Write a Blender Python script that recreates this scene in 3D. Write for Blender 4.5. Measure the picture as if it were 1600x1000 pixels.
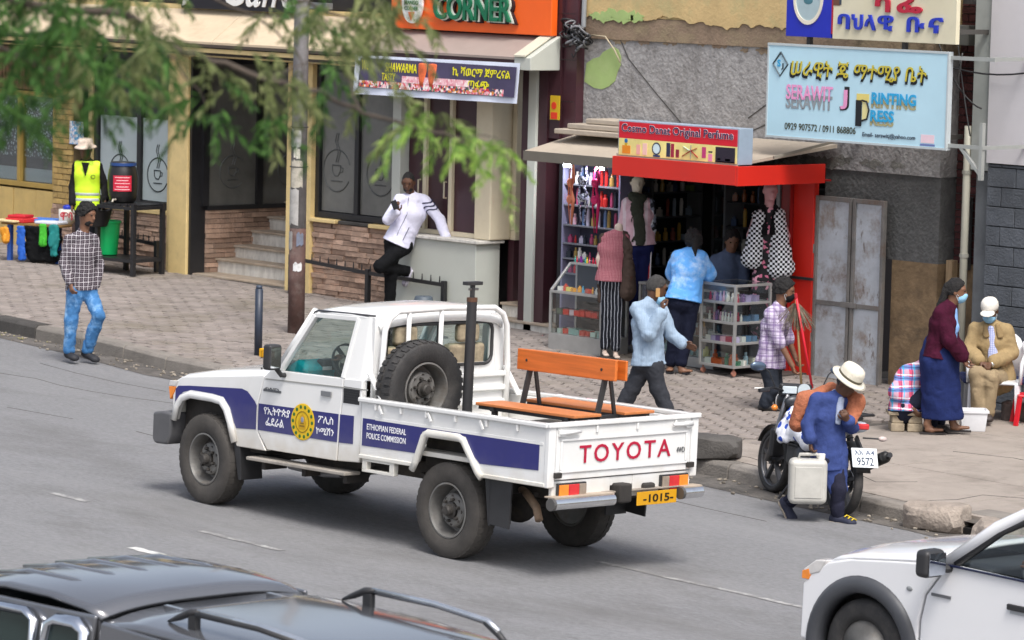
import bpy, bmesh, math, random
import numpy as np
from mathutils import Vector, Matrix
random.seed(7)
for o in list(bpy.data.objects): bpy.data.objects.remove(o)
S = bpy.context.scene
COL = S.collection
R = math.radians
# ---------------------------------------------------------------- camera
# street frame: x runs along the kerb (towards the right, nearer), y runs from the road to the shops, z up
G, CF = .01815612, .01454792          # the road falls along +x and towards the kerb
cam = bpy.data.cameras.new('camera')
camo = bpy.data.objects.new('camera', cam); COL.objects.link(camo)
FW = Vector((-.7361, .6695, -.0988)).normalized()
RT = Vector((.6712, .7409, .0236)); RT = (RT - FW*RT.dot(FW)).normalized()
UP = RT.cross(FW)
camo.matrix_world = Matrix(((RT.x, UP.x, -FW.x, 26.925), (RT.y, UP.y, -FW.y, -20.857), (RT.z, UP.z, -FW.z, 5.056), (0, 0, 0, 1)))
cam.sensor_width = 36; cam.lens = 137.26; cam.clip_end = 3000; cam.clip_start = .5
cam.dof.use_dof = True; cam.dof.focus_distance = 34.5; cam.dof.aperture_fstop = 6.5
S.camera = camo
# ---------------------------------------------------------------- sky and sun (bright overcast)
w = bpy.data.worlds.new('World'); S.world = w; w.use_nodes = True
nt = w.node_tree; bg = nt.nodes['Background']
sky = nt.nodes.new('ShaderNodeTexSky'); sky.sky_type = 'NISHITA'; sky.sun_disc = False
SUN_EL, SUN_AZ = R(58), R(115)
sky.sun_elevation = SUN_EL; sky.sun_rotation = R(115); sky.air_density = 1.0; sky.dust_density = 6; sky.ozone_density = .6; sky.altitude = 300
hsv = nt.nodes.new('ShaderNodeHueSaturation'); hsv.inputs['Saturation'].default_value = .62
nt.links.new(sky.outputs[0], hsv.inputs['Color']); nt.links.new(hsv.outputs[0], bg.inputs[0]); bg.inputs[1].default_value = .135
sl = bpy.data.lights.new('sun', 'SUN'); sl.energy = 1.5; sl.angle = R(18); sl.color = (1, .985, .96)
so = bpy.data.objects.new('sun', sl); COL.objects.link(so); so.location = (0, 0, 40)
sd = Vector((math.sin(SUN_AZ)*math.cos(SUN_EL), math.cos(SUN_AZ)*math.cos(SUN_EL), math.sin(SUN_EL)))
so.rotation_euler = sd.to_track_quat('Z', 'Y').to_euler()
S.view_settings.view_transform = 'Standard'; S.view_settings.look = 'None'; S.view_settings.gamma = 1
S.view_settings.exposure = .68
S.render.engine = 'CYCLES'
S.cycles.max_bounces = 8; S.cycles.transparent_max_bounces = 24
# ---------------------------------------------------------------- helpers
def lin(c):
    return tuple((x/12.92 if x <= .04045 else ((x+.055)/1.055)**2.4) for x in c)
def hexc(h):
    h = h.lstrip('#'); return lin([int(h[i:i+2], 16)/255 for i in (0, 2, 4)])
class MB:
    def __init__(s): s.v = []; s.f = []
    def add(s, vs, fs):
        n = len(s.v); s.v += [tuple(p) for p in vs]; s.f += [tuple(i+n for i in f) for f in fs]; return s
    def box(s, x0, y0, z0, x1, y1, z1):
        return s.add([(x0,y0,z0),(x1,y0,z0),(x1,y1,z0),(x0,y1,z0),(x0,y0,z1),(x1,y0,z1),(x1,y1,z1),(x0,y1,z1)],
                     [(0,3,2,1),(4,5,6,7),(0,1,5,4),(1,2,6,5),(2,3,7,6),(3,0,4,7)])
    def bar(s, p, q, w, h, up=(0, 0, 1)):
        p = Vector(p); q = Vector(q); d = (q-p).normalized(); up = Vector(up)
        a = d.cross(up)
        if a.length < 1e-3: a = d.cross(Vector((1, 0, 0)))
        a.normalize(); b = a.cross(d).normalized(); a *= w/2; b *= h/2
        vs = [p-a-b, p+a-b, p+a+b, p-a+b, q-a-b, q+a-b, q+a+b, q-a+b]
        return s.add(vs, [(0,1,2,3),(7,6,5,4),(4,5,1,0),(5,6,2,1),(6,7,3,2),(7,4,0,3)])
    def tube(s, pts, r, n=8, cap=True, flat=1.0):
        pts = [Vector(p) for p in pts]; k = len(pts)
        rr = r if isinstance(r, (list, tuple)) else [r]*k
        vs = []; fs = []; prev = None
        for i, p in enumerate(pts):
            d = (pts[min(i+1, k-1)]-pts[max(i-1, 0)])
            d = d.normalized() if d.length > 1e-9 else Vector((0, 0, 1))
            if prev is None:
                a = d.cross(Vector((0, 0, 1)))
                if a.length < 1e-3: a = d.cross(Vector((0, 1, 0)))
            else:
                a = prev - d*prev.dot(d)
                if a.length < 1e-6: a = d.cross(Vector((0, 1, 0)))
            a.normalize(); prev = a; b = d.cross(a)
            for j in range(n):
                t = 2*math.pi*j/n; vs.append(p + a*(math.cos(t)*rr[i]) + b*(math.sin(t)*rr[i]*flat))
        for i in range(k-1):
            for j in range(n):
                j2 = (j+1) % n; fs.append((i*n+j, i*n+j2, (i+1)*n+j2, (i+1)*n+j))
        if cap: fs.append(tuple(range(n-1, -1, -1))); fs.append(tuple(range((k-1)*n, k*n)))
        return s.add(vs, fs)
    def lathe(s, prof, n=24, c=(0, 0, 0), ax='z', close=False, cap=True):
        vs = []; fs = []; k = len(prof)
        for (r, h) in prof:
            for j in range(n):
                t = 2*math.pi*j/n; x, y = r*math.cos(t), r*math.sin(t)
                p = {'z': (x, y, h), 'y': (x, h, -y), 'x': (h, x, y)}[ax]
                vs.append((p[0]+c[0], p[1]+c[1], p[2]+c[2]))
        for i in range(k if close else k-1):
            i2 = (i+1) % k
            for j in range(n):
                j2 = (j+1) % n; fs.append((i*n+j, i*n+j2, i2*n+j2, i2*n+j))
        if not close and cap:
            if prof[0][0] > 1e-6: fs.append(tuple(range(n-1, -1, -1)))
            if prof[-1][0] > 1e-6: fs.append(tuple(range((k-1)*n, k*n)))
        return s.add(vs, fs)
    def prism(s, poly, pl, a, b):
        n = len(poly)
        def P(q, h):
            return {'xz': (q[0], h, q[1]), 'xy': (q[0], q[1], h), 'yz': (h, q[0], q[1])}[pl]
        return s.add([P(q, a) for q in poly]+[P(q, b) for q in poly],
                     [tuple(range(n)), tuple(range(2*n-1, n-1, -1))]+[(i, i+n, (i+1) % n+n, (i+1) % n) for i in range(n)])
    def sph(s, c, r, n=12, m=8):
        if not isinstance(r, (tuple, list)): r = (r, r, r)
        vs = [(c[0], c[1], c[2]-r[2])]; fs = []
        for i in range(1, m):
            a = -math.pi/2+math.pi*i/m
            for j in range(n):
                t = 2*math.pi*j/n; vs.append((c[0]+r[0]*math.cos(a)*math.cos(t), c[1]+r[1]*math.cos(a)*math.sin(t), c[2]+r[2]*math.sin(a)))
        vs.append((c[0], c[1], c[2]+r[2])); L = len(vs)-1
        for j in range(n):
            j2 = (j+1) % n; fs.append((0, 1+j2, 1+j)); fs.append((L, 1+(m-2)*n+j, 1+(m-2)*n+j2))
            for i in range(m-2): fs.append((1+i*n+j, 1+i*n+j2, 1+(i+1)*n+j2, 1+(i+1)*n+j))
        return s.add(vs, fs)
    def loft(s, secs, closed=False, cap=False):
        n = len(secs[0]); vs = [p for q in secs for p in q]; fs = []
        for i in range(len(secs)-1):
            for j in range(n if closed else n-1):
                j2 = (j+1) % n; fs.append((i*n+j, i*n+j2, (i+1)*n+j2, (i+1)*n+j))
        if cap: fs.append(tuple(range(n-1, -1, -1))); fs.append(tuple(range((len(secs)-1)*n, len(secs)*n)))
        return s.add(vs, fs)
    def xf(s, fn): s.v = [tuple(fn(p)) for p in s.v]; return s
    def mesh(s, name, mat, smooth=False):
        me = bpy.data.meshes.new(name); me.from_pydata(s.v, [], s.f)
        bm = bmesh.new(); bm.from_mesh(me); bmesh.ops.recalc_face_normals(bm, faces=bm.faces[:]); bm.to_mesh(me); bm.free()
        if mat: me.materials.append(mat)
        if smooth:
            for p in me.polygons: p.use_smooth = True
        return me
    def build(s, name, mat, parent=None, smooth=False, bevel=0, seg=2, solid=0, sub=0):
        o = bpy.data.objects.new(name, s.mesh(name, mat, smooth)); COL.objects.link(o); o.parent = parent
        if solid: m = o.modifiers.new('solid', 'SOLIDIFY'); m.thickness = solid; m.offset = 0
        if sub: m = o.modifiers.new('sub', 'SUBSURF'); m.levels = m.render_levels = sub
        if bevel:
            m = o.modifiers.new('bevel', 'BEVEL'); m.width = bevel; m.segments = seg; m.limit_method = 'ANGLE'; m.angle_limit = R(35)
            if smooth or seg > 1:
                for p in o.data.polygons: p.use_smooth = True
                m.harden_normals = True
        return o
def box(name, m, parent, x0, y0, z0, x1, y1, z1, bevel=0, **k): return MB().box(x0, y0, z0, x1, y1, z1).build(name, m, parent, bevel=bevel, **k)
def tag(o, label=None, cat=None, group=None, kind=None):
    if label: o['label'] = label
    if cat: o['category'] = cat
    if group: o['group'] = group
    if kind: o['kind'] = kind
    return o
def empty(name, label, cat, loc=(0, 0, 0), rz=0, group=None):
    o = bpy.data.objects.new(name, None); COL.objects.link(o); o.location = loc; o.rotation_euler = (0, 0, rz)
    o.empty_display_size = .1
    return tag(o, label, cat, group)
def copy_tree(o, parent=None):
    c = o.copy(); COL.objects.link(c); c.parent = parent
    for ch in o.children: copy_tree(ch, c)
    return c
def inst(name, me, parent, loc=(0, 0, 0), rot=(0, 0, 0), sc=(1, 1, 1)):
    o = bpy.data.objects.new(name, me); COL.objects.link(o); o.parent = parent; o.location = loc; o.rotation_euler = rot; o.scale = sc
    return o
# text as a mesh, lying in the local xz plane (reads from -y), origin at its left base line, scaled to width w / cap height h
def text(name, txt, mat, parent, loc, h, w=None, rot=(0, 0, 0), depth=.004, bold=0, shear=0, track=1, line=1):
    cu = bpy.data.curves.new(name, 'FONT'); cu.body = txt; cu.size = 1; cu.extrude = .001; cu.offset = bold; cu.shear = shear
    cu.space_character = track; cu.space_line = line; cu.resolution_u = 3
    t = bpy.data.objects.new(name, cu); COL.objects.link(t)
    dg = bpy.context.evaluated_depsgraph_get(); me = bpy.data.meshes.new_from_object(t.evaluated_get(dg))
    bpy.data.objects.remove(t); bpy.data.curves.remove(cu)
    n = len(me.vertices); co = np.zeros(n*3); me.vertices.foreach_get('co', co); co = co.reshape(n, 3)
    if n:
        lo, hi = co.min(0), co.max(0); sz = hi-lo
        sy = h/max(sz[1], 1e-6); sx = (w/max(sz[0], 1e-6)) if w else sy
        q = np.zeros_like(co); q[:, 0] = (co[:, 0]-lo[0])*sx; q[:, 2] = (co[:, 1]-lo[1])*sy; q[:, 1] = np.where(co[:, 2] > 0, -depth, 0)
        me.vertices.foreach_set('co', q.ravel()); me.update()
    me.name = name; me.materials.clear(); me.materials.append(mat)
    o = bpy.data.objects.new(name, me); COL.objects.link(o); o.parent = parent; o.location = loc; o.rotation_euler = rot
    return o
# ---------------------------------------------------------------- materials (procedural)
def M(name, col, rough=.6, metal=0., var=.15, scale=5., bump=0., bscale=80., dirt=None, damt=.5, dscale=1.5, spec=.5, coat=0., emit=0., rnd=0., island=False, detail=6, stretch=None, trans=0.):
    if isinstance(col, str): col = hexc(col)
    m = bpy.data.materials.new(name); m.use_nodes = True; t = m.node_tree; N = t.nodes; L = t.links
    b = N['Principled BSDF']; tc = N.new('ShaderNodeTexCoord'); src = tc.outputs['Object']
    if stretch:
        mp = N.new('ShaderNodeMapping'); mp.inputs['Scale'].default_value = stretch; L.new(src, mp.inputs[0]); src = mp.outputs[0]
    nz = N.new('ShaderNodeTexNoise'); nz.inputs['Scale'].default_value = scale; nz.inputs['Detail'].default_value = detail; nz.inputs['Roughness'].default_value = .65
    L.new(src, nz.inputs['Vector'])
    cr = N.new('ShaderNodeValToRGB'); cr.color_ramp.elements[0].position = .3; cr.color_ramp.elements[1].position = .7
    cr.color_ramp.elements[0].color = tuple(max(0, c*(1-var)) for c in col)+(1,); cr.color_ramp.elements[1].color = tuple(min(1, c*(1+var)) for c in col)+(1,)
    L.new(nz.outputs['Fac'], cr.inputs[0]); out = cr.outputs[0]
    if dirt is not None:
        if isinstance(dirt, str): dirt = hexc(dirt)
        n2 = N.new('ShaderNodeTexNoise'); n2.inputs['Scale'].default_value = dscale; n2.inputs['Detail'].default_value = 9; n2.inputs['Roughness'].default_value = .7; L.new(src, n2.inputs['Vector'])
        r2 = N.new('ShaderNodeValToRGB'); r2.color_ramp.elements[0].position = .5; r2.color_ramp.elements[1].position = .72
        r2.color_ramp.elements[0].color = (0, 0, 0, 1); r2.color_ramp.elements[1].color = (damt, damt, damt, 1); L.new(n2.outputs['Fac'], r2.inputs[0])
        mx = N.new('ShaderNodeMixRGB'); mx.inputs[2].default_value = tuple(dirt)+(1,); L.new(r2.outputs[0], mx.inputs[0]); L.new(out, mx.inputs[1]); out = mx.outputs[0]
    if rnd:
        if island: oi = N.new('ShaderNodeNewGeometry'); ro = oi.outputs['Random Per Island']
        else: oi = N.new('ShaderNodeObjectInfo'); ro = oi.outputs['Random']
        mr = N.new('ShaderNodeMapRange'); mr.inputs[3].default_value = 1-rnd; mr.inputs[4].default_value = 1+rnd; L.new(ro, mr.inputs[0])
        hs = N.new('ShaderNodeHueSaturation'); L.new(mr.outputs[0], hs.inputs['Value']); L.new(out, hs.inputs['Color']); out = hs.outputs[0]
    L.new(out, b.inputs['Base Color'])
    b.inputs['Roughness'].default_value = rough; b.inputs['Metallic'].default_value = metal; b.inputs['Specular IOR Level'].default_value = spec
    b.inputs['Coat Weight'].default_value = coat; b.inputs['Coat Roughness'].default_value = .08
    b.inputs['Transmission Weight'].default_value = trans
    if emit: b.inputs['Emission Color'].default_value = tuple(col)+(1,); b.inputs['Emission Strength'].default_value = emit
    if bump:
        nb = N.new('ShaderNodeTexNoise'); nb.inputs['Scale'].default_value = bscale; nb.inputs['Detail'].default_value = 5; L.new(src, nb.inputs['Vector'])
        bp = N.new('ShaderNodeBump'); bp.inputs['Strength'].default_value = bump; bp.inputs['Distance'].default_value = .02; L.new(nb.outputs['Fac'], bp.inputs['Height']); L.new(bp.outputs[0], b.inputs['Normal'])
    return m
def glass(name, tint=(.85, .9, .9), ior=1.5, rough=.02, extra=.0):
    m = bpy.data.materials.new(name); m.use_nodes = True; t = m.node_tree; N = t.nodes; L = t.links; N.remove(N['Principled BSDF'])
    tr = N.new('ShaderNodeBsdfTransparent'); tr.inputs[0].default_value = tuple(tint)+(1,)
    gl = N.new('ShaderNodeBsdfGlossy'); gl.inputs['Roughness'].default_value = rough
    lw = N.new('ShaderNodeLayerWeight'); lw.inputs[0].default_value = .5
    pw = N.new('ShaderNodeMath'); pw.operation = 'POWER'; pw.inputs[1].default_value = 4.; L.new(lw.outputs['Facing'], pw.inputs[0])
    ad = N.new('ShaderNodeMath'); ad.operation = 'MULTIPLY_ADD'; ad.inputs[1].default_value = .9; ad.inputs[2].default_value = .04+extra; ad.use_clamp = True; L.new(pw.outputs[0], ad.inputs[0])
    mx = N.new('ShaderNodeMixShader'); L.new(ad.outputs[0], mx.inputs[0]); L.new(tr.outputs[0], mx.inputs[1]); L.new(gl.outputs[0], mx.inputs[2])
    L.new(mx.outputs[0], N['Material Output'].inputs[0]); return m
# cloth woven in stripes or checks: lines = [(axis, repeats per metre, width 0..1, phase, colour, strength)]
def cloth(name, base, lines=(), rough=.9, var=.1, bump=.25, bscale=45, chk=None):
    m = M(name, base, rough, var=var, scale=14, bump=bump, bscale=bscale, spec=.2); t = m.node_tree; N = t.nodes; L = t.links
    b = N['Principled BSDF']; out = b.inputs['Base Color'].links[0].from_socket
    tc = N.new('ShaderNodeTexCoord'); sp = N.new('ShaderNodeSeparateXYZ')
    wn = N.new('ShaderNodeTexNoise'); wn.inputs['Scale'].default_value = 7; L.new(tc.outputs['Object'], wn.inputs['Vector'])
    wm = N.new('ShaderNodeVectorMath'); wm.operation = 'SCALE'; wm.inputs['Scale'].default_value = .03; L.new(wn.outputs['Color'], wm.inputs[0])
    wa = N.new('ShaderNodeVectorMath'); L.new(tc.outputs['Object'], wa.inputs[0]); L.new(wm.outputs[0], wa.inputs[1]); L.new(wa.outputs[0], sp.inputs[0])
    for (ax, fq, wd, ph, col, stg) in lines:
        if isinstance(col, str): col = hexc(col)
        a = N.new('ShaderNodeMath'); a.operation = 'MULTIPLY_ADD'; a.inputs[1].default_value = fq; a.inputs[2].default_value = ph+50; L.new(sp.outputs[ax], a.inputs[0])
        f = N.new('ShaderNodeMath'); f.operation = 'FRACT'; L.new(a.outputs[0], f.inputs[0])
        c = N.new('ShaderNodeMath'); c.operation = 'LESS_THAN'; c.inputs[1].default_value = wd; L.new(f.outputs[0], c.inputs[0])
        k = N.new('ShaderNodeMath'); k.operation = 'MULTIPLY'; k.inputs[1].default_value = stg; L.new(c.outputs[0], k.inputs[0])
        mx = N.new('ShaderNodeMixRGB'); mx.inputs[2].default_value = tuple(col)+(1,); L.new(k.outputs[0], mx.inputs[0]); L.new(out, mx.inputs[1]); out = mx.outputs[0]
    if chk:
        (fq, col) = chk; ck = N.new('ShaderNodeTexChecker'); ck.inputs['Scale'].default_value = fq; ck.inputs[1].default_value = (1, 1, 1, 1); ck.inputs[2].default_value = (0, 0, 0, 1)
        cb = N.new('ShaderNodeCombineXYZ'); L.new(sp.outputs[0], cb.inputs[0]); L.new(sp.outputs[2], cb.inputs[1]); cb.inputs[2].default_value = .01; L.new(cb.outputs[0], ck.inputs[0])
        mx = N.new('ShaderNodeMixRGB'); mx.inputs[2].default_value = tuple(hexc(col) if isinstance(col, str) else col)+(1,); L.new(ck.outputs[0], mx.inputs[0]); L.new(out, mx.inputs[1]); out = mx.outputs[0]
    L.new(out, b.inputs['Base Color']); return m
# blots of colours in cells (printed flowers, spots, labels)
def cells(name, cols, scale=20, rough=.6, thresh=None, stretch=(1, 1, 1)):
    m = bpy.data.materials.new(name); m.use_nodes = True; t = m.node_tree; N = t.nodes; L = t.links; b = N['Principled BSDF']; b.inputs['Roughness'].default_value = rough
    tc = N.new('ShaderNodeTexCoord'); mp = N.new('ShaderNodeMapping'); mp.inputs['Scale'].default_value = stretch; L.new(tc.outputs['Object'], mp.inputs[0])
    vo = N.new('ShaderNodeTexVoronoi'); vo.inputs['Scale'].default_value = scale; L.new(mp.outputs[0], vo.inputs['Vector'])
    sp = N.new('ShaderNodeSeparateColor'); L.new(vo.outputs['Color'], sp.inputs[0])
    cr = N.new('ShaderNodeValToRGB'); cr.color_ramp.interpolation = 'CONSTANT'
    e = cr.color_ramp.elements; n = len(cols)
    while len(e) < n: e.new(.5)
    for i, c in enumerate(cols): e[i].position = i/n; e[i].color = tuple(hexc(c))+(1,)
    L.new(sp.outputs[0], cr.inputs[0]); L.new(cr.outputs[0], b.inputs['Base Color'])
    if thresh:
        lt = N.new('ShaderNodeMath'); lt.operation = 'LESS_THAN'; lt.inputs[1].default_value = thresh[0]; L.new(vo.outputs['Distance'], lt.inputs[0])
        mx = N.new('ShaderNodeMixRGB'); mx.inputs[1].default_value = tuple(hexc(thresh[1]))+(1,); L.new(lt.outputs[0], mx.inputs[0]); L.new(cr.outputs[0], mx.inputs[2]); L.new(mx.outputs[0], b.inputs['Base Color'])
    return m
_flat = {}
def F(h, rough=.5, metal=0, **k):
    key = (h, rough, metal, tuple(sorted(k.items())))
    if key not in _flat: _flat[key] = M('paint_'+h.strip('#'), h, rough, metal, var=.06, **k)
    return _flat[key]
def road_z(x, y): return -G*x - CF*y
KP = [(-60, 8.2), (-11.7, 6.05), (-9.55, 5.9), (-7.7, 5.62), (.8, 5.6), (2.6, 5.3), (3.95, 5.15), (30, 4.2)]
def kerb_y(x):
    for (a, b), (c, d) in zip(KP, KP[1:]):
        if a <= x <= c: return b+(d-b)*(x-a)/(c-a)
    return KP[0][1] if x < 0 else KP[-1][1]
def side_z(x, y): return -G*x - CF*6 + .16 + .008*(y-6)
# ================================================================ ground, road, pavement
def proj(P):
    d = Vector(P)-camo.matrix_world.translation; z = d.dot(FW); f = 6100.66
    return 800+f*d.dot(RT)/z, 500-f*d.dot(UP)/z, z
m_asph = M('asphalt', (.205, .205, .21), .85, var=.20, scale=34, bump=.6, bscale=150, dirt=(.105, .10, .097), damt=.75, dscale=.55, detail=14, stretch=(.45, 1, 1))
def worn(m, col, scale, lo_, hi_, amt, st):          # a further layer of wear, drawn out along the direction of traffic
    t = m.node_tree; N = t.nodes; L = t.links; b = N['Principled BSDF']; src = b.inputs['Base Color'].links[0].from_socket; tc = N.new('ShaderNodeTexCoord'); mp = N.new('ShaderNodeMapping'); mp.inputs['Scale'].default_value = st; L.new(tc.outputs['Object'], mp.inputs[0])
    nz = N.new('ShaderNodeTexNoise'); nz.inputs['Scale'].default_value = scale; nz.inputs['Detail'].default_value = 10; nz.inputs['Roughness'].default_value = .7; L.new(mp.outputs[0], nz.inputs['Vector']); cr = N.new('ShaderNodeValToRGB'); e = cr.color_ramp.elements; e[0].position = lo_; e[1].position = hi_; e[0].color = (0, 0, 0, 1); e[1].color = (amt, amt, amt, 1); L.new(nz.outputs['Fac'], cr.inputs[0])
    mx = N.new('ShaderNodeMixRGB'); mx.inputs[2].default_value = tuple(col)+(1,); L.new(cr.outputs[0], mx.inputs[0]); L.new(src, mx.inputs[1]); L.new(mx.outputs[0], b.inputs['Base Color'])
worn(m_asph, (.275, .275, .278), .8, .48, .75, .6, (.12, 1, 1)); worn(m_asph, (.06, .058, .056), 2.6, .66, .74, .7, (.6, 1, 1)); worn(m_asph, (.30, .29, .275), 7, .64, .72, .45, (1, 1, 1))
# longitudinal wear: the stretched noise follows the wheel tracks
m_gut = M('gutter_dirt', (.11, .10, .09), .95, var=.45, scale=3.2, bump=1., bscale=26, dirt=(.03, .028, .026), damt=.9, dscale=2.2)
m_conc = M('pavement_concrete', (.31, .27, .235), .9, var=.12, scale=2.2, bump=.35, bscale=70, dirt=(.14, .12, .10), damt=.8, dscale=.9)
for _m in (m_conc,): _m['w'] = 1
m_kerb = M('kerb_concrete', (.215, .195, .172), .9, var=.2, scale=3, bump=.5, bscale=50, dirt=(.10, .09, .08), damt=.8, dscale=1.6, rnd=.12)
m_kerbd = M('kerb_tarred', (.07, .065, .06), .9, var=.3, scale=4, bump=.5, bscale=40, rnd=.1)
m_pav = M('paver_concrete', (.245, .213, .193), .9, var=.22, scale=9, bump=.5, bscale=60, dirt=(.13, .11, .085), damt=.75, dscale=2.2, rnd=.11)
m_pavs = M('paver_far', (.245, .213, .193), .9, var=.22, scale=5, bump=.3, bscale=40, dirt=(.145, .125, .085), damt=.8, dscale=.8, rnd=.11, island=True)
m_joint = M('joint_sand', (.085, .075, .065), .95, var=.3, scale=4, bump=.4, bscale=60)
m_line = M('road_paint', (.36, .355, .345), .85, var=.25, scale=14, dirt=(.19, .187, .185), damt=1., dscale=9); worn(m_line, (.19, .187, .185), 5, .42, .55, 1., (1, 1, 1))
m_line2 = M('road_paint_fresh', (.55, .55, .53), .85, var=.2, scale=12, dirt=(.2, .2, .2), damt=.9, dscale=8)
xs = sorted(set([-160, -90, -60, -30, -20, -15] + [k[0] for k in KP] + [-5, 0, 6, 10, 16, 60, 160]))
def sheet(y0, y1, zf, x0=-160, x1=160):
    mb = MB(); X = sorted(set([x0, x1]+[x for x in xs if x0 < x < x1])); vs = []
    for x in X: vs += [(x, y0(x), zf(x, y0(x))), (x, y1(x), zf(x, y1(x)))]
    return mb.add(vs, [(2*i, 2*i+2, 2*i+3, 2*i+1) for i in range(len(X)-1)])
road = tag(sheet(lambda x: -150, lambda x: kerb_y(x)+.08, road_z).build('road', m_asph), kind='structure')
tag(sheet(lambda x: kerb_y(x)-.42-.12*math.sin(x*1.3), lambda x: kerb_y(x)+.05, lambda x, y: road_z(x, y)+.004, -40, 20).build('gutter', m_gut, road), kind='structure')
ground = tag(sheet(lambda x: -150, lambda x: 150, lambda x, y: min(road_z(x, y), side_z(x, y))-.35).build('ground', m_gut), kind='structure')
side = tag(sheet(lambda x: kerb_y(x)+.05, lambda x: 26, lambda x, y: side_z(x, y)-.03, -60, 30).build('sidewalk', m_joint), kind='structure')
# painted dashes, worn
def dash(pts, w, mt=None):
    mb = MB(); vs = []
    for i, (x, y) in enumerate(pts): vs += [(x, y-w/2, road_z(x, y-w/2)+.004), (x, y+w/2, road_z(x, y+w/2)+.004)]
    mb.add(vs, [(2*i, 2*i+2, 2*i+3, 2*i+1) for i in range(len(pts)-1)]); tag(mb.build('lane_marking', mt or m_line, road), kind='structure')
for x0, x1, y, w_, mt in ((1.62, 2.15, -1.97, .10, m_line2), (-1.05, -.5, -.86, .08, None), (1.2, 2.3, -.94, .07, None), (3.9, 6.4, 1.10, .07, None), (-4.6, -3.8, .2, .07, None)):
    dash([(x0+(x1-x0)*i/6, y+.012*math.sin(i*2.1)) for i in range(7)], w_, mt)
# tarred cracks and a patched trench in the carriageway
mb = MB(); rs = random.Random(31)
for (a, b, c, d) in ((-16, 1.6, -2, 2.3), (-9, 4.6, 3, 4.1), (5, 3.6, 11, 2.9), (-6, -3.5, 1, -5.2), (6, -3.2, 9, -5.5), (-13, 3.4, -5, 3.9)):
    p0 = None
    for i in range(15):
        x = a+(c-a)*i/14; y = b+(d-b)*i/14+rs.uniform(-.10, .10)
        if p0 and rs.random() < .8: mb.bar((p0[0], p0[1], road_z(*p0)+.001), (x, y, road_z(x, y)+.001), rs.uniform(.004, .009), .005)
        p0 = (x, y)
tag(mb.build('road_crack', F('#55534f', .9), road), kind='stuff')
# kerb stones
kl = 1.0; x = -32.0
while x < 15:
    if not 3.72 < x < 5.2:
        L = kl-.012; y0 = kerb_y(x); y1 = kerb_y(x+L); dz = random.uniform(-.006, .006); mb = MB()
        p = []
        for (xx, yy) in ((x, y0), (x+L, y1)):
            zt = side_z(xx, yy+.1)+dz+.004; zb = road_z(xx, yy)-.06
            p.append([(xx, yy-.02, zb), (xx, yy-.005, zt-.035), (xx, yy+.03, zt), (xx, yy+.2, zt), (xx, yy+.2, zb)])
        mb.loft(p, closed=True, cap=True)
        mb.build('kerb_stone', m_kerbd if x < -11.4 else m_kerb, side, bevel=.012)
    x += kl
# hexagonal pavers
HR = .125; hexs = []
def hexmesh(j):
    rr = HR-.0085; top = [(rr*math.cos(R(60*i))*random.uniform(.97, 1.0), rr*math.sin(R(60*i))*random.uniform(.97, 1.0)) for i in range(6)]
    mb = MB(); vs = [(x*1., y, -.05) for x, y in top]+[(x, y, -.006) for x, y in top]+[(x*.95, y*.95, 0) for x, y in top]
    fs = [tuple(range(12, 18))]
    for i in range(6):
        k = (i+1) % 6; fs += [(i, k, k+6, i+6), (i+6, k+6, k+12, i+12)]
    mb.add(vs, fs); return mb
i = 0; xx = -21.0
while xx < .55:
    yy = kerb_y(xx)+.24+(HR*.866 if i % 2 else 0)
    while yy < 11.6:
        if xx < -.35+.6*math.sin(yy*2.1): hexs.append((xx, yy))
        yy += HR*1.732
    xx += HR*1.5; i += 1
def vis(h):
    px, py, z = proj((h[0], h[1], side_z(*h)))
    intruck = 250 < px < 1095 and py > 640-(.0 if px > 640 else 160)
    return -5 < px < 1600 and not intruck
near = sorted([h for h in hexs if vis(h)], key=lambda h: proj((h[0], h[1], 0))[2])[:300]
nset = set(near); hm = [hexmesh(k).mesh('paver', m_pav) for k in range(5)]
ax = math.atan2(G, 1)
for h in near:
    inst('paver', random.choice(hm), side, (h[0], h[1], side_z(*h)+random.uniform(-.004, .004)), (.008+random.gauss(0, .012), ax+random.gauss(0, .012), 0))
mb = MB()
for h in hexs:
    if h in nset: continue
    t = hexmesh(0); dz = side_z(*h)+random.uniform(-.004, .004); ta, tb = random.gauss(0, .012), random.gauss(0, .012)
    mb.add([(h[0]+a, h[1]+b, dz+c-G*a+ta*a+tb*b) for a, b, c in t.v], t.f)
tag(mb.build('paver_field', m_pavs, side), kind='stuff')
# concrete slabs of the right half
def slab(x0, x1, ya, yb):
    g = .01; X = [x0+g, (x0+x1)/2, x1-g]; secs = []
    for xq in X:
        a = max(ya, kerb_y(xq)+.21)+g; b = yb-g
        secs.append([(xq, a, side_z(xq, a)-.05), (xq, a, side_z(xq, a)), (xq, b, side_z(xq, b)), (xq, b, side_z(xq, b)-.05)])
    MB().loft(secs, closed=True, cap=True).build('pavement_slab', m_conc, side, bevel=.006)
for x0, x1 in ((-.05, 1.9), (1.9, 3.75), (3.75, 6.2), (6.2, 9), (9, 14)):
    for ya, yb in ((4, 7.0), (7.0, 9.3), (9.3, 11.6)):
        slab(x0, x1, ya, yb)
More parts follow.
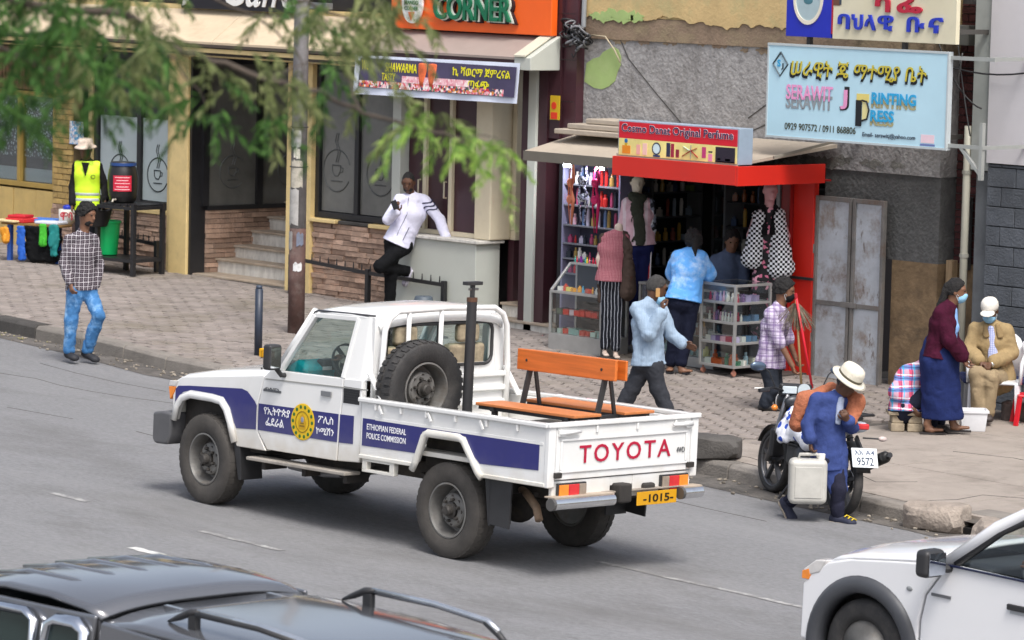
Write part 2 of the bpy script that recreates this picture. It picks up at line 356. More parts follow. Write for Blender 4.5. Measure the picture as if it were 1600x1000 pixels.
# cracks and leaf litter
mb = MB()
for pts in ([(-.1, 6.9), (.3, 7.15), (.55, 7.0), (.95, 7.25), (1.2, 7.6)], [(2.1, 6.2), (2.5, 6.0), (2.7, 6.35)], [(3.4, 5.4), (3.6, 5.9), (3.55, 6.3), (3.9, 6.5)], [(1.6, 8.1), (2.2, 8.3), (3.2, 8.2)], [(.2, 5.95), (.8, 6.05), (1.3, 5.9), (1.9, 6.1)]):
    for (a, b), (c, d) in zip(pts, pts[1:]):
        mb.bar((a, b, side_z(a, b)+.002), (c, d, side_z(c, d)+.001), .007, .003)
tag(mb.build('pavement_crack', m_kerbd, side), kind='stuff')
m_chunk = M('broken_concrete', (.30, .255, .215), .95, var=.25, scale=6, bump=.9, bscale=25)
def chunk(name, x, y, z, sx, sy, sz, label, rz=0, mat=None):
    mb = MB(); mb.sph((0, 0, 0), 1, 14, 9); rs = random.Random(int(x*97+y*31))
    ph = [rs.uniform(0, 6) for _ in range(6)]
    def f(p):
        k = 1+.13*math.sin(p[0]*4+ph[0])+.12*math.sin(p[1]*5+ph[1])+.1*math.sin(p[2]*6+p[0]*3+ph[2])
        return (max(-.8, min(.8, p[0]*k))*sx, max(-.8, min(.8, p[1]*k))*sy, max(-.55, min(.7, p[2]*k))*sz)
    o = mb.xf(f).build(name, mat or m_chunk, smooth=False, bevel=.01); o.location = (x, y, z); o.rotation_euler = (0, 0, rz)
    return tag(o, label, 'rubble')
chunk('concrete_chunk', 4.02, 5.15, road_z(4, 5)+.10, .36, .26, .2, 'rounded lump of broken kerb left of the open drain', .3)
chunk('concrete_chunk', 4.85, 5.0, road_z(4.8, 5)+.08, .4, .22, .18, 'broken concrete lump between open drain and white pickup', -.5)
box('drain_dark', F('#0c0b0a', .95), side, 4.12, 5.16, road_z(4.4, 5)-.05, 5.1, 5.4, road_z(4.4, 5)+.06)  # solid near-black box, its colour stands in for the dark inside the drain
box('drain_lintel', m_kerb, side, 4.1, 5.42, road_z(4.4, 5)-.02, 5.2, 5.75, side_z(4.5, 5.6)+.01, bevel=.02)
chunk('rubble_heap', .62, 5.72, side_z(.6, 5.7)+.10, .34, .22, .17, 'dark broken slab lying on the kerb behind the truck tailgate', .6, m_kerbd)
mb = MB(); rs = random.Random(5)
for k in range(420):
    x = rs.uniform(-14, 8); y = kerb_y(x)-abs(rs.gauss(0, .22))-.03; z = road_z(x, y)+.004; r = rs.uniform(.008, .03); a = rs.uniform(0, 6)
    mb.sph((x, y, z+r*.3), (r, r*rs.uniform(.5, 1), r*.5), 6, 4)
tag(mb.build('gutter_grit', M('grit', (.24, .21, .17), .9, var=.4, scale=3, rnd=.5, island=True)), 'loose grit and rubbish lying along the gutter', 'grit', kind='stuff')
mb = MB()
for k in range(16):
    x, y = rs.uniform(-13.5, -10.5), 0; y = kerb_y(x)-rs.uniform(.05, .3); z = road_z(x, y)+.008; r = rs.uniform(.02, .05); a = rs.uniform(0, 6)
    mb.add([(x-r*math.cos(a), y-r*math.sin(a), z), (x+r*.4*math.sin(a), y-r*.4*math.cos(a), z+.006), (x+r*math.cos(a), y+r*math.sin(a), z), (x-r*.4*math.sin(a), y+r*.4*math.cos(a), z+.008)], [(0, 1, 2, 3)])
tag(mb.build('fallen_leaves', F('#b9b36a', .8)), 'pale yellow fallen leaves in the gutter at far left', 'leaves', kind='stuff')

# ================================================================ building 1: yellow cafe
m_yel = M('yellow_render', (.60, .43, .16), .7, var=.1, scale=3, bump=.1, bscale=50, dirt=(.36, .26, .12), damt=.5, dscale=1.2)
m_cream = M('cream_paint', (.76, .58, .27), .55, var=.1, scale=3, dirt=(.4, .3, .16), damt=.4, dscale=2)
m_creamf = M('cream_frame', (.66, .58, .42), .45, var=.08, scale=3, dirt=(.4, .33, .22), damt=.4, dscale=3)
m_blk = M('black_frame', (.016, .016, .018), .4, var=.2, scale=4)
m_dark = M('dark_interior', (.018, .017, .018), .8, var=.4, scale=1.2)  # near-black colour stands in for the darkness of rooms behind the glass
m_brick = M('yellow_brick', (.50, .34, .12), .8, var=.18, scale=14, bump=.5, bscale=60, rnd=.22, dirt=(.24, .15, .06), damt=.5, dscale=5)
m_stone = M('ledge_stone', (.40, .27, .20), .85, var=.22, scale=9, bump=.9, bscale=40, rnd=.34, dirt=(.28, .22, .18), damt=.6, dscale=4)
m_wood = M('brown_wood', (.17, .075, .03), .5, var=.3, scale=6, stretch=(8, 8, 1))
m_marble = M('step_marble', (.62, .60, .55), .5, var=.2, scale=4, dirt=(.27, .24, .2), damt=.7, dscale=3, stretch=(3, 3, 1))
m_tread = M('step_tread', (.36, .29, .22), .6, var=.25, scale=5, dirt=(.5, .47, .42), damt=.6, dscale=3)
m_burg = M('burgundy_panel', (.050, .018, .024), .35, var=.2, scale=2)
m_gray = M('light_grey_paint', (.50, .52, .47), .7, var=.06, scale=2, dirt=(.38, .38, .34), damt=.4, dscale=1)
m_beige = M('beige_sheet', (.62, .50, .35), .6, var=.08, scale=2, dirt=(.42, .32, .2), damt=.5, dscale=2.5, stretch=(1, 1, 4))
g_frost = M('frosted_film', (.46, .53, .54), .3, var=.08, scale=1.5, spec=.6)
g_dkfilm = M('smoked_film', (.125, .125, .115), .12, var=.3, scale=1.1, spec=.7)
g_dark = M('dark_glazing', (.012, .013, .015), .05, var=.3, scale=1, spec=.6)
g_clear = glass('clear_pane', (.86, .9, .9))
cafe = empty('cafe_building', 'yellow cafe building with stone plinth, frosted windows and beige canopy', 'building', (0, 0, 0))
MBc = MB().box(-25, 11.6, 0, -14.72, 18, 6.2); MBc.box(-14.72, 13.45, 0, -12.6, 18, 6.2); MBc.box(-12.6, 11.6, 0, -10.4, 18, 6.2)
MBc.build('core_wall', m_dark, cafe)
box('upper_wall', m_dark, cafe, -25, 11.3, 4.0, -10.4, 11.6, 6.2)
box('parapet_wall', m_cream, cafe, -25, 11.18, 3.3, -14.72, 11.59, 3.99)
box('recess_lintel', m_cream, cafe, -14.72, 11.2, 3.3, -10.45, 11.59, 3.99)
# gold framed window at far left
def frame(parent, x0, x1, z0, z1, y, t, d, mat, mull=(), name='window_frame', rails=()):
    mb = MB(); mb.box(x0, y, z0, x0+t, y+d, z1).box(x1-t, y, z0, x1, y+d, z1).box(x0+t, y+.002, z0, x1-t, y+d-.002, z0+t).box(x0+t, y+.002, z1-t, x1-t, y+d-.002, z1)
    for u in mull: mb.box(u-t/2, y+.003, z0+t, u+t/2, y+d-.003, z1-t)
    for z in rails: mb.box(x0+t, y+.004, z-t/2, x1-t, y+d-.004, z+t/2)
    return mb.build(name, mat, parent, bevel=.006)
wf = frame(cafe, -21.2, -17.93, 1.30, 2.66, 11.2, .07, .12, M('gold_frame', (.42, .28, .07), .5, var=.1), (-18.83, -20))
box('pane', glass('shop_pane', (.8, .85, .85), extra=.1), wf, -21.13, 11.26, 1.37, -18.0, 11.268, 2.59)
box('lattice_blind', cells('lattice', ['#dfe6ea', '#c9d2d8', '#aab3ba'], 22, .5, (.40, '#2a312c')), cafe, -21.1, 11.29, 1.72, -18.02, 11.30, 2.52)
box('window_ledge', F('#c9ccd0', .5), cafe, -21.1, 11.29, 1.38, -18.02, 11.32, 1.56)
for k in range(7):
    a, b = -21.15+k*.55, -21.15+k*.55+.535
    box('yellow_panel', m_yel, cafe, a, 11.22-.006*(k % 2), .30, min(b, -17.95), 11.5, 1.27, bevel=.004)
mb = MB()
for k in range(40): mb.box(-21.2+k*.082, 11.2, 2.68, -21.2+k*.082+.07, 11.29, 3.28)
tag(mb.build('wood_cladding', m_wood, cafe), kind='stuff')
box('wood_backing', m_dark, cafe, -21.3, 11.3, 2.665, -17.9, 11.35, 3.3)
# yellow brick pier
box('pier_core', M('mortar', (.2, .15, .08), .9), cafe, -17.9, 11.16, .3, -17.43, 11.6, 3.3)
def bricks(name, mat, parent, along, a0, a1, z0, z1, y, rh, lmin, lmax, gap, proud, dep, seed, zclip=None, n0=0):
    rs = random.Random(seed); z = z0; r = 0; made = 0
    while z < z1-.02:
        a = a0-(rs.uniform(0, lmax*.6) if lmin != lmax else (lmin*.5 if r % 2 else 0)); h = min(rh*rs.uniform(.92, 1.08), z1-z)
        while a < a1-.02:
            L = rs.uniform(lmin, lmax); s0 = max(a, a0); s1 = min(a+L, a1); a += L
            if s1-s0 < .03: continue
            if zclip and z+h*.5 > zclip((s0+s1)/2): continue
            pr = rs.uniform(0, proud); mb = MB(); g = gap/2
            if along == 'x': mb.box(s0+g, y-pr-dep, z+g, s1-g, y, z+h-g)
            else: mb.box(y, s0+g, z+g, y+pr+dep, s1-g, z+h-g)
            j = rs.uniform(-.006, .006)
            mb.xf(lambda p: (p[0], p[1]+(j if p[2] > z+h*.5 else -j)*(along == 'x'), p[2]))
            mb.build(name, mat, parent); made += 1
        z += h; r += 1
    return made
bricks('brick', m_brick, cafe, 'x', -17.9, -17.43, 1.12, 2.75, 11.16, .085, .24, .24, .012, .006, .02, 3)
bricks('stone', m_stone, cafe, 'x', -17.9, -17.43, .42, 1.12, 11.16, .07, .14, .3, .008, .03, .02, 4)
# narrow dark door, cream jambs, frosted windows
box('side_door', m_dark, cafe, -17.43, 11.3, .3, -17.08, 11.6, 3.3)
box('door_jamb', m_cream, cafe, -17.08, 11.14, .3, -16.98, 11.6, 3.3)
box('wall_panel', m_dark, cafe, -16.98, 11.3, .3, -15.2, 11.6, 3.3)
f1 = frame(cafe, -16.98, -15.16, 1.2, 3.3, 11.17, .09, .1, m_blk, (-15.95,))
for a, b in ((-16.88, -16.01), (-15.9, -15.26)):
    box('pane', g_dark, f1, a, 11.22, 2.42, b, 11.23, 3.2)
    box('frosted_pane', g_frost, f1, a, 11.215, 1.3, b, 11.235, 2.415)
box('plinth_core', M('plinth_mortar', (.12, .09, .07), .9), cafe, -17.06, 11.18, .25, -15.22, 11.29, 1.13)
bricks('stone', m_stone, cafe, 'x', -17.06, -15.22, .34, 1.13, 11.18, .066, .14, .42, .007, .035, .02, 5)
box('window_sill', m_cream, cafe, -17.0, 11.12, 1.13, -15.2, 11.3, 1.19, bevel=.008)
box('trim_strip', m_cream, cafe, -15.2, 11.1, .25, -15.13, 11.5, 3.3)
box('trim_recess', m_blk, cafe, -15.13, 11.2, .25, -15.06, 11.5, 3.3)
box('column', m_cream, cafe, -15.06, 11.02, .25, -14.66, 11.5, 3.32, bevel=.012)
box('column_edge', m_blk, cafe, -14.66, 11.06, .25, -14.615, 11.5, 3.3)
# entrance recess: glazed side wall on a stone plinth, marble steps
box('recess_side', m_dark, cafe, -14.71, 11.5, .25, -14.63, 13.44, 3.3)
mb = MB()
mb.box(-14.62, 11.3, 1.24, -14.56, 13.4, 1.30).box(-14.62, 11.3, 3.2, -14.56, 13.4, 3.29)
for v in (11.22, 12.14, 13.32): mb.box(-14.62, v, 1.3, -14.555, v+.1, 3.2)
mb.build('window_frame', m_blk, cafe)
for a, b in ((11.32, 12.14), (12.24, 13.32)):
    box('smoked_pane', g_dkfilm, cafe, -14.62, a, 1.3, -14.60, b, 3.2)
steps = [(11.12, .40), (11.49, .59), (11.78, .76), (12.08, .95), (12.37, 1.13), (12.66, 1.32), (12.95, 1.5)]
for i, (v, z) in enumerate(steps):
    v2 = steps[i+1][0] if i+1 < len(steps) else 13.45
    z0 = .2
    box('step_riser', m_marble, cafe, -14.62, v+.02, z0, -12.62, v2+.02, z-.03)
    box('step_tread', m_tread, cafe, -14.63, v-.015, z-.03, -12.61, v2+.03, z, bevel=.006)
bricks('stone', m_stone, cafe, 'y', 11.3, 12.95, .4, 1.24, -14.62, .066, .14, .4, .007, .03, .02, 6)
box('recess_door', g_dark, cafe, -14.6, 13.4, 1.5, -12.62, 13.44, 3.3)
# right half: jamb, large window, stone plinth
box('door_jamb', m_cream, cafe, -12.64, 11.1, .25, -12.56, 11.6, 3.3)
box('jamb_recess', m_blk, cafe, -12.56, 11.22, .25, -12.26, 11.6, 3.3)
box('door_jamb', m_cream, cafe, -12.26, 11.1, .25, -12.14, 11.6, 3.3)
box('wall_panel', m_dark, cafe, -12.14, 11.3, .25, -10.44, 11.6, 3.3)
f2 = frame(cafe, -12.14, -10.46, 1.33, 3.3, 11.17, .08, .1, m_blk, (-11.32,))
for a, b in ((-12.05, -11.37), (-11.27, -10.54)):
    box('smoked_pane', g_dkfilm, f2, a, 11.215, 1.42, b, 11.235, 3.22)
box('window_sill', m_cream, cafe, -12.14, 11.08, 1.275, -11.62, 11.3, 1.325, bevel=.01)
box('window_sill', m_kerbd, cafe, -11.6, 11.12, 1.275, -10.98, 11.3, 1.32, bevel=.01)
box('window_sill', m_cream, cafe, -10.97, 11.09, 1.27, -10.46, 11.3, 1.32, bevel=.01)
box('plinth_core', M('plinth_mortar2', (.12, .09, .07), .9), cafe, -12.13, 11.18, .2, -10.32, 11.29, 1.27)
bricks('stone', m_stone, cafe, 'x', -12.13, -10.32, .28, 1.27, 11.18, .066, .14, .42, .007, .04, .02, 7)
# coffee cup emblems etched on the panes
m_etch = F('#20282a', .5); m_etchl = F('#4a4d4c', .5)
def cup(parent, u, z, r, y, mat, arc=(20, 340), vert=None):
    mb = MB()
    def P(a, b): return (u+a, y, z+b) if vert is None else (y, u+a, z+b)
    mb.tube([P(r*math.cos(R(t)), r*math.sin(R(t))) for t in range(arc[0], arc[1]+1, 12)], .009, 4)
    mb.tube([P(-r*.35, r*.25), P(-r*.32, -.02), P(-r*.15, -r*.25), P(r*.1, -r*.25), P(r*.25, 0), P(r*.28, r*.25), P(-r*.35, r*.25)], .008, 4)
    mb.tube([P(r*.25, r*.15), P(r*.45, r*.15), P(r*.42, -r*.05), P(r*.22, -r*.08)], .007, 4)
    for k in (-1, 1): mb.tube([P(k*.02, r*.4), P(k*.02+.04, r*.9), P(k*.02-.02, r*1.4), P(k*.02+.01, r*1.8)], .008, 4)
    mb.tube([P(-r*.4, -r*.5), P(r*.4, -r*.5)], .008, 4)
    mb.build('cup_emblem', mat, parent)
cup(cafe, -16.42, 1.66, .23, 11.212, m_etch); cup(cafe, -15.56, 1.66, .23, 11.212, m_etch)
cup(cafe, 11.75, 1.75, .22, -14.598, m_etchl, (40, 320), 1); cup(cafe, 12.75, 1.75, .22, -14.598, m_etchl, (40, 320), 1)
cup(cafe, -11.75, 1.95, .27, 11.212, m_etchl); cup(cafe, -10.88, 1.95, .27, 11.212, m_etchl)
# canopy and black sign band
cv = empty('cafe_canopy', 'sloping beige sheet canopy over the cafe windows', 'canopy', (0, 0, 0))
for k in range(7):
    a = -21.5+k*1.57; b = a+1.56
    MB().prism([(10.62, 3.53), (11.17, 3.93), (11.17, 3.90), (10.62, 3.50)], 'yz', a, b).build('canopy_sheet', m_beige, cv)
box('canopy_edge', F('#4b4238', .6), cv, -21.5, 10.60, 3.46, -10.52, 10.66, 3.50)
box('canopy_fascia', m_cream, cv, -21.5, 10.63, 3.39, -10.53, 10.69, 3.445)
box('canopy_fascia', F('#3a332c', .6), cv, -21.5, 10.72, 3.35, -10.53, 10.75, 3.46)
box('canopy_soffit', m_cream, cv, -21.5, 10.76, 3.33, -10.53, 11.0, 3.36)
sg = empty('cafe_sign', 'black sign band with white script lettering above the beige canopy', 'sign')
box('board', M('sign_black', (.012, .011, .016), .35, var=.2), sg, -14.9, 11.06, 3.945, -12.3, 11.16, 5.1, bevel=.01)
m_wht = F('#e9e9e6', .5)
text('lettering', 'Caffe', m_wht, sg, (-13.95, 11.055, 4.0), .62, 1.55, depth=.015, shear=.35)
text('lettering', 'J', m_wht, sg, (-14.85, 11.055, 3.98), .7, .3, depth=.015, shear=.35)
box('sign_bracket', F('#8d9195', .4, .6), sg, -12.25, 10.95, 4.02, -11.7, 11.05, 4.10)
po = tag(box('poster', cells('poster_print', ['#dfe3ea', '#c7b9c4', '#7fb6dc', '#e9eef2', '#5aa6d8'], 30, .5), None, -17.46, 11.10, 1.98, -17.14, 11.113, 2.30), 'blue and white poster stuck beside the cafe door above the bucket hat', 'poster')
# ================================================================ building 2: burgundy restaurant
rest = empty('restaurant_building', 'burgundy fronted restaurant with cream door frames and grey pilasters', 'building')
box('core_wall', m_dark, rest, -10.35, 11.6, 0, -8.66, 18, 6.2); box('core_wall', m_dark, rest, -8.66, 13.6, 0, -7.35, 18, 6.2)
box('upper_wall', m_burg, rest, -10.35, 11.25, 3.42, -7.18, 11.59, 6.2)
box('pilaster', m_gray, rest, -10.44, 11.02, .25, -10.28, 11.5, 3.42, bevel=.006)
pl = box('parapet_block', m_gray, rest, -10.30, 10.9, .2, -8.68, 11.3, 1.24, bevel=.008)
box('parapet_cap', m_marble, rest, -10.27, 10.86, 1.243, -8.62, 11.32, 1.28, bevel=.006)
for a, b in ((-10.27, -9.95), (-9.89, -9.46), (-9.40, -8.90)):
    box('door_panel', m_burg, rest, a, 11.16, 1.34, b, 11.3, 3.42)
mb = MB()
for a, b in ((-9.95, -9.89), (-9.46, -9.40)): mb.box(a, 11.11, 1.34, b, 11.3, 3.42)
mb.box(-10.27, 11.115, 1.283, -8.9, 11.3, 1.34); mb.build('door_frame', m_creamf, rest, bevel=.005)
for u in (-9.97, -9.48):
    MB().tube([(u, 11.1, 1.75), (u, 11.06, 1.75), (u, 11.06, 1.95), (u, 11.1, 1.95)], .012, 6).build('door_handle', F('#b9b19c', .4, .6), rest)
box('corner_post', m_creamf, rest, -8.90, 11.05, 1.283, -8.60, 11.4, 3.42, bevel=.02)
box('recess_side', m_burg, rest, -8.64, 11.4, .2, -8.54, 13.6, 1.28)
box('recess_glazing', g_dark, rest, -8.62, 11.42, 1.4, -8.58, 13.6, 3.42)
mb = MB().box(-8.63, 11.4, 1.283, -8.52, 13.6, 1.40); mb.box(-8.63, 11.4, 1.403, -8.53, 11.5, 3.42); mb.build('recess_frame', m_creamf, rest, bevel=.006)
MB().tube([(-8.57, 11.55, 1.85), (-8.57, 11.62, 1.78), (-8.57, 11.7, 1.86), (-8.57, 11.78, 1.76), (-8.57, 11.85, 1.84)], .015, 6).build('neon_script', M('neon', (1, .25, .04), .4, emit=.6), rest)
box('recess_door', g_dark, rest, -8.5, 13.5, .9, -7.2, 13.55, 3.4)
bs = [(10.98, .36), (11.2, .53), (11.5, .71), (11.78, .89), (12.06, 1.07)]
for i, (v, z) in enumerate(bs):
    v2 = bs[i+1][0] if i+1 < len(bs) else 13.5
    box('step_riser', m_marble, rest, -8.53, v+.02, .12, -7.3, v2+.02, z-.03); box('step_tread', m_tread, rest, -8.535, v-.015, z-.03, -7.3, v2+.03, z, bevel=.006)
box('pillar_edge', m_burg, rest, -8.05, 11.04, .2, -7.90, 11.4, 3.42); box('pillar', m_gray, rest, -7.90, 11.0, .2, -7.76, 11.4, 3.42, bevel=.005)
box('pillar_edge', m_burg, rest, -7.76, 11.04, .2, -7.60, 11.4, 3.42)
box('party_wall', m_burg, rest, -7.62, 11.06, 2.6, -7.40, 11.6, 6.2); box('party_wall', M('burgundy2', (.065, .025, .033), .35, var=.15), rest, -7.395, 11.1, 2.6, -7.17, 11.6, 6.2)
for z in (3.05, 3.55, 4.1): box('panel_seam', m_blk, rest, -7.62, 11.055, z, -7.17, 11.065, z+.008)
# orange sign
og = empty('restaurant_sign', 'orange sign board reading CORNER in green letters', 'sign')
box('board', M('sign_orange', (.90, .13, .012), .45, var=.04, scale=2), og, -10.43, 10.95, 3.83, -7.47, 11.05, 5.0, bevel=.01)
m_grn = F('#0d6b48', .45); m_outl = F('#dfe3d6', .5); m_shd = F('#2b1014', .7)
for nm, m_, dx, yy, bd, dep in (('letter_back', m_outl, 0, 10.91, .03, .012), ('letters', m_grn, .0, 10.895, -.005, .03)):
    text(nm, 'CORNER', m_, og, (-9.54, yy, 3.97 if bd < 0 else 3.955), .30 if bd < 0 else .33, 1.42 if bd < 0 else 1.46, depth=dep, bold=bd+.02)
text('letter_shadow_block', 'CORNER', m_shd, og, (-9.51, 10.945, 3.94), .33, 1.46, depth=.03, bold=.04)
text('upper_letters', 'BURGER', m_outl, og, (-9.3, 10.90, 4.30), .3, 1.15, depth=.03, bold=.03)
lg = MB().lathe([(0, -.03), (.2, -.03), (.2, 0), (0, 0)], 32, (0, 0, 0), 'y').build('logo_disc', F('#efeeee', .4), og, bevel=.004); lg.location = (-9.98, 10.93, 4.15); lg.scale = (1, 1, 1.25)
text('logo_text', 'MANGO', m_grn, og, (-10.11, 10.895, 4.13), .055, .26, depth=.004, bold=.02); text('logo_text', 'CORNER', m_grn, og, (-10.11, 10.895, 4.06), .05, .26, depth=.004, bold=.02)
MB().prism([(-10.04, 4.04), (-9.92, 4.04), (-9.98, 3.93)], 'xz', 10.89, 10.897).build('logo_mark', F('#e8622c', .5), og)
aw = empty('restaurant_canopy', 'taupe sloping canopy with pale end wedge below the orange sign', 'canopy')
MB().prism([(10.60, 3.57), (11.05, 3.81), (11.05, 3.79), (10.60, 3.54)], 'yz', -10.45, -7.72).build('canopy_sheet', M('taupe_sheet', (.33, .265, .235), .6, var=.06, scale=2, dirt=(.25, .2, .17), damt=.4), aw)
box('canopy_fascia', m_burg, aw, -10.45, 10.61, 3.42, -7.72, 10.65, 3.535)
MB().prism([(10.58, 3.42), (10.58, 3.57), (11.06, 3.83), (11.06, 3.42)], 'yz', -7.71, -7.42).build('end_wedge', m_gray, aw, bevel=.008)
MB().prism([(10.56, 3.575), (11.04, 3.835), (11.04, 3.86), (10.56, 3.60)], 'yz', -7.70, -7.50).build('wedge_cap', F('#c9c4b2', .6), aw, bevel=.004)
# shawarma banner hung from the canopy edge
bn = empty('food_banner', 'purple printed food banner with yellow lettering hung below the taupe canopy', 'banner', (-10.64, 10.52, 3.0)); bn.rotation_euler = (R(-5), 0, 0)
BW = 3.05
def BQ(name, mat, x0, z0, x1, z1, y=0., d=.004): return box(name, mat, bn, x0, y-d, z0, x1, y, z1)
n = 24; mb = MB(); vs = []
for i in range(n+1):
    x = BW*i/n; w_ = .012*math.sin(i*.9)
    vs += [(x, w_, 0+.02*x/BW), (x, w_*.3, .485+.02*x/BW), (x, w_+.004, 0+.02*x/BW), (x, w_*.3+.004, .485+.02*x/BW)]
fs = []
for i in range(n):
    a = 4*i; fs += [(a, a+4, a+5, a+1), (a+2, a+3, a+7, a+6), (a+1, a+5, a+7, a+3), (a, a+2, a+6, a+4)]
fs += [(0, 1, 3, 2), (4*n, 4*n+2, 4*n+3, 4*n+1)]
mb.add(vs, fs).build('banner_sheet', F('#dfe6f6', .5), bn)
m_pur = M('banner_purple', hexc('#463f5c'), .5, var=.25, scale=2)
BQ('print_field', m_pur, .12, .09, BW-.03, .455, -.016)
BQ('flower_print', cells('flowers', ['#e8a9b4', '#c8323f', '#f0d3d6', '#4f7a4a', '#e06a7a', '#f3efe9', '#463f5c', '#d98a3a'], 34, .5), .14, .095, BW-.22, .175, -.022)
BQ('flower_print', cells('flowers2', ['#f2c6cd', '#f6e4e2', '#e2919d', '#e8b0b8'], 26, .5), .95, .178, 2.2, .26, -.022)
m_ylw = F('#e8e01e', .5)
for x in (1.32, 1.5): MB().lathe([(.03, 0), (.05, .06), (.075, .16), (.085, .26), (.07, .28), (0, .285)], 12).xf(lambda p: (p[0]+x, p[1]*.12-.024, p[2]+.15)).build('meat_cone_print', M('meat', hexc('#d9683a'), .5, var=.35, scale=12), bn, smooth=True)
text('banner_text', 'ኪ ሻወርማ ጀምረናል', m_ylw, bn, (1.88, -.024, .30), .12, 1.05, depth=.003, bold=.012)
text('banner_text', 'ጣፋጭ', m_ylw, bn, (2.18, -.024, .165), .10, .38, depth=.003, bold=.012)
text('banner_text', 'We', m_ylw, bn, (.16, -.024, .31), .12, .14, depth=.003, bold=.012)
text('banner_text', 'SHAWARMA', m_ylw, bn, (.62, -.024, .30), .115, .60, depth=.003, bold=.012)
text('banner_text', 'TASTY', m_ylw, bn, (.56, -.024, .19), .095, .26, depth=.003, bold=.012)
# ================================================================ building 3: grey roughcast wall, yellow above
m_rough = M('roughcast', (.31, .30, .295), .95, var=.3, scale=11, bump=1., bscale=22, dirt=(.13, .12, .11), damt=.7, dscale=1.3, detail=10)
m_roughd = M('roughcast_dark', (.105, .105, .103), .95, var=.3, scale=12, bump=1., bscale=24, dirt=(.05, .05, .05), damt=.7, dscale=1.5, detail=10)
m_wyel = M('wall_yellow', (.58, .42, .20), .9, var=.12, scale=3, bump=.3, bscale=30, dirt=(.36, .30, .14), damt=.6, dscale=1.2)
m_wbrn = M('wall_brown', (.25, .18, .125), .95, var=.3, scale=4, bump=.5, bscale=30, dirt=(.16, .13, .08), damt=.7, dscale=2)
m_wlow = M('wall_low_brown', (.20, .135, .075), .95, var=.4, scale=4, bump=.5, bscale=24, dirt=(.03, .027, .024), damt=.9, dscale=1.6)
m_green = M('wall_green', (.34, .46, .17), .9, var=.12, scale=3, dirt=(.5, .52, .3), damt=.3, dscale=5)
worn(m_rough, (.42, .41, .405), 1.6, .5, .7, .6, (1, 1, 1)); worn(m_rough, (.15, .14, .125), 3, .55, .75, .6, (2.2, 1, .5)); worn(m_conc, (.16, .14, .12), 3.5, .56, .7, .55, (1, 1, 1))
wb_ = empty('roughcast_building', 'old building with grey roughcast wall and peeling yellow upper storey', 'building')
box('roughcast_wall', m_rough, wb_, -7.165, 11.22, 2.5, -1.46, 11.9, 3.815)
box('brown_band', m_wbrn, wb_, -7.165, 11.20, 3.818, -1.46, 11.9, 4.08)
mb = MB(); pts = [(-7.165, 5.6), (-7.165, 4.13)]
wk = 0.; rq = random.Random(9)
for k in range(150):
    wk = wk*.86+rq.gauss(0, .013); pts.append((-7.165+5.7*(k+.5)/150, 4.075+wk+.02*math.sin(k*.07)))
pts += [(-1.46, 4.05), (-1.46, 5.6)]
mb.prism(pts, 'xz', 11.185, 11.199).build('yellow_plaster', m_wyel, wb_); box('upper_wall', m_wyel, wb_, -7.165, 11.205, 4.085, -1.46, 11.9, 5.6)
worn(m_wbrn, (.33, .27, .16), 3, .45, .65, .7, (.6, 1, 1.5)); worn(m_wyel, (.42, .40, .20), 2.2, .52, .68, .6, (1, 1, 1))
rs = random.Random(77)
for (x0, n_, zc, mt_, sc_) in ((-7.0, 9, 4.10, m_green, .10), (-6.6, 26, 3.80, m_wbrn, .05), (-6.9, 22, 2.58, M('wall_damp', (.17, .165, .15), .95, var=.3, scale=9, bump=.8, bscale=25), .09)):
    for i in range(n_):
        cx = x0+(5.0*i/n_ if n_ > 9 else i*.1)+rs.uniform(-.1, .1); cz = zc+rs.uniform(-.03, .03); rr_ = sc_*rs.uniform(.5, 1.3); yy = 11.1995 if mt_ is m_wbrn else 11.181 if mt_ is m_green else 11.2175
        yy += .0 if mt_ is not m_wbrn else .0165
        poly = [(cx+rr_*(1.6+.5*math.sin(a*3+i))*math.cos(a), cz+rr_*(.6+.3*math.sin(a*5+i*2))*math.sin(a)) for a in [k*.45 for k in range(14)]]
        MB().prism(poly, 'xz', yy-.0008*(i % 3), yy+.002).build('plaster_stain', mt_, wb_)
ptsg = [(-7.15, 3.30), (-7.12, 3.52), (-7.0, 3.58), (-6.9, 3.60), (-6.84, 3.66), (-6.75, 3.70), (-6.66, 3.73), (-6.58, 3.70), (-6.53, 3.62), (-6.53, 3.52), (-6.58, 3.44), (-6.62, 3.33), (-6.72, 3.26), (-6.84, 3.22), (-6.98, 3.23), (-7.08, 3.27)]
MB().prism(ptsg, 'xz', 11.212, 11.2185).build('green_paint_patch', m_green, wb_)
box('lower_wall', m_roughd, wb_, -3.18, 11.24, 1.55, -1.46, 11.9, 2.498); box('lower_wall_base', m_wlow, wb_, -2.13, 11.235, -.05, -1.46, 11.9, 1.548)
box('wall_reveal', m_roughd, wb_, -1.455, 11.5, 1.56, -.82, 11.9, 5.6); box('wall_reveal_base', m_wlow, wb_, -1.455, 11.45, -.05, -.82, 11.9, 1.558)
bricks('brick', M('burgundy_brick', (.075, .022, .022), .9, var=.25, scale=9, bump=.6, bscale=40, rnd=.25), wb_, 'x', -1.44, -1.06, 1.56, 4.4, 11.49, .085, .2, .2, .012, .006, .02, 11)
MB().box(-1.40, 11.30, .1, -1.31, 11.40, 1.6).build('timber_post', M('timber', (.3, .21, .12), .8, var=.3, stretch=(6, 6, 1)), wb_, bevel=.008)
MB().box(-1.22, 11.36, 1.5, -1.16, 11.44, 2.3).build('timber_post', m_roughd, wb_)
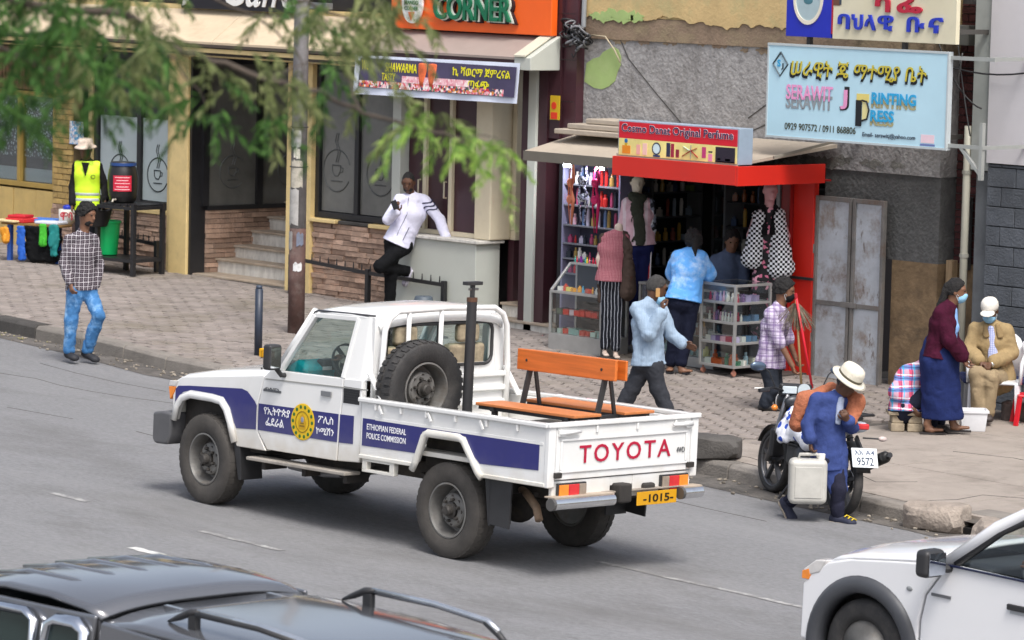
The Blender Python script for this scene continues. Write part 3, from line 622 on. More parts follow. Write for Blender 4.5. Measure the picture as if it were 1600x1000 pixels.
# cracks in the wall
mb = MB()
for pts in ([(-4.4, 3.0), (-3.9, 3.3), (-3.5, 3.52), (-3.3, 3.6)], [(-6.6, 3.9), (-6.4, 3.6), (-5.9, 3.2), (-5.5, 2.9)], [(-4.6, 2.75), (-4.1, 2.95), (-3.8, 3.05)]):
    for (a, b), (c, d) in zip(pts, pts[1:]): mb.bar((a, 11.217, b), (c, 11.217, d), .006, .012)
tag(mb.build('wall_crack', m_kerbd, wb_), kind='stuff')
# grey sheet-metal double door
md = M('rusty_grey_metal', (.47, .50, .54), .5, .1, var=.15, scale=4, dirt=(.16, .09, .04), damt=.95, dscale=2.6, bump=.1, bscale=30)
mdf = M('rusty_frame', (.20, .19, .18), .6, .2, var=.3, scale=6, dirt=(.12, .06, .03), damt=.9, dscale=3)
worn(md, (.21, .12, .055), 1.7, .55, .64, .6, (1.3, 1, .8)); worn(md, (.12, .075, .045), 6, .60, .65, .7, (1, 1, .4))
dr = empty('metal_door', 'rusty grey sheet metal double door between red shop and roughcast wall', 'door', (0, 0, 0))
for a, b in ((-3.17, -2.62), (-2.60, -2.13)):
    for z0, z1 in ((.14, .98), (1.03, 2.16)):
        box('door_sheet', md, dr, a+.035, 11.10, z0, b-.035, 11.12, z1)
    mb = MB().box(a, 11.075, .1, a+.04, 11.13, 2.2).box(b-.04, 11.075, .1, b, 11.13, 2.2).box(a+.04, 11.08, .1, b-.04, 11.128, .15).box(a+.04, 11.08, 2.15, b-.04, 11.128, 2.2).box(a+.04, 11.08, .98, b-.04, 11.128, 1.03)
    mb.build('door_frame', mdf, dr, bevel=.004)
box('bolt_plate', mdf, dr, -2.72, 11.05, .98, -2.5, 11.075, 1.04, bevel=.004)
for z in (.6, 1.6): MB().tube([(-3.18, 11.07, z-.05), (-3.18, 11.07, z+.05)], .016, 8).build('hinge', mdf, dr)
# ================================================================ building 4: grey block wall, white above
bd = empty('block_building', 'grey concrete block building with white upper wall beside the drainpipe', 'building')
m_block = M('grey_block', (.085, .095, .11), .9, var=.18, scale=6, bump=.6, bscale=40, rnd=.14, dirt=(.05, .055, .06), damt=.6, dscale=2)
box('core_wall', M('block_mortar', (.05, .055, .06), .9), bd, -.55, 11.0, -.2, 5, 11.8, 2.72)
def blockrows():
    z = -.05; r = 0; rs = random.Random(3)
    while z < 2.7:
        h = min(.21, 2.715-z); a = -.55-(.2 if r % 2 else 0)
        while a < 2.4:
            s0 = max(a, -.55); s1 = a+.4
            MB().box(s0+.005, 10.955-rs.uniform(0, .006), z+.005, s1-.005, 11.0, z+h-.005).build('block', m_block, bd, bevel=.006)
            a += .4
        z += .21; r += 1
blockrows()
box('upper_wall', M('white_wall', (.60, .58, .60), .85, var=.06, scale=2, dirt=(.42, .4, .4), damt=.4, dscale=1), bd, -.55, 10.93, 2.725, 5, 11.8, 6)
box('pilaster', M('grey_pilaster', (.13, .14, .15), .85, var=.2, scale=4, dirt=(.07, .07, .07), damt=.5), bd, -.80, 11.06, -.1, -.56, 11.5, 2.62, bevel=.01)
box('upper_pilaster', M('pale_pilaster', (.36, .38, .36), .85, var=.15, scale=3, dirt=(.2, .2, .18), damt=.6), bd, -.82, 10.98, 2.63, -.56, 11.5, 6, bevel=.01)
dp = empty('drainpipe', 'pale drainpipe running down beside the grey pilaster', 'drainpipe')
MB().tube([(-.88, 11.0, .2), (-.88, 11.0, 2.7), (-.88, 11.0, 3.1)], .042, 10).build('pipe', F('#b9b7a8', .5), dp, smooth=True)
for z in (.7, 1.7, 2.6): MB().tube([(-.88, 11.0, z-.02), (-.88, 11.0, z+.02)], .052, 10).build('pipe_clip', F('#8e8d84', .5), dp)
MB().tube([(-.88, 11.0, .2), (-.88, 10.9, .12)], .042, 10).build('pipe_shoe', F('#b9b7a8', .5), dp)
# overhead cables on the right
def cable(pts, r, label, mat=None):
    o = MB().tube(pts, r, 5).build('cable', mat or F('#2a2a2c', .6), smooth=True); return tag(o, label, 'cable')
def sag(a, b, d, n=12):
    a = Vector(a); b = Vector(b); return [a.lerp(b, i/n)-Vector((0, 0, d*4*(i/n)*(1-i/n))) for i in range(n+1)]
cable(sag((-1.5, 10.9, 4.5), (-.62, 10.9, 3.3), .25), .010, 'loose black cable drooping beside the upper pale pilaster')
cable(sag((-1.15, 10.95, 4.7), (-.72, 10.85, 3.0), .12), .009, 'thin black cable hanging down the face of the pale pilaster')
cable(sag((-1.2, 10.9, 3.75), (1.2, 10.85, 4.1), .22), .010, 'black cable sagging across the white upper wall at right')
cable(sag((-.9, 10.8, 3.55), (-.3, 10.2, 3.9), .06), .008, 'grey cable looping from the pilaster to the blue sign bracket', F('#6d6d6a', .6))
jb = empty('junction_box', 'battered grey junction box fixed above the blue printing sign', 'junction box', (-1.2, 11.2, 3.95))
box('case', F('#6c6c66', .7), jb, -.15, 0, 0, .1, .14, .22, bevel=.01); MB().box(-.32, -.05, .05, -.15, .02, .09).build('lid', F('#86867e', .7), jb)
# cable tangle on the corner
tg = empty('cable_bundle', 'tangled bundle of black cables on the corner above the green patch', 'cables', (-7.15, 11.05, 3.85))
rs = random.Random(12)
for nm, n_, mt in (('black_coil', 16, F('#17171a', .5)), ('grey_coil', 9, F('#77787c', .5))):
    mb = MB()
    for k in range(n_):
        c = Vector((rs.uniform(-.12, .16), rs.uniform(-.05, .05), rs.uniform(-.08, .12))); r1 = rs.uniform(.05, .12); r2 = rs.uniform(.04, .09); ph = rs.uniform(0, 6); tl = rs.uniform(-.8, .8)
        mb.tube([c+Vector((r1*math.cos(t+ph), .06*math.sin(t*2+ph), r2*math.sin(t+ph)+tl*r1*math.cos(t+ph))) for t in [i*.42 for i in range(15)]], rs.uniform(.008, .016), 5)
    mb.build(nm, mt, tg, smooth=True)
MB().tube([(.0, .02, -.1), (.02, .0, -.2), (-.03, .0, -.27), (-.06, 0, -.22)], .008, 5).build('cable_tail', F('#20222a', .5), tg)
MB().tube([(.05, .08, .1), (.02, .12, .9)], .03, 8).build('conduit', F('#8a8d90', .6), tg)
tag(cable([(-6.98, 11.15, 3.86), (-6.75, 11.16, 3.85), (-6.6, 11.17, 3.7), (-6.5, 11.18, 3.55)], .009, 'pale cable running down from the tangle over the green patch', F('#b3a68c', .6)))
ys = tag(box('small_notice', F('#c9a71c', .5), None, -7.5, 10.99, 2.83, -7.34, 11.005, 3.12), 'small yellow and red notice on the burgundy wall above the shop roof', 'notice')
MB().lathe([(0, -.004), (.045, -.004), (.045, 0), (0, 0)], 16, (-7.43, 10.988, 3.0), 'y').build('notice_mark', F('#d8391c', .5), ys); box('notice_bar', F('#d8391c', .5), ys, -7.48, 10.984, 2.84, -7.37, 10.989, 2.92)
# ================================================================ police pickup truck
m_white = M('truck_white', (.80, .80, .785), .22, var=.03, scale=2, coat=.6, dirt=(.62, .60, .54), damt=.35, dscale=1.2)
m_whited = M('truck_white_dusty', (.72, .70, .64), .4, var=.06, scale=3, dirt=(.48, .42, .33), damt=.6, dscale=2.2)
m_navy = M('truck_navy', hexc('#22246e'), .28, var=.05, scale=2, coat=.5)
m_rub = M('tyre_rubber', (.030, .029, .029), .75, var=.25, scale=9, bump=.2, bscale=60, dirt=(.10, .09, .08), damt=.5, dscale=5)
m_rubd = M('tyre_dusty', (.062, .056, .050), .85, var=.25, scale=8, bump=.2, bscale=70, dirt=(.05, .046, .042), damt=.6, dscale=6)
m_rim = M('steel_rim', (.20, .195, .185), .55, .35, var=.2, scale=8, dirt=(.16, .13, .10), damt=.7, dscale=6)
m_hub = M('hub_dark', (.06, .055, .05), .6, .3, var=.4, scale=14)
m_plast = M('black_plastic', (.028, .028, .03), .5, var=.2, scale=5, dirt=(.07, .065, .06), damt=.4)
m_under = M('underbody', (.035, .031, .028), .85, var=.4, scale=4, dirt=(.12, .095, .07), damt=.6, dscale=3)
m_chrome = M('chrome', (.78, .78, .78), .12, 1., var=.05, scale=6, dirt=(.5, .45, .4), damt=.5, dscale=4)
m_amber = M('amber_lens', (.85, .26, .03), .2, var=.1, scale=20, coat=.5)
m_red = M('red_lens', (.62, .03, .035), .2, var=.1, scale=20, coat=.5)
m_clear = M('clear_lens', (.62, .6, .58), .15, var=.1, scale=20, coat=.5); m_clearT = M('clear_lens_dusty', (.30, .24, .19), .3, var=.2, scale=20)
g_car = glass('car_glass', (.90, .95, .94), 1.45, .01, .02)
m_teal = cloth('teal_cloth', '#0d8f97', (), .8)
m_seat = M('camo_seat', (.34, .28, .19), .9, var=.45, scale=9)
def dust(m, col, z0, z1, amt):        # road dust thrown up over the lower panels
    t = m.node_tree; N = t.nodes; L = t.links; b = N['Principled BSDF']; src = b.inputs['Base Color'].links[0].from_socket; tc = N.new('ShaderNodeTexCoord'); sp = N.new('ShaderNodeSeparateXYZ'); L.new(tc.outputs['Object'], sp.inputs[0])
    nz = N.new('ShaderNodeTexNoise'); nz.inputs['Scale'].default_value = 5; nz.inputs['Detail'].default_value = 9; L.new(tc.outputs['Object'], nz.inputs['Vector']); ad = N.new('ShaderNodeMath'); ad.operation = 'MULTIPLY_ADD'; ad.inputs[1].default_value = .5; L.new(nz.outputs['Fac'], ad.inputs[0]); L.new(sp.outputs[2], ad.inputs[2])
    mr = N.new('ShaderNodeMapRange'); mr.inputs[1].default_value = z0+.25; mr.inputs[2].default_value = z1+.25; mr.inputs[3].default_value = amt; mr.inputs[4].default_value = 0; L.new(ad.outputs[0], mr.inputs[0])
    mx = N.new('ShaderNodeMixRGB'); mx.inputs[2].default_value = tuple(col)+(1,); L.new(mr.outputs[0], mx.inputs[0]); L.new(src, mx.inputs[1]); L.new(mx.outputs[0], b.inputs['Base Color'])
dust(m_white, (.56, .50, .40), .50, .86, .75); dust(m_navy, (.20, .19, .24), .6, .95, .35)
worn(m_white, (.60, .57, .50), 9, .66, .74, .5, (1, 1, .35))
truck = empty('police_truck', 'white pickup truck with navy stripe, police lettering and red tailgate letters', 'pickup truck', (0, 0, 0))
truck.rotation_euler = (-CF, G, 0)
RK = .030
def rk(p): return (p[0], p[1], p[2]+RK*p[0])
def TB(mb, name, mat, parent=None, **k): return mb.xf(rk).build(name, mat, parent or truck, **k)
def tbox(name, mat, x0, y0, z0, x1, y1, z1, parent=None, bevel=.006, **k): return TB(MB().box(x0, y0, z0, x1, y1, z1), name, mat, parent, bevel=bevel, **k)
YL, YR = .02, 1.64
def tum(z): return max(0, z-1.27)*.15
def sy(side, y): return y if side < 0 else YL+YR-y
# ---- wheels
def wheel_meshes(mt, r=.398, hw=.105, rim=.225, lug=.45):
    ty = MB().lathe([(rim, -hw*.75), (rim+.02, -hw*.95), (r*.80, -hw*1.02), (r*.93, -hw*.97), (r*.985, -hw*.82), (r, -hw*.6), (r, hw*.6), (r*.985, hw*.82), (r*.93, hw*.97), (r*.8, hw*1.02), (rim+.02, hw*.95), (rim, hw*.75)], 40, ax='y', close=True)
    n = 38
    for k in range(n):
        for sgn, off in ((-1, 0), (1, .5)):
            a = 2*math.pi*(k+off)/n; c, s_ = math.cos(a), math.sin(a); t = Vector((-s_, 0, c)); rr = Vector((c, 0, s_))
            ctr = rr*(r+.001)+Vector((0, sgn*hw*.55, 0)); w_ = .021
            vs = []
            for dr in (-.012, .011*lug):
                for (dy, dt) in ((-.30, -1), (.30, -1), (.30, 1), (-.30, 1)): vs.append(ctr+rr*(dr-(.010 if dy*sgn > 0 else 0))+Vector((0, dy*hw, 0))+t*(dt*w_))
            ty.add(vs, [(0,1,2,3),(7,6,5,4),(0,4,5,1),(1,5,6,2),(2,6,7,3),(3,7,4,0)])
    for k in range(24):
        a = 2*math.pi*k/24; c, s_ = math.cos(a), math.sin(a)
    tym = ty.mesh('tyre', mt, False)
    for p in tym.polygons: p.use_smooth = len(p.vertices) == 4 and p.index < 480
    rm = MB().lathe([(rim+.004, -hw*.78), (rim+.006, -hw*.9), (rim-.008, -hw*.92), (rim-.015, -hw*.7), (rim-.028, .0), (rim-.036, .05), (rim-.068, .055), (rim-.078, .0), (rim-.086, -.03), (rim-.10, -.042), (.075, -.046), (.07, -.03), (.0, -.03)], 44, ax='y', cap=False)
    rm.lathe([(rim+.004, hw*.78), (rim-.01, hw*.9), (rim-.02, hw*.72), (0, hw*.72)], 24, ax='y', cap=False)
    sl_ = MB()  # dark discs stand in for the shade inside the rim's vent openings
    for k in range(8):
        a = 2*math.pi*k/8+.2; sl_.lathe([(0, -.047), (.016, -.047), (.016, -.043), (0, -.043)], 8, (.108*math.cos(a)*.0+(rim-.112)*math.cos(a), .004, (rim-.112)*math.sin(a)), 'y')
    rmm = rm.mesh('rim', m_rim, False)
    hb = MB().lathe([(.062, -.03), (.06, -.055), (.068, -.062), (.05, -.068), (.045, -.105), (.034, -.118), (0, -.118)], 20, ax='y')
    for k in range(6):
        a = 2*math.pi*k/6; hb.lathe([(.015, -.045), (.014, -.075), (0, -.077)], 6, (.092*math.cos(a), 0, .092*math.sin(a)), 'y')
    return tym, rmm, hb.mesh('hub', m_hub), sl_.mesh('vent_hole', m_under)
WM = wheel_meshes(m_rubd); WS = wheel_meshes(m_rub, lug=1)
def wheel(parent, loc, rz, ws, steer=0):
    t = inst('tyre', ws[0], parent, loc, (0, random.uniform(0, 6) if rz in (0, math.pi) else 0, rz+steer)); inst('rim', ws[1], t); inst('hub', ws[2], t); tag(inst('vent_hole_shades', ws[3], t), kind='stuff'); return t
wheel(truck, (0, .105, .395), 0, WM, R(-3)); wheel(truck, (3.18, .155, .395), 0, WM)
wheel(truck, (0, YR-.09, .395), math.pi, WM); wheel(truck, (3.18, YR-.13, .395), math.pi, WM)
sp = wheel(truck, (2.345, .43, 1.285), R(90), WS); sp.rotation_euler = (0, R(10), R(88))
# ---- cab body
fend = [(-.50, .60), (-.445, .78), (-.40, .865), (-.33, .915), (-.22, .935), (.08, .93), (.20, .915), (.27, .86), (.33, .76), (.40, .60), (.43, .55), (.84, .55), (.72, .70), (.70, .80), (.70, .95), (.775, 1.19), (.775, 1.205), (-.38, 1.09), (-.47, 1.04), (-.50, .97)]
for sd_ in (-1, 1):
    TB(MB().prism(fend, 'xz', sy(sd_, YL), sy(sd_, YL+.07)), 'front_wing', m_white, bevel=.015)
    arch = [(-.455, .70), (-.42, .83), (-.35, .905), (-.23, .945), (.08, .94), (.21, .925), (.285, .86), (.345, .75), (.415, .585)]
    TB(MB().tube([(a, sy(sd_, YL-.012), b) for a, b in arch], .024, 8, flat=1.5), 'wheel_arch_flare', m_white, smooth=True)
    # door lower skin, window frame, glass
    door = [(.855, .565), (.725, .705), (.715, .80), (.715, .955), (.785, 1.20), (.87, 1.262), (1.835, 1.272), (1.79, .565)]
    d = TB(MB().prism(door, 'xz', sy(sd_, YL), sy(sd_, YL+.06)), 'door', m_white, bevel=.008)
    def W(x, z): return (x, sy(sd_, YL+.02+tum(z)), z)
    mb = MB()
    for p, q, w_ in ((W(.99, 1.27), W(1.335, 1.765), .05), (W(1.33, 1.765), W(1.905, 1.775), .04), (W(1.905, 1.78), W(1.82, 1.27), .045)): mb.bar(p, q, .04, w_, (0, 1, 0))
    TB(mb, 'window_frame', m_white, d, bevel=.006)
    gm = MB(); q = [W(1.03, 1.27), W(1.355, 1.745), W(1.88, 1.755), W(1.80, 1.272)]
    gm.add([(a, b+(.012 if sd_ < 0 else -.012), c) for a, b, c in q]+[(a, b+(.017 if sd_ < 0 else -.017), c) for a, b, c in q], [(0, 1, 2, 3), (7, 6, 5, 4), (0, 4, 5, 1), (1, 5, 6, 2), (2, 6, 7, 3), (3, 7, 4, 0)])
    TB(gm, 'door_glass', g_car, d)
    TB(MB().box(1.57, sy(sd_, YL-.006), 1.10, 1.70, sy(sd_, YL-.02 if sd_ < 0 else YL-.02), 1.145), 'door_handle', F('#8b8d90', .35, .5), d, bevel=.004)
    TB(MB().bar((.80, sy(sd_, YL-.001), 1.175), (2.16, sy(sd_, YL-.001), 1.20), .012, .006, (0, 1, 0)), 'body_crease', F('#9a9a96', .5), d)
    # quarter panel behind the door with rounded rear corner
    for (nm, poly) in (('quarter_panel', [(1.80, .565), (1.845, 1.272), (2.085, 1.28), (2.085, .58)]),):
        TB(MB().prism(poly, 'xz', sy(sd_, YL), sy(sd_, YL+.06)), nm, m_white, bevel=.012)
    secs = []
    for z in (1.27, 1.45, 1.62, 1.76, 1.80):
        t0 = tum(z); x0 = 1.825+(z-1.27)*.165; cs = [(x0, sy(sd_, YL+.01+t0), z)]
        for a in range(0, 91, 15): cs.append((2.03+.10*math.sin(R(a)), sy(sd_, YL+.11+t0-.10*math.cos(R(a))), z))
        cs.append((2.13, sy(sd_, YL+.16+t0), z)); cs += [(2.09, sy(sd_, YL+.16+t0), z), (x0, sy(sd_, YL+.06+t0), z)]
        secs.append(cs)
    TB(MB().loft(secs, closed=True, cap=True), 'rear_pillar', m_white, smooth=False, bevel=.004)
    # A pillar outer gutter
    TB(MB().tube([(.93, sy(sd_, YL+.03), 1.24), (1.31, sy(sd_, YL+.10), 1.79), (1.36, sy(sd_, YL+.095), 1.805), (2.1, sy(sd_, YL+.10), 1.815)], [.012, .012, .010, .009], 8), 'drip_rail', F('#3a3b40', .4), smooth=True)
    TB(MB().tube([(.90, sy(sd_, YL+.045), 1.24), (1.30, sy(sd_, YL+.125), 1.80)], .04, 8), 'a_pillar', m_white, smooth=True)
    # vent grille on the quarter panel
    mb = MB()
    for k in range(6): mb.box(1.86, sy(sd_, YL-.008), 1.075+.021*k, 2.05, sy(sd_, YL+.01), 1.087+.021*k)
    TB(mb, 'vent_slats', F('#2a2b2d', .5)); tbox('vent_recess', m_plast, 1.85, sy(sd_, YL-.003), 1.065, 2.06, sy(sd_, YL+.02), 1.205, bevel=.002)
    # side steps
    tbox('side_step', M('step_dusty', (.34, .31, .27), .7, var=.2, dirt=(.15, .13, .11), damt=.7), .62, sy(sd_, -.02), .455, 1.95, sy(sd_, .16), .485, bevel=.008)
    for x in (.75, 1.3, 1.85): tbox('step_bracket', m_under, x, sy(sd_, .05), .38, x+.05, sy(sd_, .3), .455)
    TB(MB().prism([(.36, .64), (.47, .55), (.50, .26), (.46, .26)], 'xz', sy(sd_, .03), sy(sd_, .27)), 'mud_flap', m_plast, bevel=.004)
    # mirror
    mr = TB(MB().box(1.00, sy(sd_, -.19), 1.28, 1.10, sy(sd_, -.05), 1.50), 'wing_mirror', m_plast, bevel=.025, seg=3)
    TB(MB().tube([(1.05, sy(sd_, -.08), 1.30), (1.06, sy(sd_, -.02), 1.23), (1.06, sy(sd_, .03), 1.23)], .022, 8), 'mirror_stalk', m_plast, mr)
    tbox('mirror_glass', M('mirror_silver', (.7, .72, .75), .05, 1.), 1.101, sy(sd_, -.175), 1.30, 1.104, sy(sd_, -.065), 1.48, mr, bevel=0)
# bonnet, windscreen, roof
secs = []
for x, ze, cr, inset in ((-.525, .93, .0, .05), (-.52, 1.0, .005, .02), (-.48, 1.06, .02, .01), (-.40, 1.09, .035, .005), (0, 1.14, .055, .003), (.4, 1.175, .06, .003), (.80, 1.212, .06, .003), (.93, 1.222, .06, .003)):
    cs = []
    for k in range(17):
        t = -1+2*k/16; y = (YL+YR)/2+t*((YR-YL)/2-inset-.004); sh = 1-abs(t)**6
        cs.append((x, y, ze+cr*(.45*sh+.55*(1-t*t))-(0.03 if abs(t) > .99 else 0)))
    secs.append(cs)
TB(MB().loft(secs), 'bonnet', m_white, smooth=True, solid=.02)
TB(MB().box(.25, .55, 1.235, .55, .75, 1.262), 'bonnet_vent', m_plast, bevel=.006)
TB(MB().tube([(.55, .18, 1.21), (.55, .17, 1.245)], .008, 6), 'washer_jet', m_plast)
q = [(.93, YL+.07, 1.262), (.93, YR-.07, 1.262), (1.31, YR-.15, 1.80), (1.31, YL+.15, 1.80)]
TB(MB().add(q+[(a+.008, b, c) for a, b, c in q], [(3, 2, 1, 0), (4, 5, 6, 7), (0, 1, 5, 4), (1, 2, 6, 5), (2, 3, 7, 6), (3, 0, 4, 7)]), 'windscreen', g_car)
secs = []
for x, z, hw_ in ((1.27, 1.775, .66), (1.29, 1.81, .69), (1.36, 1.845, .715), (1.55, 1.868, .725), (1.8, 1.872, .725), (1.98, 1.862, .72), (2.08, 1.84, .71), (2.135, 1.80, .69), (2.14, 1.75, .68)):
    cs = []
    for k in range(21):
        t = -1+2*k/20; s_ = math.copysign(1, t)*min(1, abs(t)); y = (YL+YR)/2+t*hw_; cs.append((x, y, z-.050*abs(t)**2.5-.03*max(0, abs(t)-.9)/.1))
    secs.append(cs)
TB(MB().loft(secs), 'roof', m_white, smooth=True, solid=.025)
# rear cab wall around the window
mb = MB()
mb.box(2.100, .10, 1.02, 2.125, 1.56, 1.385).box(2.100, .10, 1.385, 2.125, .235, 1.80).box(2.100, 1.40, 1.385, 2.125, 1.56, 1.80).box(2.100, .235, 1.72, 2.125, 1.40, 1.80)
TB(mb, 'rear_cab_wall', m_white)
TB(MB().box(2.105, .22, 1.37, 2.115, 1.42, 1.735), 'rear_window', g_car)
mb = MB(); ro = []
for (cx, cz, a0) in ((.30, 1.44, 180), (1.34, 1.44, 270), (1.34, 1.66, 0), (.30, 1.66, 90)):
    for a in range(0, 91, 30): ro.append((2.132, cx+.075*math.cos(R(a0+a)), cz+.07*math.sin(R(a0+a))))
TB(mb.tube(ro+[ro[0]], .016, 6), 'window_seal', m_plast, smooth=True)
TB(MB().box(2.110, .80, 1.385, 2.122, .825, 1.72), 'window_bar', m_plast)
# white tube hoop guarding the rear window
hp = [(2.210, .12, .90), (2.210, .12, 1.35), (2.210, .14, 1.70), (2.210, .19, 1.80), (2.210, .28, 1.855), (2.210, .84, 1.868), (2.210, 1.36, 1.855), (2.210, 1.46, 1.80), (2.210, 1.51, 1.70), (2.210, 1.54, 1.35), (2.210, 1.54, .90)]
TB(MB().tube(hp, .026, 10), 'guard_hoop', m_white, smooth=True)
for y in (.40, .76, 1.10): TB(MB().tube([(2.210, y, 1.10), (2.210, y, 1.862)], .021, 8), 'guard_bar', m_white, smooth=True)
for z in (1.02, 1.14, 1.26): tbox('headboard_rib', m_white, 2.175, .14, z, 2.220, 1.53, z+.045, bevel=.012)
tbox('headboard', m_white, 2.160, .12, .80, 2.180, 1.55, 1.30)
for y in (.06, 1.58): TB(MB().bar((2.130, y, 1.34), (2.330, y, 1.10), .02, .05, (0, 1, 0)), 'headboard_gusset', m_white, bevel=.004)
# front end
tbox('grille_panel', m_whited, -.53, .12, .74, -.49, YR-.10, 1.0)
mb = MB()
for k in range(4): mb.box(-.545, .5, .78+.05*k, -.53, 1.16, .80+.05*k)
TB(mb, 'grille', m_plast)
for sd_ in (-1, 1):
    tbox('headlamp', m_clear, -.56, sy(sd_, .05), .87, -.47, sy(sd_, .42), 1.035, bevel=.02, seg=3)
    TB(MB().prism([(-.525, .875), (-.55, .99), (-.45, .995), (-.47, .945)], 'xz', sy(sd_, YL-.012), sy(sd_, YL+.05)), 'indicator', m_amber, bevel=.006)
    TB(MB().prism([(-.548, .995), (-.535, 1.045), (-.42, 1.05), (-.45, .998)], 'xz', sy(sd_, YL-.012), sy(sd_, YL+.05)), 'side_lamp', m_clear, bevel=.006)
TB(MB().prism([(-.74, .50), (-.74, .745), (-.60, .765), (-.47, .76), (-.47, .56), (-.52, .47), (-.70, .465)], 'xz', -.015, YR+.04), 'front_bumper', M('bumper_grey', (.10, .10, .105), .55, var=.12), bevel=.03, seg=3)
tbox('inner_front', m_under, -.46, .14, .50, .70, YR-.12, 1.03)
# navy stripe decals
def decal(name, poly, mat=m_navy, off=.0022, parent=None, yb=YL): return TB(MB().prism(poly, 'xz', yb-off, yb-off-.0015), name, mat, parent)
decal('stripe', [(-.455, .975), (-.46, .86), (-.43, .885), (-.35, .955), (-.23, .985), (.08, .98), (.23, .965), (.325, .88), (.385, .76), (.425, .71), (.695, .725), (.695, .935), (.665, .97), (.56, 1.045), (.48, 1.062), (-.26, 1.02), (-.42, 1.005)])
decal('stripe', [(.72, .725), (.72, .955), (1.798, .965), (1.792, .725)])
decal('stripe', [(1.815, .725), (1.82, .965), (2.0, .968), (2.0, .73)])
em = TB(MB().lathe([(0, -.004), (.15, -.004), (.158, -.002), (.158, 0), (0, 0)], 36, (1.33, YL-.004, .853), 'y'), 'emblem', F('#e0b91a', .4), smooth=False)
mb = MB()
for k in range(14):
    a = 2*math.pi*k/14; mb.sph((1.33+.128*math.cos(a), YL-.0085, .853+.128*math.sin(a)), (.017, .002, .017), 6, 4)
TB(mb, 'emblem_leaves', F('#2f6a2b', .5), em)
TB(MB().lathe([(.085, -.003), (.092, -.003), (.092, 0), (.085, 0)], 28, (1.33, YL-.0085, .853), 'y', close=True), 'emblem_ring', F('#8a6d10', .5), em)
TB(MB().prism([(1.285, .79), (1.375, .79), (1.385, .85), (1.36, .90), (1.33, .925), (1.30, .90), (1.275, .85)], 'xz', YL-.0085, YL-.0105), 'emblem_shield', F('#c89c14', .5), em)
TB(MB().sph((1.33, YL-.011, .872), (.02, .003, .025), 8, 6), 'emblem_boss', F('#8d93a6', .5), em)
TB(MB().box(1.295, YL-.0115, .81, 1.365, YL-.0105, .825).box(1.305, YL-.0115, .835, 1.355, YL-.0105, .845), 'emblem_bar', F('#8a6d10', .5), em)
m_let = F('#f2f2f4', .4)
def ttext(txt, x, z, h, w_, **k):
    o = text('lettering', txt, m_let, truck, (x, YL-.0045, z+RK*x), h, w_, depth=.0012, bold=.012, **k); o.rotation_euler = (0, -RK, 0); return o
ttext('የኢትዮጵያ', .80, .865, .075, .355); ttext('ፌደራል', .83, .775, .07, .25)
ttext('ፖሊስ', 1.535, .86, .07, .20); ttext('ኮሚሽን', 1.515, .765, .07, .235)
o = text('lettering', '4WD', F('#55585c', .4), truck, (.79, YL-.003, 1.075+RK*.8), .03, .2, depth=.004); o.rotation_euler = (0, -RK, 0)
TB(MB().box(.78, YL-.006, 1.068, 1.02, YL-.001, 1.088), 'badge', F('#6a6d70', .4, .4))
# ---- load bed
BL, BR_, BX0, BX1 = .0, 1.66, 2.11, 4.40
bed = [(BX0, .64), (2.80, .645), (2.835, .665), (2.93, .885), (2.97, .905), (3.37, .905), (3.42, .885), (3.60, .655), (3.63, .64), (BX1, .64), (BX1, 1.10), (BX0, 1.10)]
for sd_ in (-1, 1):
    def by(y): return BL+y if sd_ < 0 else BR_-y
    TB(MB().prism(bed, 'xz', by(0), by(.05)), 'bed_side', m_white, bevel=.01)
    TB(MB().tube([(a, by(-.012), b) for a, b in [(2.80, .60), (2.845, .675), (2.935, .895), (2.975, .922), (3.37, .922), (3.425, .90), (3.61, .665), (3.66, .625)]], .024, 8, flat=1.4), 'wheel_arch_flare', m_whited, smooth=True)
    tbox('bed_rail', m_white, BX0-.02, by(-.03), 1.10, BX1+.02, by(.045), 1.14, bevel=.012, seg=2)
    tbox('bed_sill', m_whited, BX0, by(-.012), .625, 2.79, by(.03), .66, bevel=.008); tbox('bed_sill', m_whited, 3.66, by(-.012), .625, BX1, by(.03), .66, bevel=.008)
    for x in (2.30, 2.62, 2.94, 3.3, 3.68, 4.05): TB(MB().box(x, by(-.022), 1.045, x+.02, by(0), 1.10), 'rope_hook', m_white, bevel=.003)
    for x in (2.36, 2.98, 3.62): TB(MB().bar((x, by(-.02), 1.09), (x+.04, by(-.02), 1.02), .014, .02), 'rope_hook', m_white)
    tbox('corner_post', m_white, BX1-.02, by(-.005), .62, BX1+.035, by(.075), 1.12, bevel=.012)
    TB(MB().prism([(3.62, .66), (3.95, .66), (3.93, .23), (3.68, .25)], 'xz', by(.06), by(.075)), 'mud_flap', m_plast)
    tbox('flap_return', m_plast, 3.68, by(.06), .23, 3.70, by(.30), .66)
tbox('bed_panel_inset', m_white, 2.30, BL-.004, .96, 4.36, BL+.002, .985, bevel=.002)
decal('stripe', [(2.14, .735), (2.14, .965), (4.32, .985), (4.32, .755), (3.62, .735), (3.53, .80), (3.44, .935), (3.38, .945), (2.96, .945), (2.90, .925), (2.83, .74)], yb=BL)
for i, (tx_, z) in enumerate((('ETHIOPIAN FEDERAL', .875), ('POLICE COMMISSION', .80))):
    o = text('lettering', tx_, m_let, truck, (2.20, BL-.0045, z+RK*2.20), .05, .50, depth=.0012, bold=.012); o.rotation_euler = (0, -RK, 0)
tbox('bed_floor', m_whited, BX0, BL+.05, .72, BX1, BR_-.05, .76)
# front pocket step under the bed
mb = MB().box(2.15, .0, .605, 2.56, .05, .625).box(2.15, .0, .515, 2.56, .05, .54).box(2.15, .0, .54, 2.21, .05, .605).box(2.50, .0, .54, 2.56, .05, .605)
TB(mb, 'step_frame', m_whited, bevel=.004)
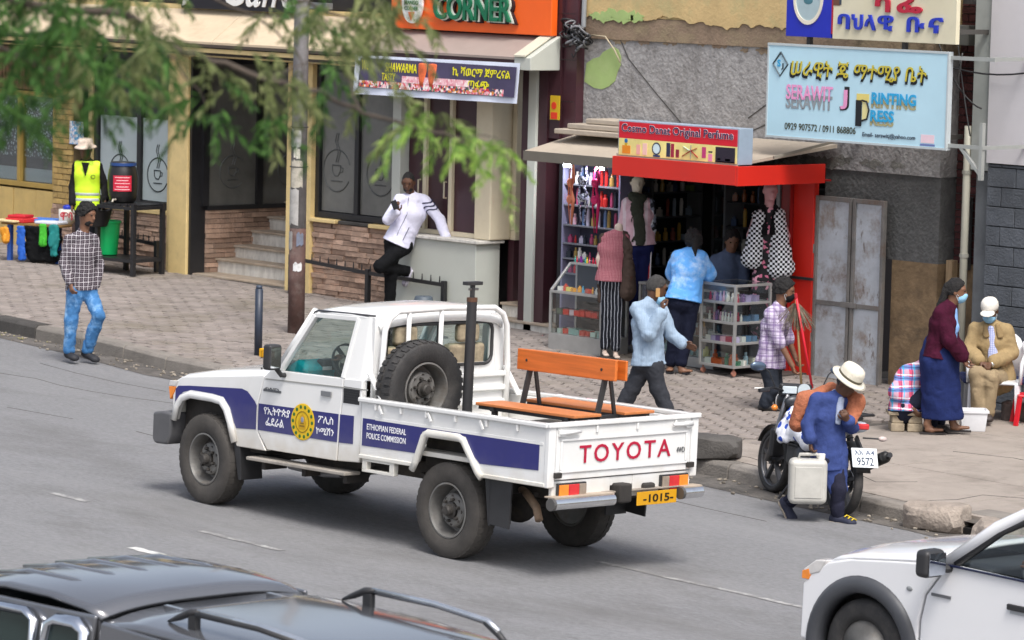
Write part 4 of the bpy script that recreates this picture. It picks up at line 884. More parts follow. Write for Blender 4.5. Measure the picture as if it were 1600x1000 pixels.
# tailgate
tg_ = tbox('tailgate', m_white, BX1+.0, .08, .68, BX1+.03, BR_-.08, 1.10)
mb = MB().box(BX1+.031, .12, .99, BX1+.042, BR_-.12, 1.01).box(BX1+.031, .12, .735, BX1+.042, BR_-.12, .755).box(BX1+.031, .12, .757, BX1+.042, .145, .988).box(BX1+.031, BR_-.145, .757, BX1+.042, BR_-.12, .988)
TB(mb, 'tailgate_rib', m_white, tg_, bevel=.006)
tbox('tailgate_rail', m_white, BX1-.01, -.02, 1.102, BX1+.05, BR_+.02, 1.145, bevel=.012)
for y in (.50, .95, 1.38): tbox('rope_hook', m_white, BX1+.03, y, 1.045, BX1+.048, y+.02, 1.10)
for y, d_ in ((.09, 1), (BR_-.09, -1)):
    TB(MB().tube([(BX1+.05, y, 1.06), (BX1+.06, y+.22*d_, 1.065)], [.022, .014], 8), 'latch_handle', m_white, tg_, smooth=True)
    tbox('latch_plate', m_white, BX1+.03, min(y, y+.07*d_), 1.03, BX1+.06, max(y, y+.07*d_), 1.085, tg_)
    tbox('gate_hinge', F('#34302d', .5), BX1+.03, y-.035, .70, BX1+.065, y+.035, .745, tg_)
o = text('lettering', 'TOYOTA', F('#b3123a', .4), truck, (BX1+.034, .33, .805+RK*4.4), .145, 1.02, rot=(0, 0, R(90)), depth=.003, bold=.01, track=1.25)
o = text('lettering', '4WD', F('#4d5054', .4), truck, (BX1+.034, 1.42, .83+RK*4.4), .045, .09, rot=(0, 0, R(90)), depth=.003)
mb = MB().box(BX1-.02, .06, .50, BX1+.02, .70, .672).box(BX1-.02, .95, .50, BX1+.02, BR_-.06, .672).box(BX1-.02, .70, .60, BX1+.018, .95, .672)
TB(mb, 'rear_crossmember', m_white, bevel=.006)
for y0, fl in ((.10, 1), (1.245, -1)):
    lamp = tbox('tail_lamp', m_plast, BX1+.02, y0, .52, BX1+.045, y0+.315, .655)
    for a, b, mt in (((.012, .11, m_amber), (.113, .225, m_red), (.228, .303, m_clearT)) if fl > 0 else ((.012, .087, m_clearT), (.09, .20, m_red), (.203, .303, m_amber))):
        tbox('lens', mt, BX1+.045, y0+a, .532, BX1+.06, y0+b, .643, lamp, bevel=.004)
for y0, y1 in ((.0, .66), (1.44, 1.655)):
    TB(MB().tube([(BX1+.10, y0, .50), (BX1+.10, y1, .50)], .05, 16), 'bumper_tube', m_chrome, smooth=False, bevel=.006)
    TB(MB().tube([(BX1+.10, y0-.025, .50), (BX1+.10, y0+.004, .50)], .051, 14), 'bumper_end', F('#6a6866', .5, .6))
    tbox('bumper_step', M('tan_step', (.40, .33, .26), .7, var=.15), BX1+.0, y0, .545, BX1+.12, y1, .558, bevel=.003)
tbox('bumper_beam', M('tan_beam', (.28, .24, .2), .7, var=.2), BX1+.0, .60, .545, BX1+.07, 1.45, .56)
tbox('tow_hitch', m_under, BX1-.02, .72, .46, BX1+.12, .86, .62, bevel=.02); tbox('tow_hitch', m_under, BX1-.01, 1.05, .545, BX1+.06, 1.18, .60, bevel=.02)
pt = tbox('number_plate', F('#d39a12', .5), BX1+.075, .95, .425, BX1+.081, 1.40, .535, bevel=.004)
text('plate_number', '-1015-', F('#1c1608', .5), truck, (BX1+.0825, 1.02, .448+RK*4.45), .065, .34, rot=(0, 0, R(90)), depth=.002, bold=.02)
# ---- underbody
for y in (.42, 1.18): tbox('chassis_rail', m_under, -.35, y, .46, 4.35, y+.07, .60)
for x in (.9, 1.8, 2.7, 3.6, 4.25): tbox('cross_beam', m_under, x, .42, .47, x+.08, 1.25, .56)
TB(MB().tube([(0, .2, .38), (0, 1.45, .38)], .05, 10), 'front_axle', m_under); MB().tube([(3.18, .2, .395), (3.18, 1.45, .395)], .055, 10).build('rear_axle', m_under, truck)
MB().sph((3.18, .85, .40), (.19, .13, .16), 14, 10).build('differential', m_under, truck, smooth=True)
for y in (.33, 1.28): TB(MB().bar((2.55, y, .52), (3.18, y, .40), .06, .03).bar((3.18, y, .40), (3.95, y, .50), .06, .03), 'leaf_spring', m_under)
TB(MB().tube([(1.2, .95, .42), (2.4, .95, .42), (3.0, 1.0, .50), (3.5, .55, .50), (3.9, .28, .50), (4.1, .20, .42), (4.18, .16, .33)], .034, 10), 'exhaust_pipe', M('rusty_pipe', (.26, .18, .12), .7, .3, var=.3, scale=8), smooth=True)
TB(MB().tube([(2.55, .95, .43), (2.95, .95, .43)], .09, 12), 'silencer', m_under)
tbox('fuel_tank', m_under, 1.5, .95, .38, 2.5, 1.45, .56, bevel=.03); tbox('gearbox', m_under, .6, .68, .34, 1.3, .98, .55, bevel=.03); tbox('engine_block', m_under, -.3, .6, .40, .5, 1.05, .8, bevel=.03)
tbox('floor_pan', m_under, .45, .10, .56, 2.20, 1.56, .60)
tbox('inner_arch', m_under, 2.7, .22, .62, 3.75, .26, .90); tbox('inner_arch', m_under, 2.7, .06, .905, 3.75, 1.60, .93)
TB(MB().tube([(.9, .25, .42), (1.35, .25, .40), (1.6, .25, .42)], .035, 8), 'brake_line_guard', F('#77777a', .5, .5))
# ---- cab inside
for y0, y1 in ((.22, .68), (.92, 1.38)):
    tbox('seat', m_seat, 1.55, y0, .92, 2.05, y1, 1.08, bevel=.05, seg=3)
    TB(MB().prism([(1.93, 1.05), (2.02, 1.55), (2.13, 1.55), (2.10, 1.05)], 'xz', y0+.02, y1-.02), 'seat_back', m_seat, bevel=.04, seg=3)
    tbox('headrest', m_seat, 2.06, y0+.11, 1.56, 2.15, y1-.11, 1.72, bevel=.035, seg=3)
TB(MB().prism([(.92, 1.0), (.93, 1.28), (1.12, 1.37), (1.25, 1.30), (1.22, 1.0)], 'xz', .10, 1.55), 'dashboard', m_teal, bevel=.03, seg=3)
tbox('instrument_binnacle', m_plast, 1.14, .28, 1.27, 1.26, .62, 1.37, bevel=.03)
sw = MB().lathe([(.175, -.013), (.188, -.013), (.188, .013), (.175, .013)], 28, ax='z', close=True)
for a in (90, 210, 330): sw.bar((0, 0, -.01), (.18*math.cos(R(a)), .18*math.sin(R(a)), 0), .035, .015)
sw.sph((0, 0, 0), (.055, .055, .03), 10, 6)
st = Matrix.Rotation(R(62), 3, 'Y')
sw.xf(lambda p: tuple(st @ Vector(p)+Vector((1.42, .44, 1.34)))); TB(sw, 'steering_wheel', m_plast, smooth=True)
TB(MB().tube([(1.2, .44, 1.22), (1.42, .44, 1.34)], .03, 8), 'steering_column', m_plast)
tbox('dash_sticker', F('#dfe0e2', .6), 1.27, .26, 1.28, 1.275, .36, 1.31, bevel=0)
tbox('interior_mirror', m_plast, 1.32, .72, 1.70, 1.345, .94, 1.76, bevel=.01)
tbox('door_card', F('#5d6062', .8), .95, .085, .62, 1.8, .10, 1.25); tbox('door_card', F('#5d6062', .8), .95, 1.56, .62, 1.8, 1.575, 1.25)
# ---- pole mount in the bed
pm = truck
TB(MB().tube([(2.62, .73, .76), (2.62, .73, 1.985)], .043, 14), 'weapon_post', m_plast, smooth=False, bevel=.006)
TB(MB().tube([(2.62, .73, 1.985), (2.62, .73, 2.10)], .022, 10), 'post_spigot', m_plast); TB(MB().box(2.585, .645, 2.095, 2.655, .815, 2.125), 'post_cradle', m_plast, bevel=.004)
TB(MB().tube([(2.62, .69, 2.06), (2.62, .79, 2.06)], .012, 6), 'post_pin', F('#8c8a86', .4, .7)); TB(MB().tube([(2.62, .73, 1.955), (2.62, .73, 1.99)], .046, 14), 'post_collar', F('#5a3d2c', .6))
# ---- orange back-to-back bench in the bed
bench = empty('plank_bench', 'orange back-to-back plank bench on black legs in the truck bed', 'bench', (0, 0, 0)); bench.rotation_euler = truck.rotation_euler
m_or = M('orange_varnish', (.63, .155, .025), .35, var=.2, scale=3, coat=.2, stretch=(.6, 8, 8)); m_ors = M('orange_plank', (.58, .20, .065), .45, var=.18, scale=3, stretch=(.6, 8, 8))
def bb(mb, n, m_, **k): return mb.xf(rk).build(n, m_, bench, **k)
bb(MB().box(3.10, .83, 1.425, 4.28, .86, 1.60), 'back_plank', m_or, bevel=.008)
bb(MB().box(3.14, .93, 1.425, 4.30, .955, 1.59), 'back_plank', m_or, bevel=.008)
for y0, y1 in ((.42, .60), (.615, .80)): pass
bb(MB().box(3.02, .46, 1.135, 4.22, .76, 1.16), 'seat_plank', m_ors, bevel=.006); bb(MB().box(3.02, 1.02, 1.135, 4.22, 1.36, 1.16), 'seat_plank', m_ors, bevel=.006)
for x in (3.22, 4.12):
    bb(MB().bar((x, .80, 1.12), (x+.01, .87, 1.45), .02, .05, (0, 1, 0)), 'back_post', m_plast); bb(MB().bar((x, 1.0, 1.12), (x+.01, .92, 1.45), .02, .03, (0, 1, 0)), 'back_post', m_plast)
    for y in (.50, 1.30): bb(MB().box(x-.02, y-.02, .762, x+.02, y+.02, 1.10), 'leg', m_plast)
    bb(MB().box(x-.02, .46, 1.10, x+.02, 1.36, 1.134), 'cross_rail', m_plast)
for y in (.50, .78, 1.04, 1.30): bb(MB().box(3.04, y-.02, 1.105, 4.2, y+.02, 1.1345), 'seat_rail', m_plast)
for x in (3.22, 4.12): bb(MB().lathe([(0, -.006), (.012, -.004), (.012, 0), (0, 0)], 8, (x, .829, 1.51), 'y'), 'bolt', m_plast)
# ================================================================ soft bodies: signed distances turned into one continuous mesh
class SD:
    def __init__(s, h=.011): s.p = []; s.h = h; s.cuts = []; s.rag = 0
    def cap(s, a, b, r1, r2=None, k=.02):
        a = np.array(a, float); b = np.array(b, float); r2 = r1 if r2 is None else r2; d = b-a; L2 = max(d@d, 1e-9)
        def f(P):
            w_ = P-a; t = np.clip((w_@d)/L2, 0, 1); q = w_-t[..., None]*d
            return np.sqrt((q*q).sum(-1))-(r1+(r2-r1)*t)
        m = max(r1, r2); s.p.append((f, np.minimum(a, b)-m, np.maximum(a, b)+m, k)); return s
    def ecap(s, a, b, lat, r1, r2, k=.03):           # elliptic limb: (lateral, depth) radii at each end
        a = np.array(a, float); b = np.array(b, float); d = b-a; L = np.linalg.norm(d); ax = d/L
        lat = np.array(lat, float); lat = lat-ax*(lat@ax); lat /= np.linalg.norm(lat); dp = np.cross(ax, lat)
        def f(P):
            w_ = P-a; z = w_@ax; t = np.clip(z/L, 0, 1); rl = r1[0]+(r2[0]-r1[0])*t; rd = r1[1]+(r2[1]-r1[1])*t
            o = z-t*L; m = np.minimum(rl, rd); e = np.sqrt(((w_@lat)/rl)**2+((w_@dp)/rd)**2+(o/m)**2)
            return (e-1)*m
        m = max(r1+r2); s.p.append((f, np.minimum(a, b)-m, np.maximum(a, b)+m, k)); return s
    def ell(s, c, r, X=(1, 0, 0), Z=(0, 0, 1), k=.02):
        c = np.array(c, float); X = np.array(X, float); Z = np.array(Z, float); X = X/np.linalg.norm(X); Z = Z-X*(Z@X); Z /= np.linalg.norm(Z); Y = np.cross(Z, X)
        m = min(r)
        def f(P):
            w_ = P-c; return (np.sqrt(((w_@X)/r[0])**2+((w_@Y)/r[1])**2+((w_@Z)/r[2])**2)-1)*m
        M_ = max(r); s.p.append((f, c-M_, c+M_, k)); return s
    def cut(s, n, d): s.cuts.append((np.array(n, float), d)); return s      # keep n.p < d
    def mesh(s, name, mat, amp=0., fr=14., seed=1, aniso=(1, 1, .45)):
        h = s.h; lo = np.min([p[1] for p in s.p], 0)-4*h; hi = np.max([p[2] for p in s.p], 0)+4*h
        n = np.ceil((hi-lo)/h).astype(int)+1; D = np.full(n, .2)
        gx = [lo[i]+h*np.arange(n[i]) for i in range(3)]
        for f, a, b, k in s.p:
            i0 = np.maximum(((a-lo-k-.03)/h).astype(int), 0); i1 = np.minimum(((b-lo+k+.03)/h).astype(int)+2, n)
            sl = tuple(slice(i0[j], i1[j]) for j in range(3))
            P = np.stack(np.meshgrid(*[gx[j][sl[j]] for j in range(3)], indexing='ij'), -1)
            d = f(P); o = D[sl]; t = np.clip(.5+.5*(o-d)/k, 0, 1); D[sl] = o*(1-t)+d*t-k*t*(1-t)
        P = None
        if amp:
            ix = np.argwhere(np.abs(D) < .05); Q = lo+h*ix; D[ix[:, 0], ix[:, 1], ix[:, 2]] += amp*1.9*folds(Q, fr/14., seed, aniso)
        for nn, dd in s.cuts:
            if P is None: P = np.stack(np.meshgrid(*gx, indexing='ij'), -1)
            q_ = P@nn-dd
            if s.rag:
                ix = np.argwhere(np.abs(q_) < .04); q_[ix[:, 0], ix[:, 1], ix[:, 2]] += s.rag*vnoise((lo+h*ix)*70, 5)
            D = np.maximum(D, q_)
        return nets(D, lo, h, name, mat)
def vnoise(P, seed):
    rs = np.random.RandomState(seed); T = rs.rand(32, 32, 32); i = np.floor(P).astype(int); f = P-i; f = f*f*(3-2*f); r = 0
    for a in (0, 1):
        for b in (0, 1):
            for c in (0, 1): r = r+T[(i[:, 0]+a) % 32, (i[:, 1]+b) % 32, (i[:, 2]+c) % 32]*np.where(a, f[:, 0], 1-f[:, 0])*np.where(b, f[:, 1], 1-f[:, 1])*np.where(c, f[:, 2], 1-f[:, 2])
    return r*2-1
def folds(P, s_, seed, an):                          # creased cloth: two octaves of ridges, drawn out along the hang of the cloth
    W = P+.05*np.stack([vnoise(P*6+k_*9, seed+k_) for k_ in range(3)], 1)
    A = W*np.array(an)*9.5*s_; r = .55-np.abs(vnoise(A+3, seed+7))*2.2; B = W*np.array([1, 1, .8])*21*s_
    return r*.55+vnoise(P*5*s_+1, seed+8)*.16+(.5-np.abs(vnoise(B, seed+9))*2)*.28
def nets(D, lo, h, name, mat):
    D[[0, -1]] = .2; D[:, [0, -1]] = .2; D[:, :, [0, -1]] = .2
    S_ = D < 0; c8 = [(a, b, c) for a in (0, 1) for b in (0, 1) for c in (0, 1)]; n = D.shape
    cnt = sum(S_[a:n[0]-1+a, b:n[1]-1+b, c:n[2]-1+c].astype(np.int8) for a, b, c in c8)
    act = np.argwhere((cnt > 0) & (cnt < 8)); V = np.full(cnt.shape, -1, np.int64); V[act[:, 0], act[:, 1], act[:, 2]] = np.arange(len(act))
    acc = np.zeros((len(act), 3)); num = np.zeros(len(act))
    val = {c: D[act[:, 0]+c[0], act[:, 1]+c[1], act[:, 2]+c[2]] for c in c8}
    for c in c8:
        for ax in range(3):
            if c[ax] == 0:
                e = list(c); e[ax] = 1; e = tuple(e); a, b = val[c], val[e]; m = (a < 0) != (b < 0); t = np.where(m, a/np.where(m, a-b, 1), 0)
                p = np.tile(np.array(c, float), (len(act), 1)); p[:, ax] += t; acc[m] += p[m]; num[m] += 1
    co = lo+h*(act+acc/np.maximum(num, 1)[:, None]); Q = []
    for ax in range(3):
        sl0 = [slice(1, n[i]-1) for i in range(3)]; sl1 = list(sl0); sl0[ax] = slice(0, n[ax]-1); sl1[ax] = slice(1, n[ax])
        A, B = S_[tuple(sl0)], S_[tuple(sl1)]; ij = np.argwhere(A != B)
        if not len(ij): continue
        off = np.array([1, 1, 1]); off[ax] = 0; pos = ij+off; u, v = [(1, 2), (2, 0), (0, 1)][ax]
        def cell(du, dv):
            q = pos.copy(); q[:, u] += du; q[:, v] += dv; return V[q[:, 0], q[:, 1], q[:, 2]]
        q = np.stack([cell(-1, -1), cell(0, -1), cell(0, 0), cell(-1, 0)], 1); fl = ~A[ij[:, 0], ij[:, 1], ij[:, 2]]; q[fl] = q[fl][:, ::-1]; Q.append(q)
    Q = np.concatenate(Q); me = bpy.data.meshes.new(name); me.vertices.add(len(co)); me.vertices.foreach_set('co', co.ravel())
    me.loops.add(Q.size); me.loops.foreach_set('vertex_index', Q.ravel().astype(np.int32)); me.polygons.add(len(Q)); me.polygons.foreach_set('loop_start', np.arange(0, Q.size, 4, dtype=np.int32))
    me.polygons.foreach_set('use_smooth', np.ones(len(Q), bool)); me.update(calc_edges=True); me.materials.append(mat); return me
V3 = lambda *a: np.array(a, float)
def unit(v): v = np.array(v, float); return v/np.linalg.norm(v)
VRZ = math.atan2(.741, .671)      # people are posed in a frame whose x runs to the right seen from across the street
m_skin = M('skin_dark', (.115, .055, .032), .5, var=.15, scale=20, spec=.4); m_skin2 = M('skin_brown', (.20, .10, .06), .5, var=.12, scale=20, spec=.4)
m_hair = M('hair_black', (.010, .009, .009), .8, var=.4, scale=60, bump=.8, bscale=120); m_hairg = M('hair_greying', (.045, .043, .042), .85, var=.6, scale=70, bump=.8, bscale=120)
m_eye = F('#1a1210', .2); m_mask = cloth('mask_blue', '#86b7d6', (('Z', 130, .3, 0, '#9cc6e0', .6),), .8); m_maskb = cloth('mask_black', '#141416', (), .8)
class Person:
    def __init__(s, label, base, J, tf=(0, -1, 0), face=(0, -1, -.05), skin=None, name='person', cat='person', size=1.):
        s.root = empty(name, label, cat, base, VRZ); s.J = {k: np.array(v, float) for k, v in J.items()}; s.skin = skin or m_skin; s.face = unit(face); s.tf = unit(tf); s.z = size
        j = s.J; mid = (j['shl']+j['shr'])/2; j['shl'] = j['shl']*.86+mid*.14-V3(0, 0, .018); j['shr'] = j['shr']*.86+mid*.14-V3(0, 0, .018); s.lat = unit(j['shr']-j['shl'])
        if 'waist' not in j: j['waist'] = j['pel']*.62+j['chest']*.38
        s.hu = unit(np.array([0, 0, 1.])-s.face*s.face[2]); s.hr = np.cross(s.face, s.hu)
    def add(s, name, me): o = bpy.data.objects.new(name, me); COL.objects.link(o); o.parent = s.root; return o
    def torso(s, q, e, low=True):
        j = s.J; z = s.z
        q.ecap(j['pel'], j['waist'], s.lat, (.158*z+e, .112*z+e), (.140*z+e, .098*z+e), .04).ecap(j['waist'], j['chest'], s.lat, (.140*z+e, .098*z+e), (.160*z+e, .110*z+e), .04)
        q.ecap(j['chest'], j['chest']*.35+j['neck']*.65, s.lat, (.158*z+e, .104*z+e), (.10*z+e, .066*z+e), .04)
        q.cap(j['shl'], j['chest']*.16+j['neck']*.84, .046*z+e, .050*z+e, .03).cap(j['shr'], j['chest']*.16+j['neck']*.84, .046*z+e, .050*z+e, .03)
    def arm(s, q, sd, e, to=1., cuff=0.):
        a, b, c = s.J['sh'+sd], s.J['el'+sd], s.J['wr'+sd]; z = s.z
        if to <= .5: q.cap(a, a+(b-a)*to*2, .049*z+e, .045*z+e+cuff)
        else: q.cap(a, b, .049*z+e, .041*z+e).cap(b, b+(c-b)*(to-.5)*2, .042*z+e, .031*z+e+cuff)
    def leg(s, q, sd, e, to=1., cuff=0.):
        a, b, c = s.J['hp'+sd], s.J['kn'+sd], s.J['an'+sd]; z = s.z
        if to <= .5: q.cap(a, a+(b-a)*to*2, .088*z+e, .07*z+e+cuff, .03)
        else: q.cap(a, b, .082*z+e, .058*z+e, .03).cap(b, b+(c-b)*(to-.5)*2, .058*z+e, .040*z+e+cuff)
    def head(s, q):
        c, f, u, r = s.J['head'], s.face, s.hu, s.hr; z = s.z
        q.ell(c+u*.02*z, (.076*z, .098*z, .108*z), r, u, .02).ell(c+f*.022*z-u*.055*z, (.058*z, .068*z, .066*z), r, u, .03)
        q.cap(c+f*.088*z+u*.012*z, c+f*.104*z-u*.026*z, .010*z, .016*z, .012).ell(c+f*.086*z-u*.058*z, (.026*z, .014*z, .014*z), r, u, .012).ell(c+f*.075*z+u*.032*z, (.05*z, .016*z, .012*z), r, u, .02).ell(c+f*.072*z-u*.094*z, (.024*z, .018*z, .018*z), r, u, .02)
        for k in (-1, 1): q.ell(c+r*.078*z*k-f*.006*z-u*.006*z, (.012*z, .022*z, .032*z), r, u, .008)
        q.cap(s.J['neck']-np.array([0, 0, .03]), c-f*.02*z-u*.055*z, .058*z, .052*z, .03)
    def hand(s, q, sd, d, n, curl=.5, th=1):
        w_ = s.J['wr'+sd]; d = unit(d); n = unit(np.array(n, float)-d*(np.dot(n, d))); l = np.cross(d, n)*th; z = s.z
        q.ecap(w_, w_+d*.075*z, l, (.028*z, .018*z), (.040*z, .015*z), .012)
        for i, (o, L) in enumerate(((-.030, .060), (-.010, .072), (.010, .068), (.029, .055))):
            a = w_+d*.080*z+l*o*z; c1 = curl*1.0; b = a+(d*math.cos(c1)+n*math.sin(c1))*L*.55*z; c2 = curl*2.1; e = b+(d*math.cos(c2)+n*math.sin(c2))*L*.55*z
            q.cap(a-d*.01, b, .0098*z, .0090*z, .004).cap(b, e, .0090*z, .0078*z, .004)
        a = w_+d*.022*z-l*.026*z; b = a+(d*.7-l*.65+n*.35*(1+curl))*.045*z; q.cap(a, b, .013*z, .0105*z, .008).cap(b, b+(d*.9+n*.5*curl)*.035*z, .0105*z, .009*z, .004)
    def body(s, hands={}, arms=True, feet=None):
        q = SD(.0095); s.torso(q, -.008); s.head(q)
        for sd in 'lr':
            if 'sh'+sd in s.J and 'wr'+sd in s.J: s.arm(q, sd, -.004)
            s.leg(q, sd, -.008)
            if sd in hands: s.hand(q, sd, *hands[sd])
            if feet and sd in feet: q.cap(s.J['an'+sd], s.J['an'+sd]+np.array(feet[sd][:3])*.3-np.array([0, 0, .045]), .036, .034, .02).ecap(s.J['an'+sd]+V3(0, 0, -.055), s.J['an'+sd]+np.array(feet[sd][:3]), np.cross(unit(feet[sd][:3]), (0, 0, 1)), (.034, .026), (.040, .016), .02)
        s.add('body', q.mesh('body', s.skin))
        c, f, u, r = s.J['head'], s.face, s.hu, s.hr; mb = MB()
        for k in (-1, 1): mb.sph(tuple(c+f*.088*s.z+r*.031*k*s.z+u*.014*s.z), .0105*s.z, 8, 6)
        mb.build('eyes', m_eye, s.root, smooth=True)
    def top(s, mat, e=.016, sleeve=.93, hem=.10, name='shirt', amp=.006, fr=14, open_=None, flare=.012, cuff=.006, seed=1, hood=False, collar=True):
        q = SD(.0115); s.torso(q, e); j = s.J; dn = unit(j['pel']-j['waist']); z = s.z
        q.ecap(j['pel'], j['pel']+dn*hem, s.lat, (.160*z+e, .116*z+e), (.165*z+e+flare, .122*z+e+flare), .03)
        if sleeve:
            for sd in 'lr':
                if 'wr'+sd in j: s.arm(q, sd, e, sleeve, cuff)
        if collar: q.ecap(j['neck']-V3(0, 0, .045)-s.tf*.012, j['neck']+unit(j['head']-j['neck'])*.004-s.tf*.018, s.lat, (.076*z, .066*z), (.070*z, .056*z), .012)
        if open_: pass
        q.cut(dn, dn@j['pel']+hem)
        me = q.mesh(name, mat, amp, fr, seed); return s.add(name, me)
    def pants(s, mat, e=.018, to=.97, name='trousers', amp=.006, fr=16, seed=2, cuff=.01, waist=.02):
        q = SD(.0115); j = s.J; z = s.z; up = unit(j['waist']-j['pel'])
        q.ecap(j['pel']+up*waist, j['pel']-up*.05, s.lat, (.152*z+e*.5, .108*z+e*.5), (.16*z+e*.6, .118*z+e*.6), .04)
        for sd in 'lr': s.leg(q, sd, e, to, cuff)
        return s.add(name, q.mesh(name, mat, amp, fr, seed, (1, 1, .7)))
    def shoes(s, mat, dirs, sole=None, hgt=.045, L=.19):
        for sd in dirs:
            a = s.J['an'+sd]; d = unit(dirs[sd][:3]); up = unit(dirs[sd][3:]) if len(dirs[sd]) > 3 else unit(np.array([0, 0, 1.])-d*d[2]); l = np.cross(d, up); q = SD(.009)
            h = a-up*.035-d*.035; t = a-up*.045+d*L
            q.ecap(h, t-d*.05, l, (.040, .046), (.050, .036), .02).ell(t-d*.055-up*.004, (.05, .06, .034), l, up, .02).cap(a+up*.03, a-up*.03, .050, .048, .02)
            n = -up; q.cut(n, n@(a-up*.078)); s.add('shoe', q.mesh('shoe', mat))
            if sole:
                q = SD(.008); q.ecap(h-up*.03, t-d*.05-up*.02, l, (.046, .03), (.055, .03), .02).ell(t-d*.055-up*.02, (.054, .066, .03), l, up, .02)
                q.cut(n, n@(a-up*.079)); q.cut(-n, -(n@(a-up*.058))); s.add('sole', q.mesh('sole', sole))
    def hair(s, mat, e=.012, amp=.004, fr=60, t=.005, back=.0, tilt=.35, name='hair', low=.035):
        c, f, u, r = s.J['head'], s.face, s.hu, s.hr; z = s.z; q = SD(.0075); q.rag = .011
        q.ell(c+u*.022*z-f*.006*z, (.077*z+e, .099*z+e, .109*z+e), r, u, .02)
        if back: q.ell(c-f*.07*z-u*.02*z, (.06, .05+back, .07), r, u, .03)
        n = unit(f*.75-u*.66+f*tilt*.0); q.cut(n, n@(c+f*(.035+t)*z+u*.03*z)); q.cut(-u, -(u@(c-u*low*z)))
        return s.add(name, q.mesh(name, mat, amp, fr, 3, (1, 1, 1)))
    def mask(s, mat, low=0., name='face_mask'):
        c, f, u, r = s.J['head'], s.face, s.hu, s.hr; z = s.z; q = SD(.007)
        q.ell(c+f*.030*z-u*(.062+low)*z, (.066*z, .082*z, .058*z), r, u, .02).ell(c+f*.085*z-u*(.03+low)*z, (.024*z, .034*z, .022*z), r, u, .03)
        q.cut(-f, -(f@(c+f*.028*z))); q.cut(u, u@(c-u*(.012+low)*z)); s.add(name, q.mesh(name, mat))
        mb = MB()
        for k in (-1, 1): mb.tube([tuple(c+f*.03*z+r*.070*z*k-u*.035*z), tuple(c-f*.01*z+r*.084*z*k-u*.0*z), tuple(c+f*.03*z+r*.067*z*k-u*.085*z)], .0025, 4)
        mb.build('mask_loop', F('#d9e2e6', .7), s.root)
    def hat(s, prof, mat, tilt=(0, 0), up=.07, name='hat', band=None, oval=1.15, sub=None):
        c = s.J['head']+s.hu*up*s.z; f, u, r = s.face, s.hu, s.hr; u = unit(u+f*tilt[0]+r*tilt[1]); f = unit(f-u*(f@u)); r = np.cross(f, u)
        def T(p): return tuple(c+r*p[0]+f*p[1]*oval+u*p[2])
        mb = MB().lathe(prof, 28).xf(T); o = mb.build(name, mat, s.root, smooth=True, solid=.006)
        if band: MB().lathe(band[1], 28).xf(T).build('hat_band', band[0], s.root, smooth=True, solid=.003)
        return o, T
def K(bx, by, sc):
    def f(px, py, dy=0.): return (px-bx)/sc, dy, (by-py)/sc-.11*dy
    return f
# ---- man in checked shirt crossing by the kerb
k = K(122, 566, 137.4); J = dict(pel=k(121, 444), chest=k(119, 395), neck=k(124, 361, .0), head=k(128.5, 336, -.03), shl=k(99, 372, -.08), shr=k(141, 370, .08), ell=k(94, 412, -.10), wrl=k(107, 444, -.20), elr=k(147, 412, .13), wrr=k(142, 447, .06),
    hpl=k(112, 452, -.05), hpr=k(131, 452, .05), knl=k(107, 500, -.06), anl=k(103, 549, -.02), knr=k(150, 492, -.12), anr=k(131, 548, .02))
p = Person('man in grey checked shirt and ripped blue jeans stepping off the kerb', (-8.86, 5.11, road_z(-8.86, 5.11)+.006), J, (.75, -.66, 0), (.86, -.5, -.12), m_skin2)
p.body({'l': ((.25, -.3, -1), (.6, .5, 0), .7, 1), 'r': ((-.3, -.2, -1), (-.5, .3, 0), .5, -1)})
p.top(cloth('check_shirt', '#433b42', (('X', 21, .13, .1, '#cfcbd0', .75), ('Z', 21, .13, .3, '#cfcbd0', .75), ('X', 21, .07, .6, '#8d868d', .6), ('Z', 21, .07, .75, '#8d868d', .6))), .011, .95, .06, amp=.006)
m_jean = M('ripped_jeans', hexc('#3f77ad'), .85, var=.3, scale=5, bump=.3, bscale=90, dirt=hexc('#9fc3e2'), damt=.9, dscale=5)
p.pants(m_jean, .016, .97, amp=.008, fr=20); p.shoes(F('#25262b', .7), {'l': (.55, -.8, -.1), 'r': (.75, -.55, -.25)}); p.hair(m_hair, .026, .010, 42, .014, low=.012)
q = SD(.008); c = p.J['head']; f = p.face; u = p.hu; q.ell(c+f*.022-u*.062, (.062, .074, .066), p.hr, u).cut(-(f*.7-u*.7), -((f*.7-u*.7)@(c+f*.045-u*.062))); p.add('beard', q.mesh('beard', m_hair, .002, 60))
# ---- steward in the yellow vest
k = K(130, 425, 115.4); J = dict(pel=k(131, 322), chest=k(130, 277), neck=k(128, 256), head=k(127, 239, -.03), shl=k(111, 263), shr=k(149, 263), ell=k(107, 298, .02), wrl=k(108, 326, -.10), elr=k(157, 297, .03), wrr=k(160, 318, -.15), hpl=k(122, 330), hpr=k(140, 330), knl=k(121, 374, -.03), anl=k(121, 415, .02), knr=k(141, 374, -.03), anr=k(142, 415, .02))
p = Person('steward in yellow reflective vest and pale bucket hat beside the black barrel', (-15.83, 10.234, side_z(-15.83, 10.234)+.004), J, (0, -1, 0), (-.25, -1, -.08))
p.body({'l': ((0, -.2, -1), (.5, 0, 0), .5, 1), 'r': ((.1, -.5, -.8), (-.5, 0, 0), .5, -1)}); p.top(cloth('black_top', '#1b1a1c', ()), .012, .96, .05, 'undershirt')
p.pants(cloth('dark_trousers', '#24242a', ()), .018); p.shoes(F('#1d1b1a', .6), {'l': (-.1, -1, 0), 'r': (.2, -1, 0)}); p.hair(m_hair, .006)
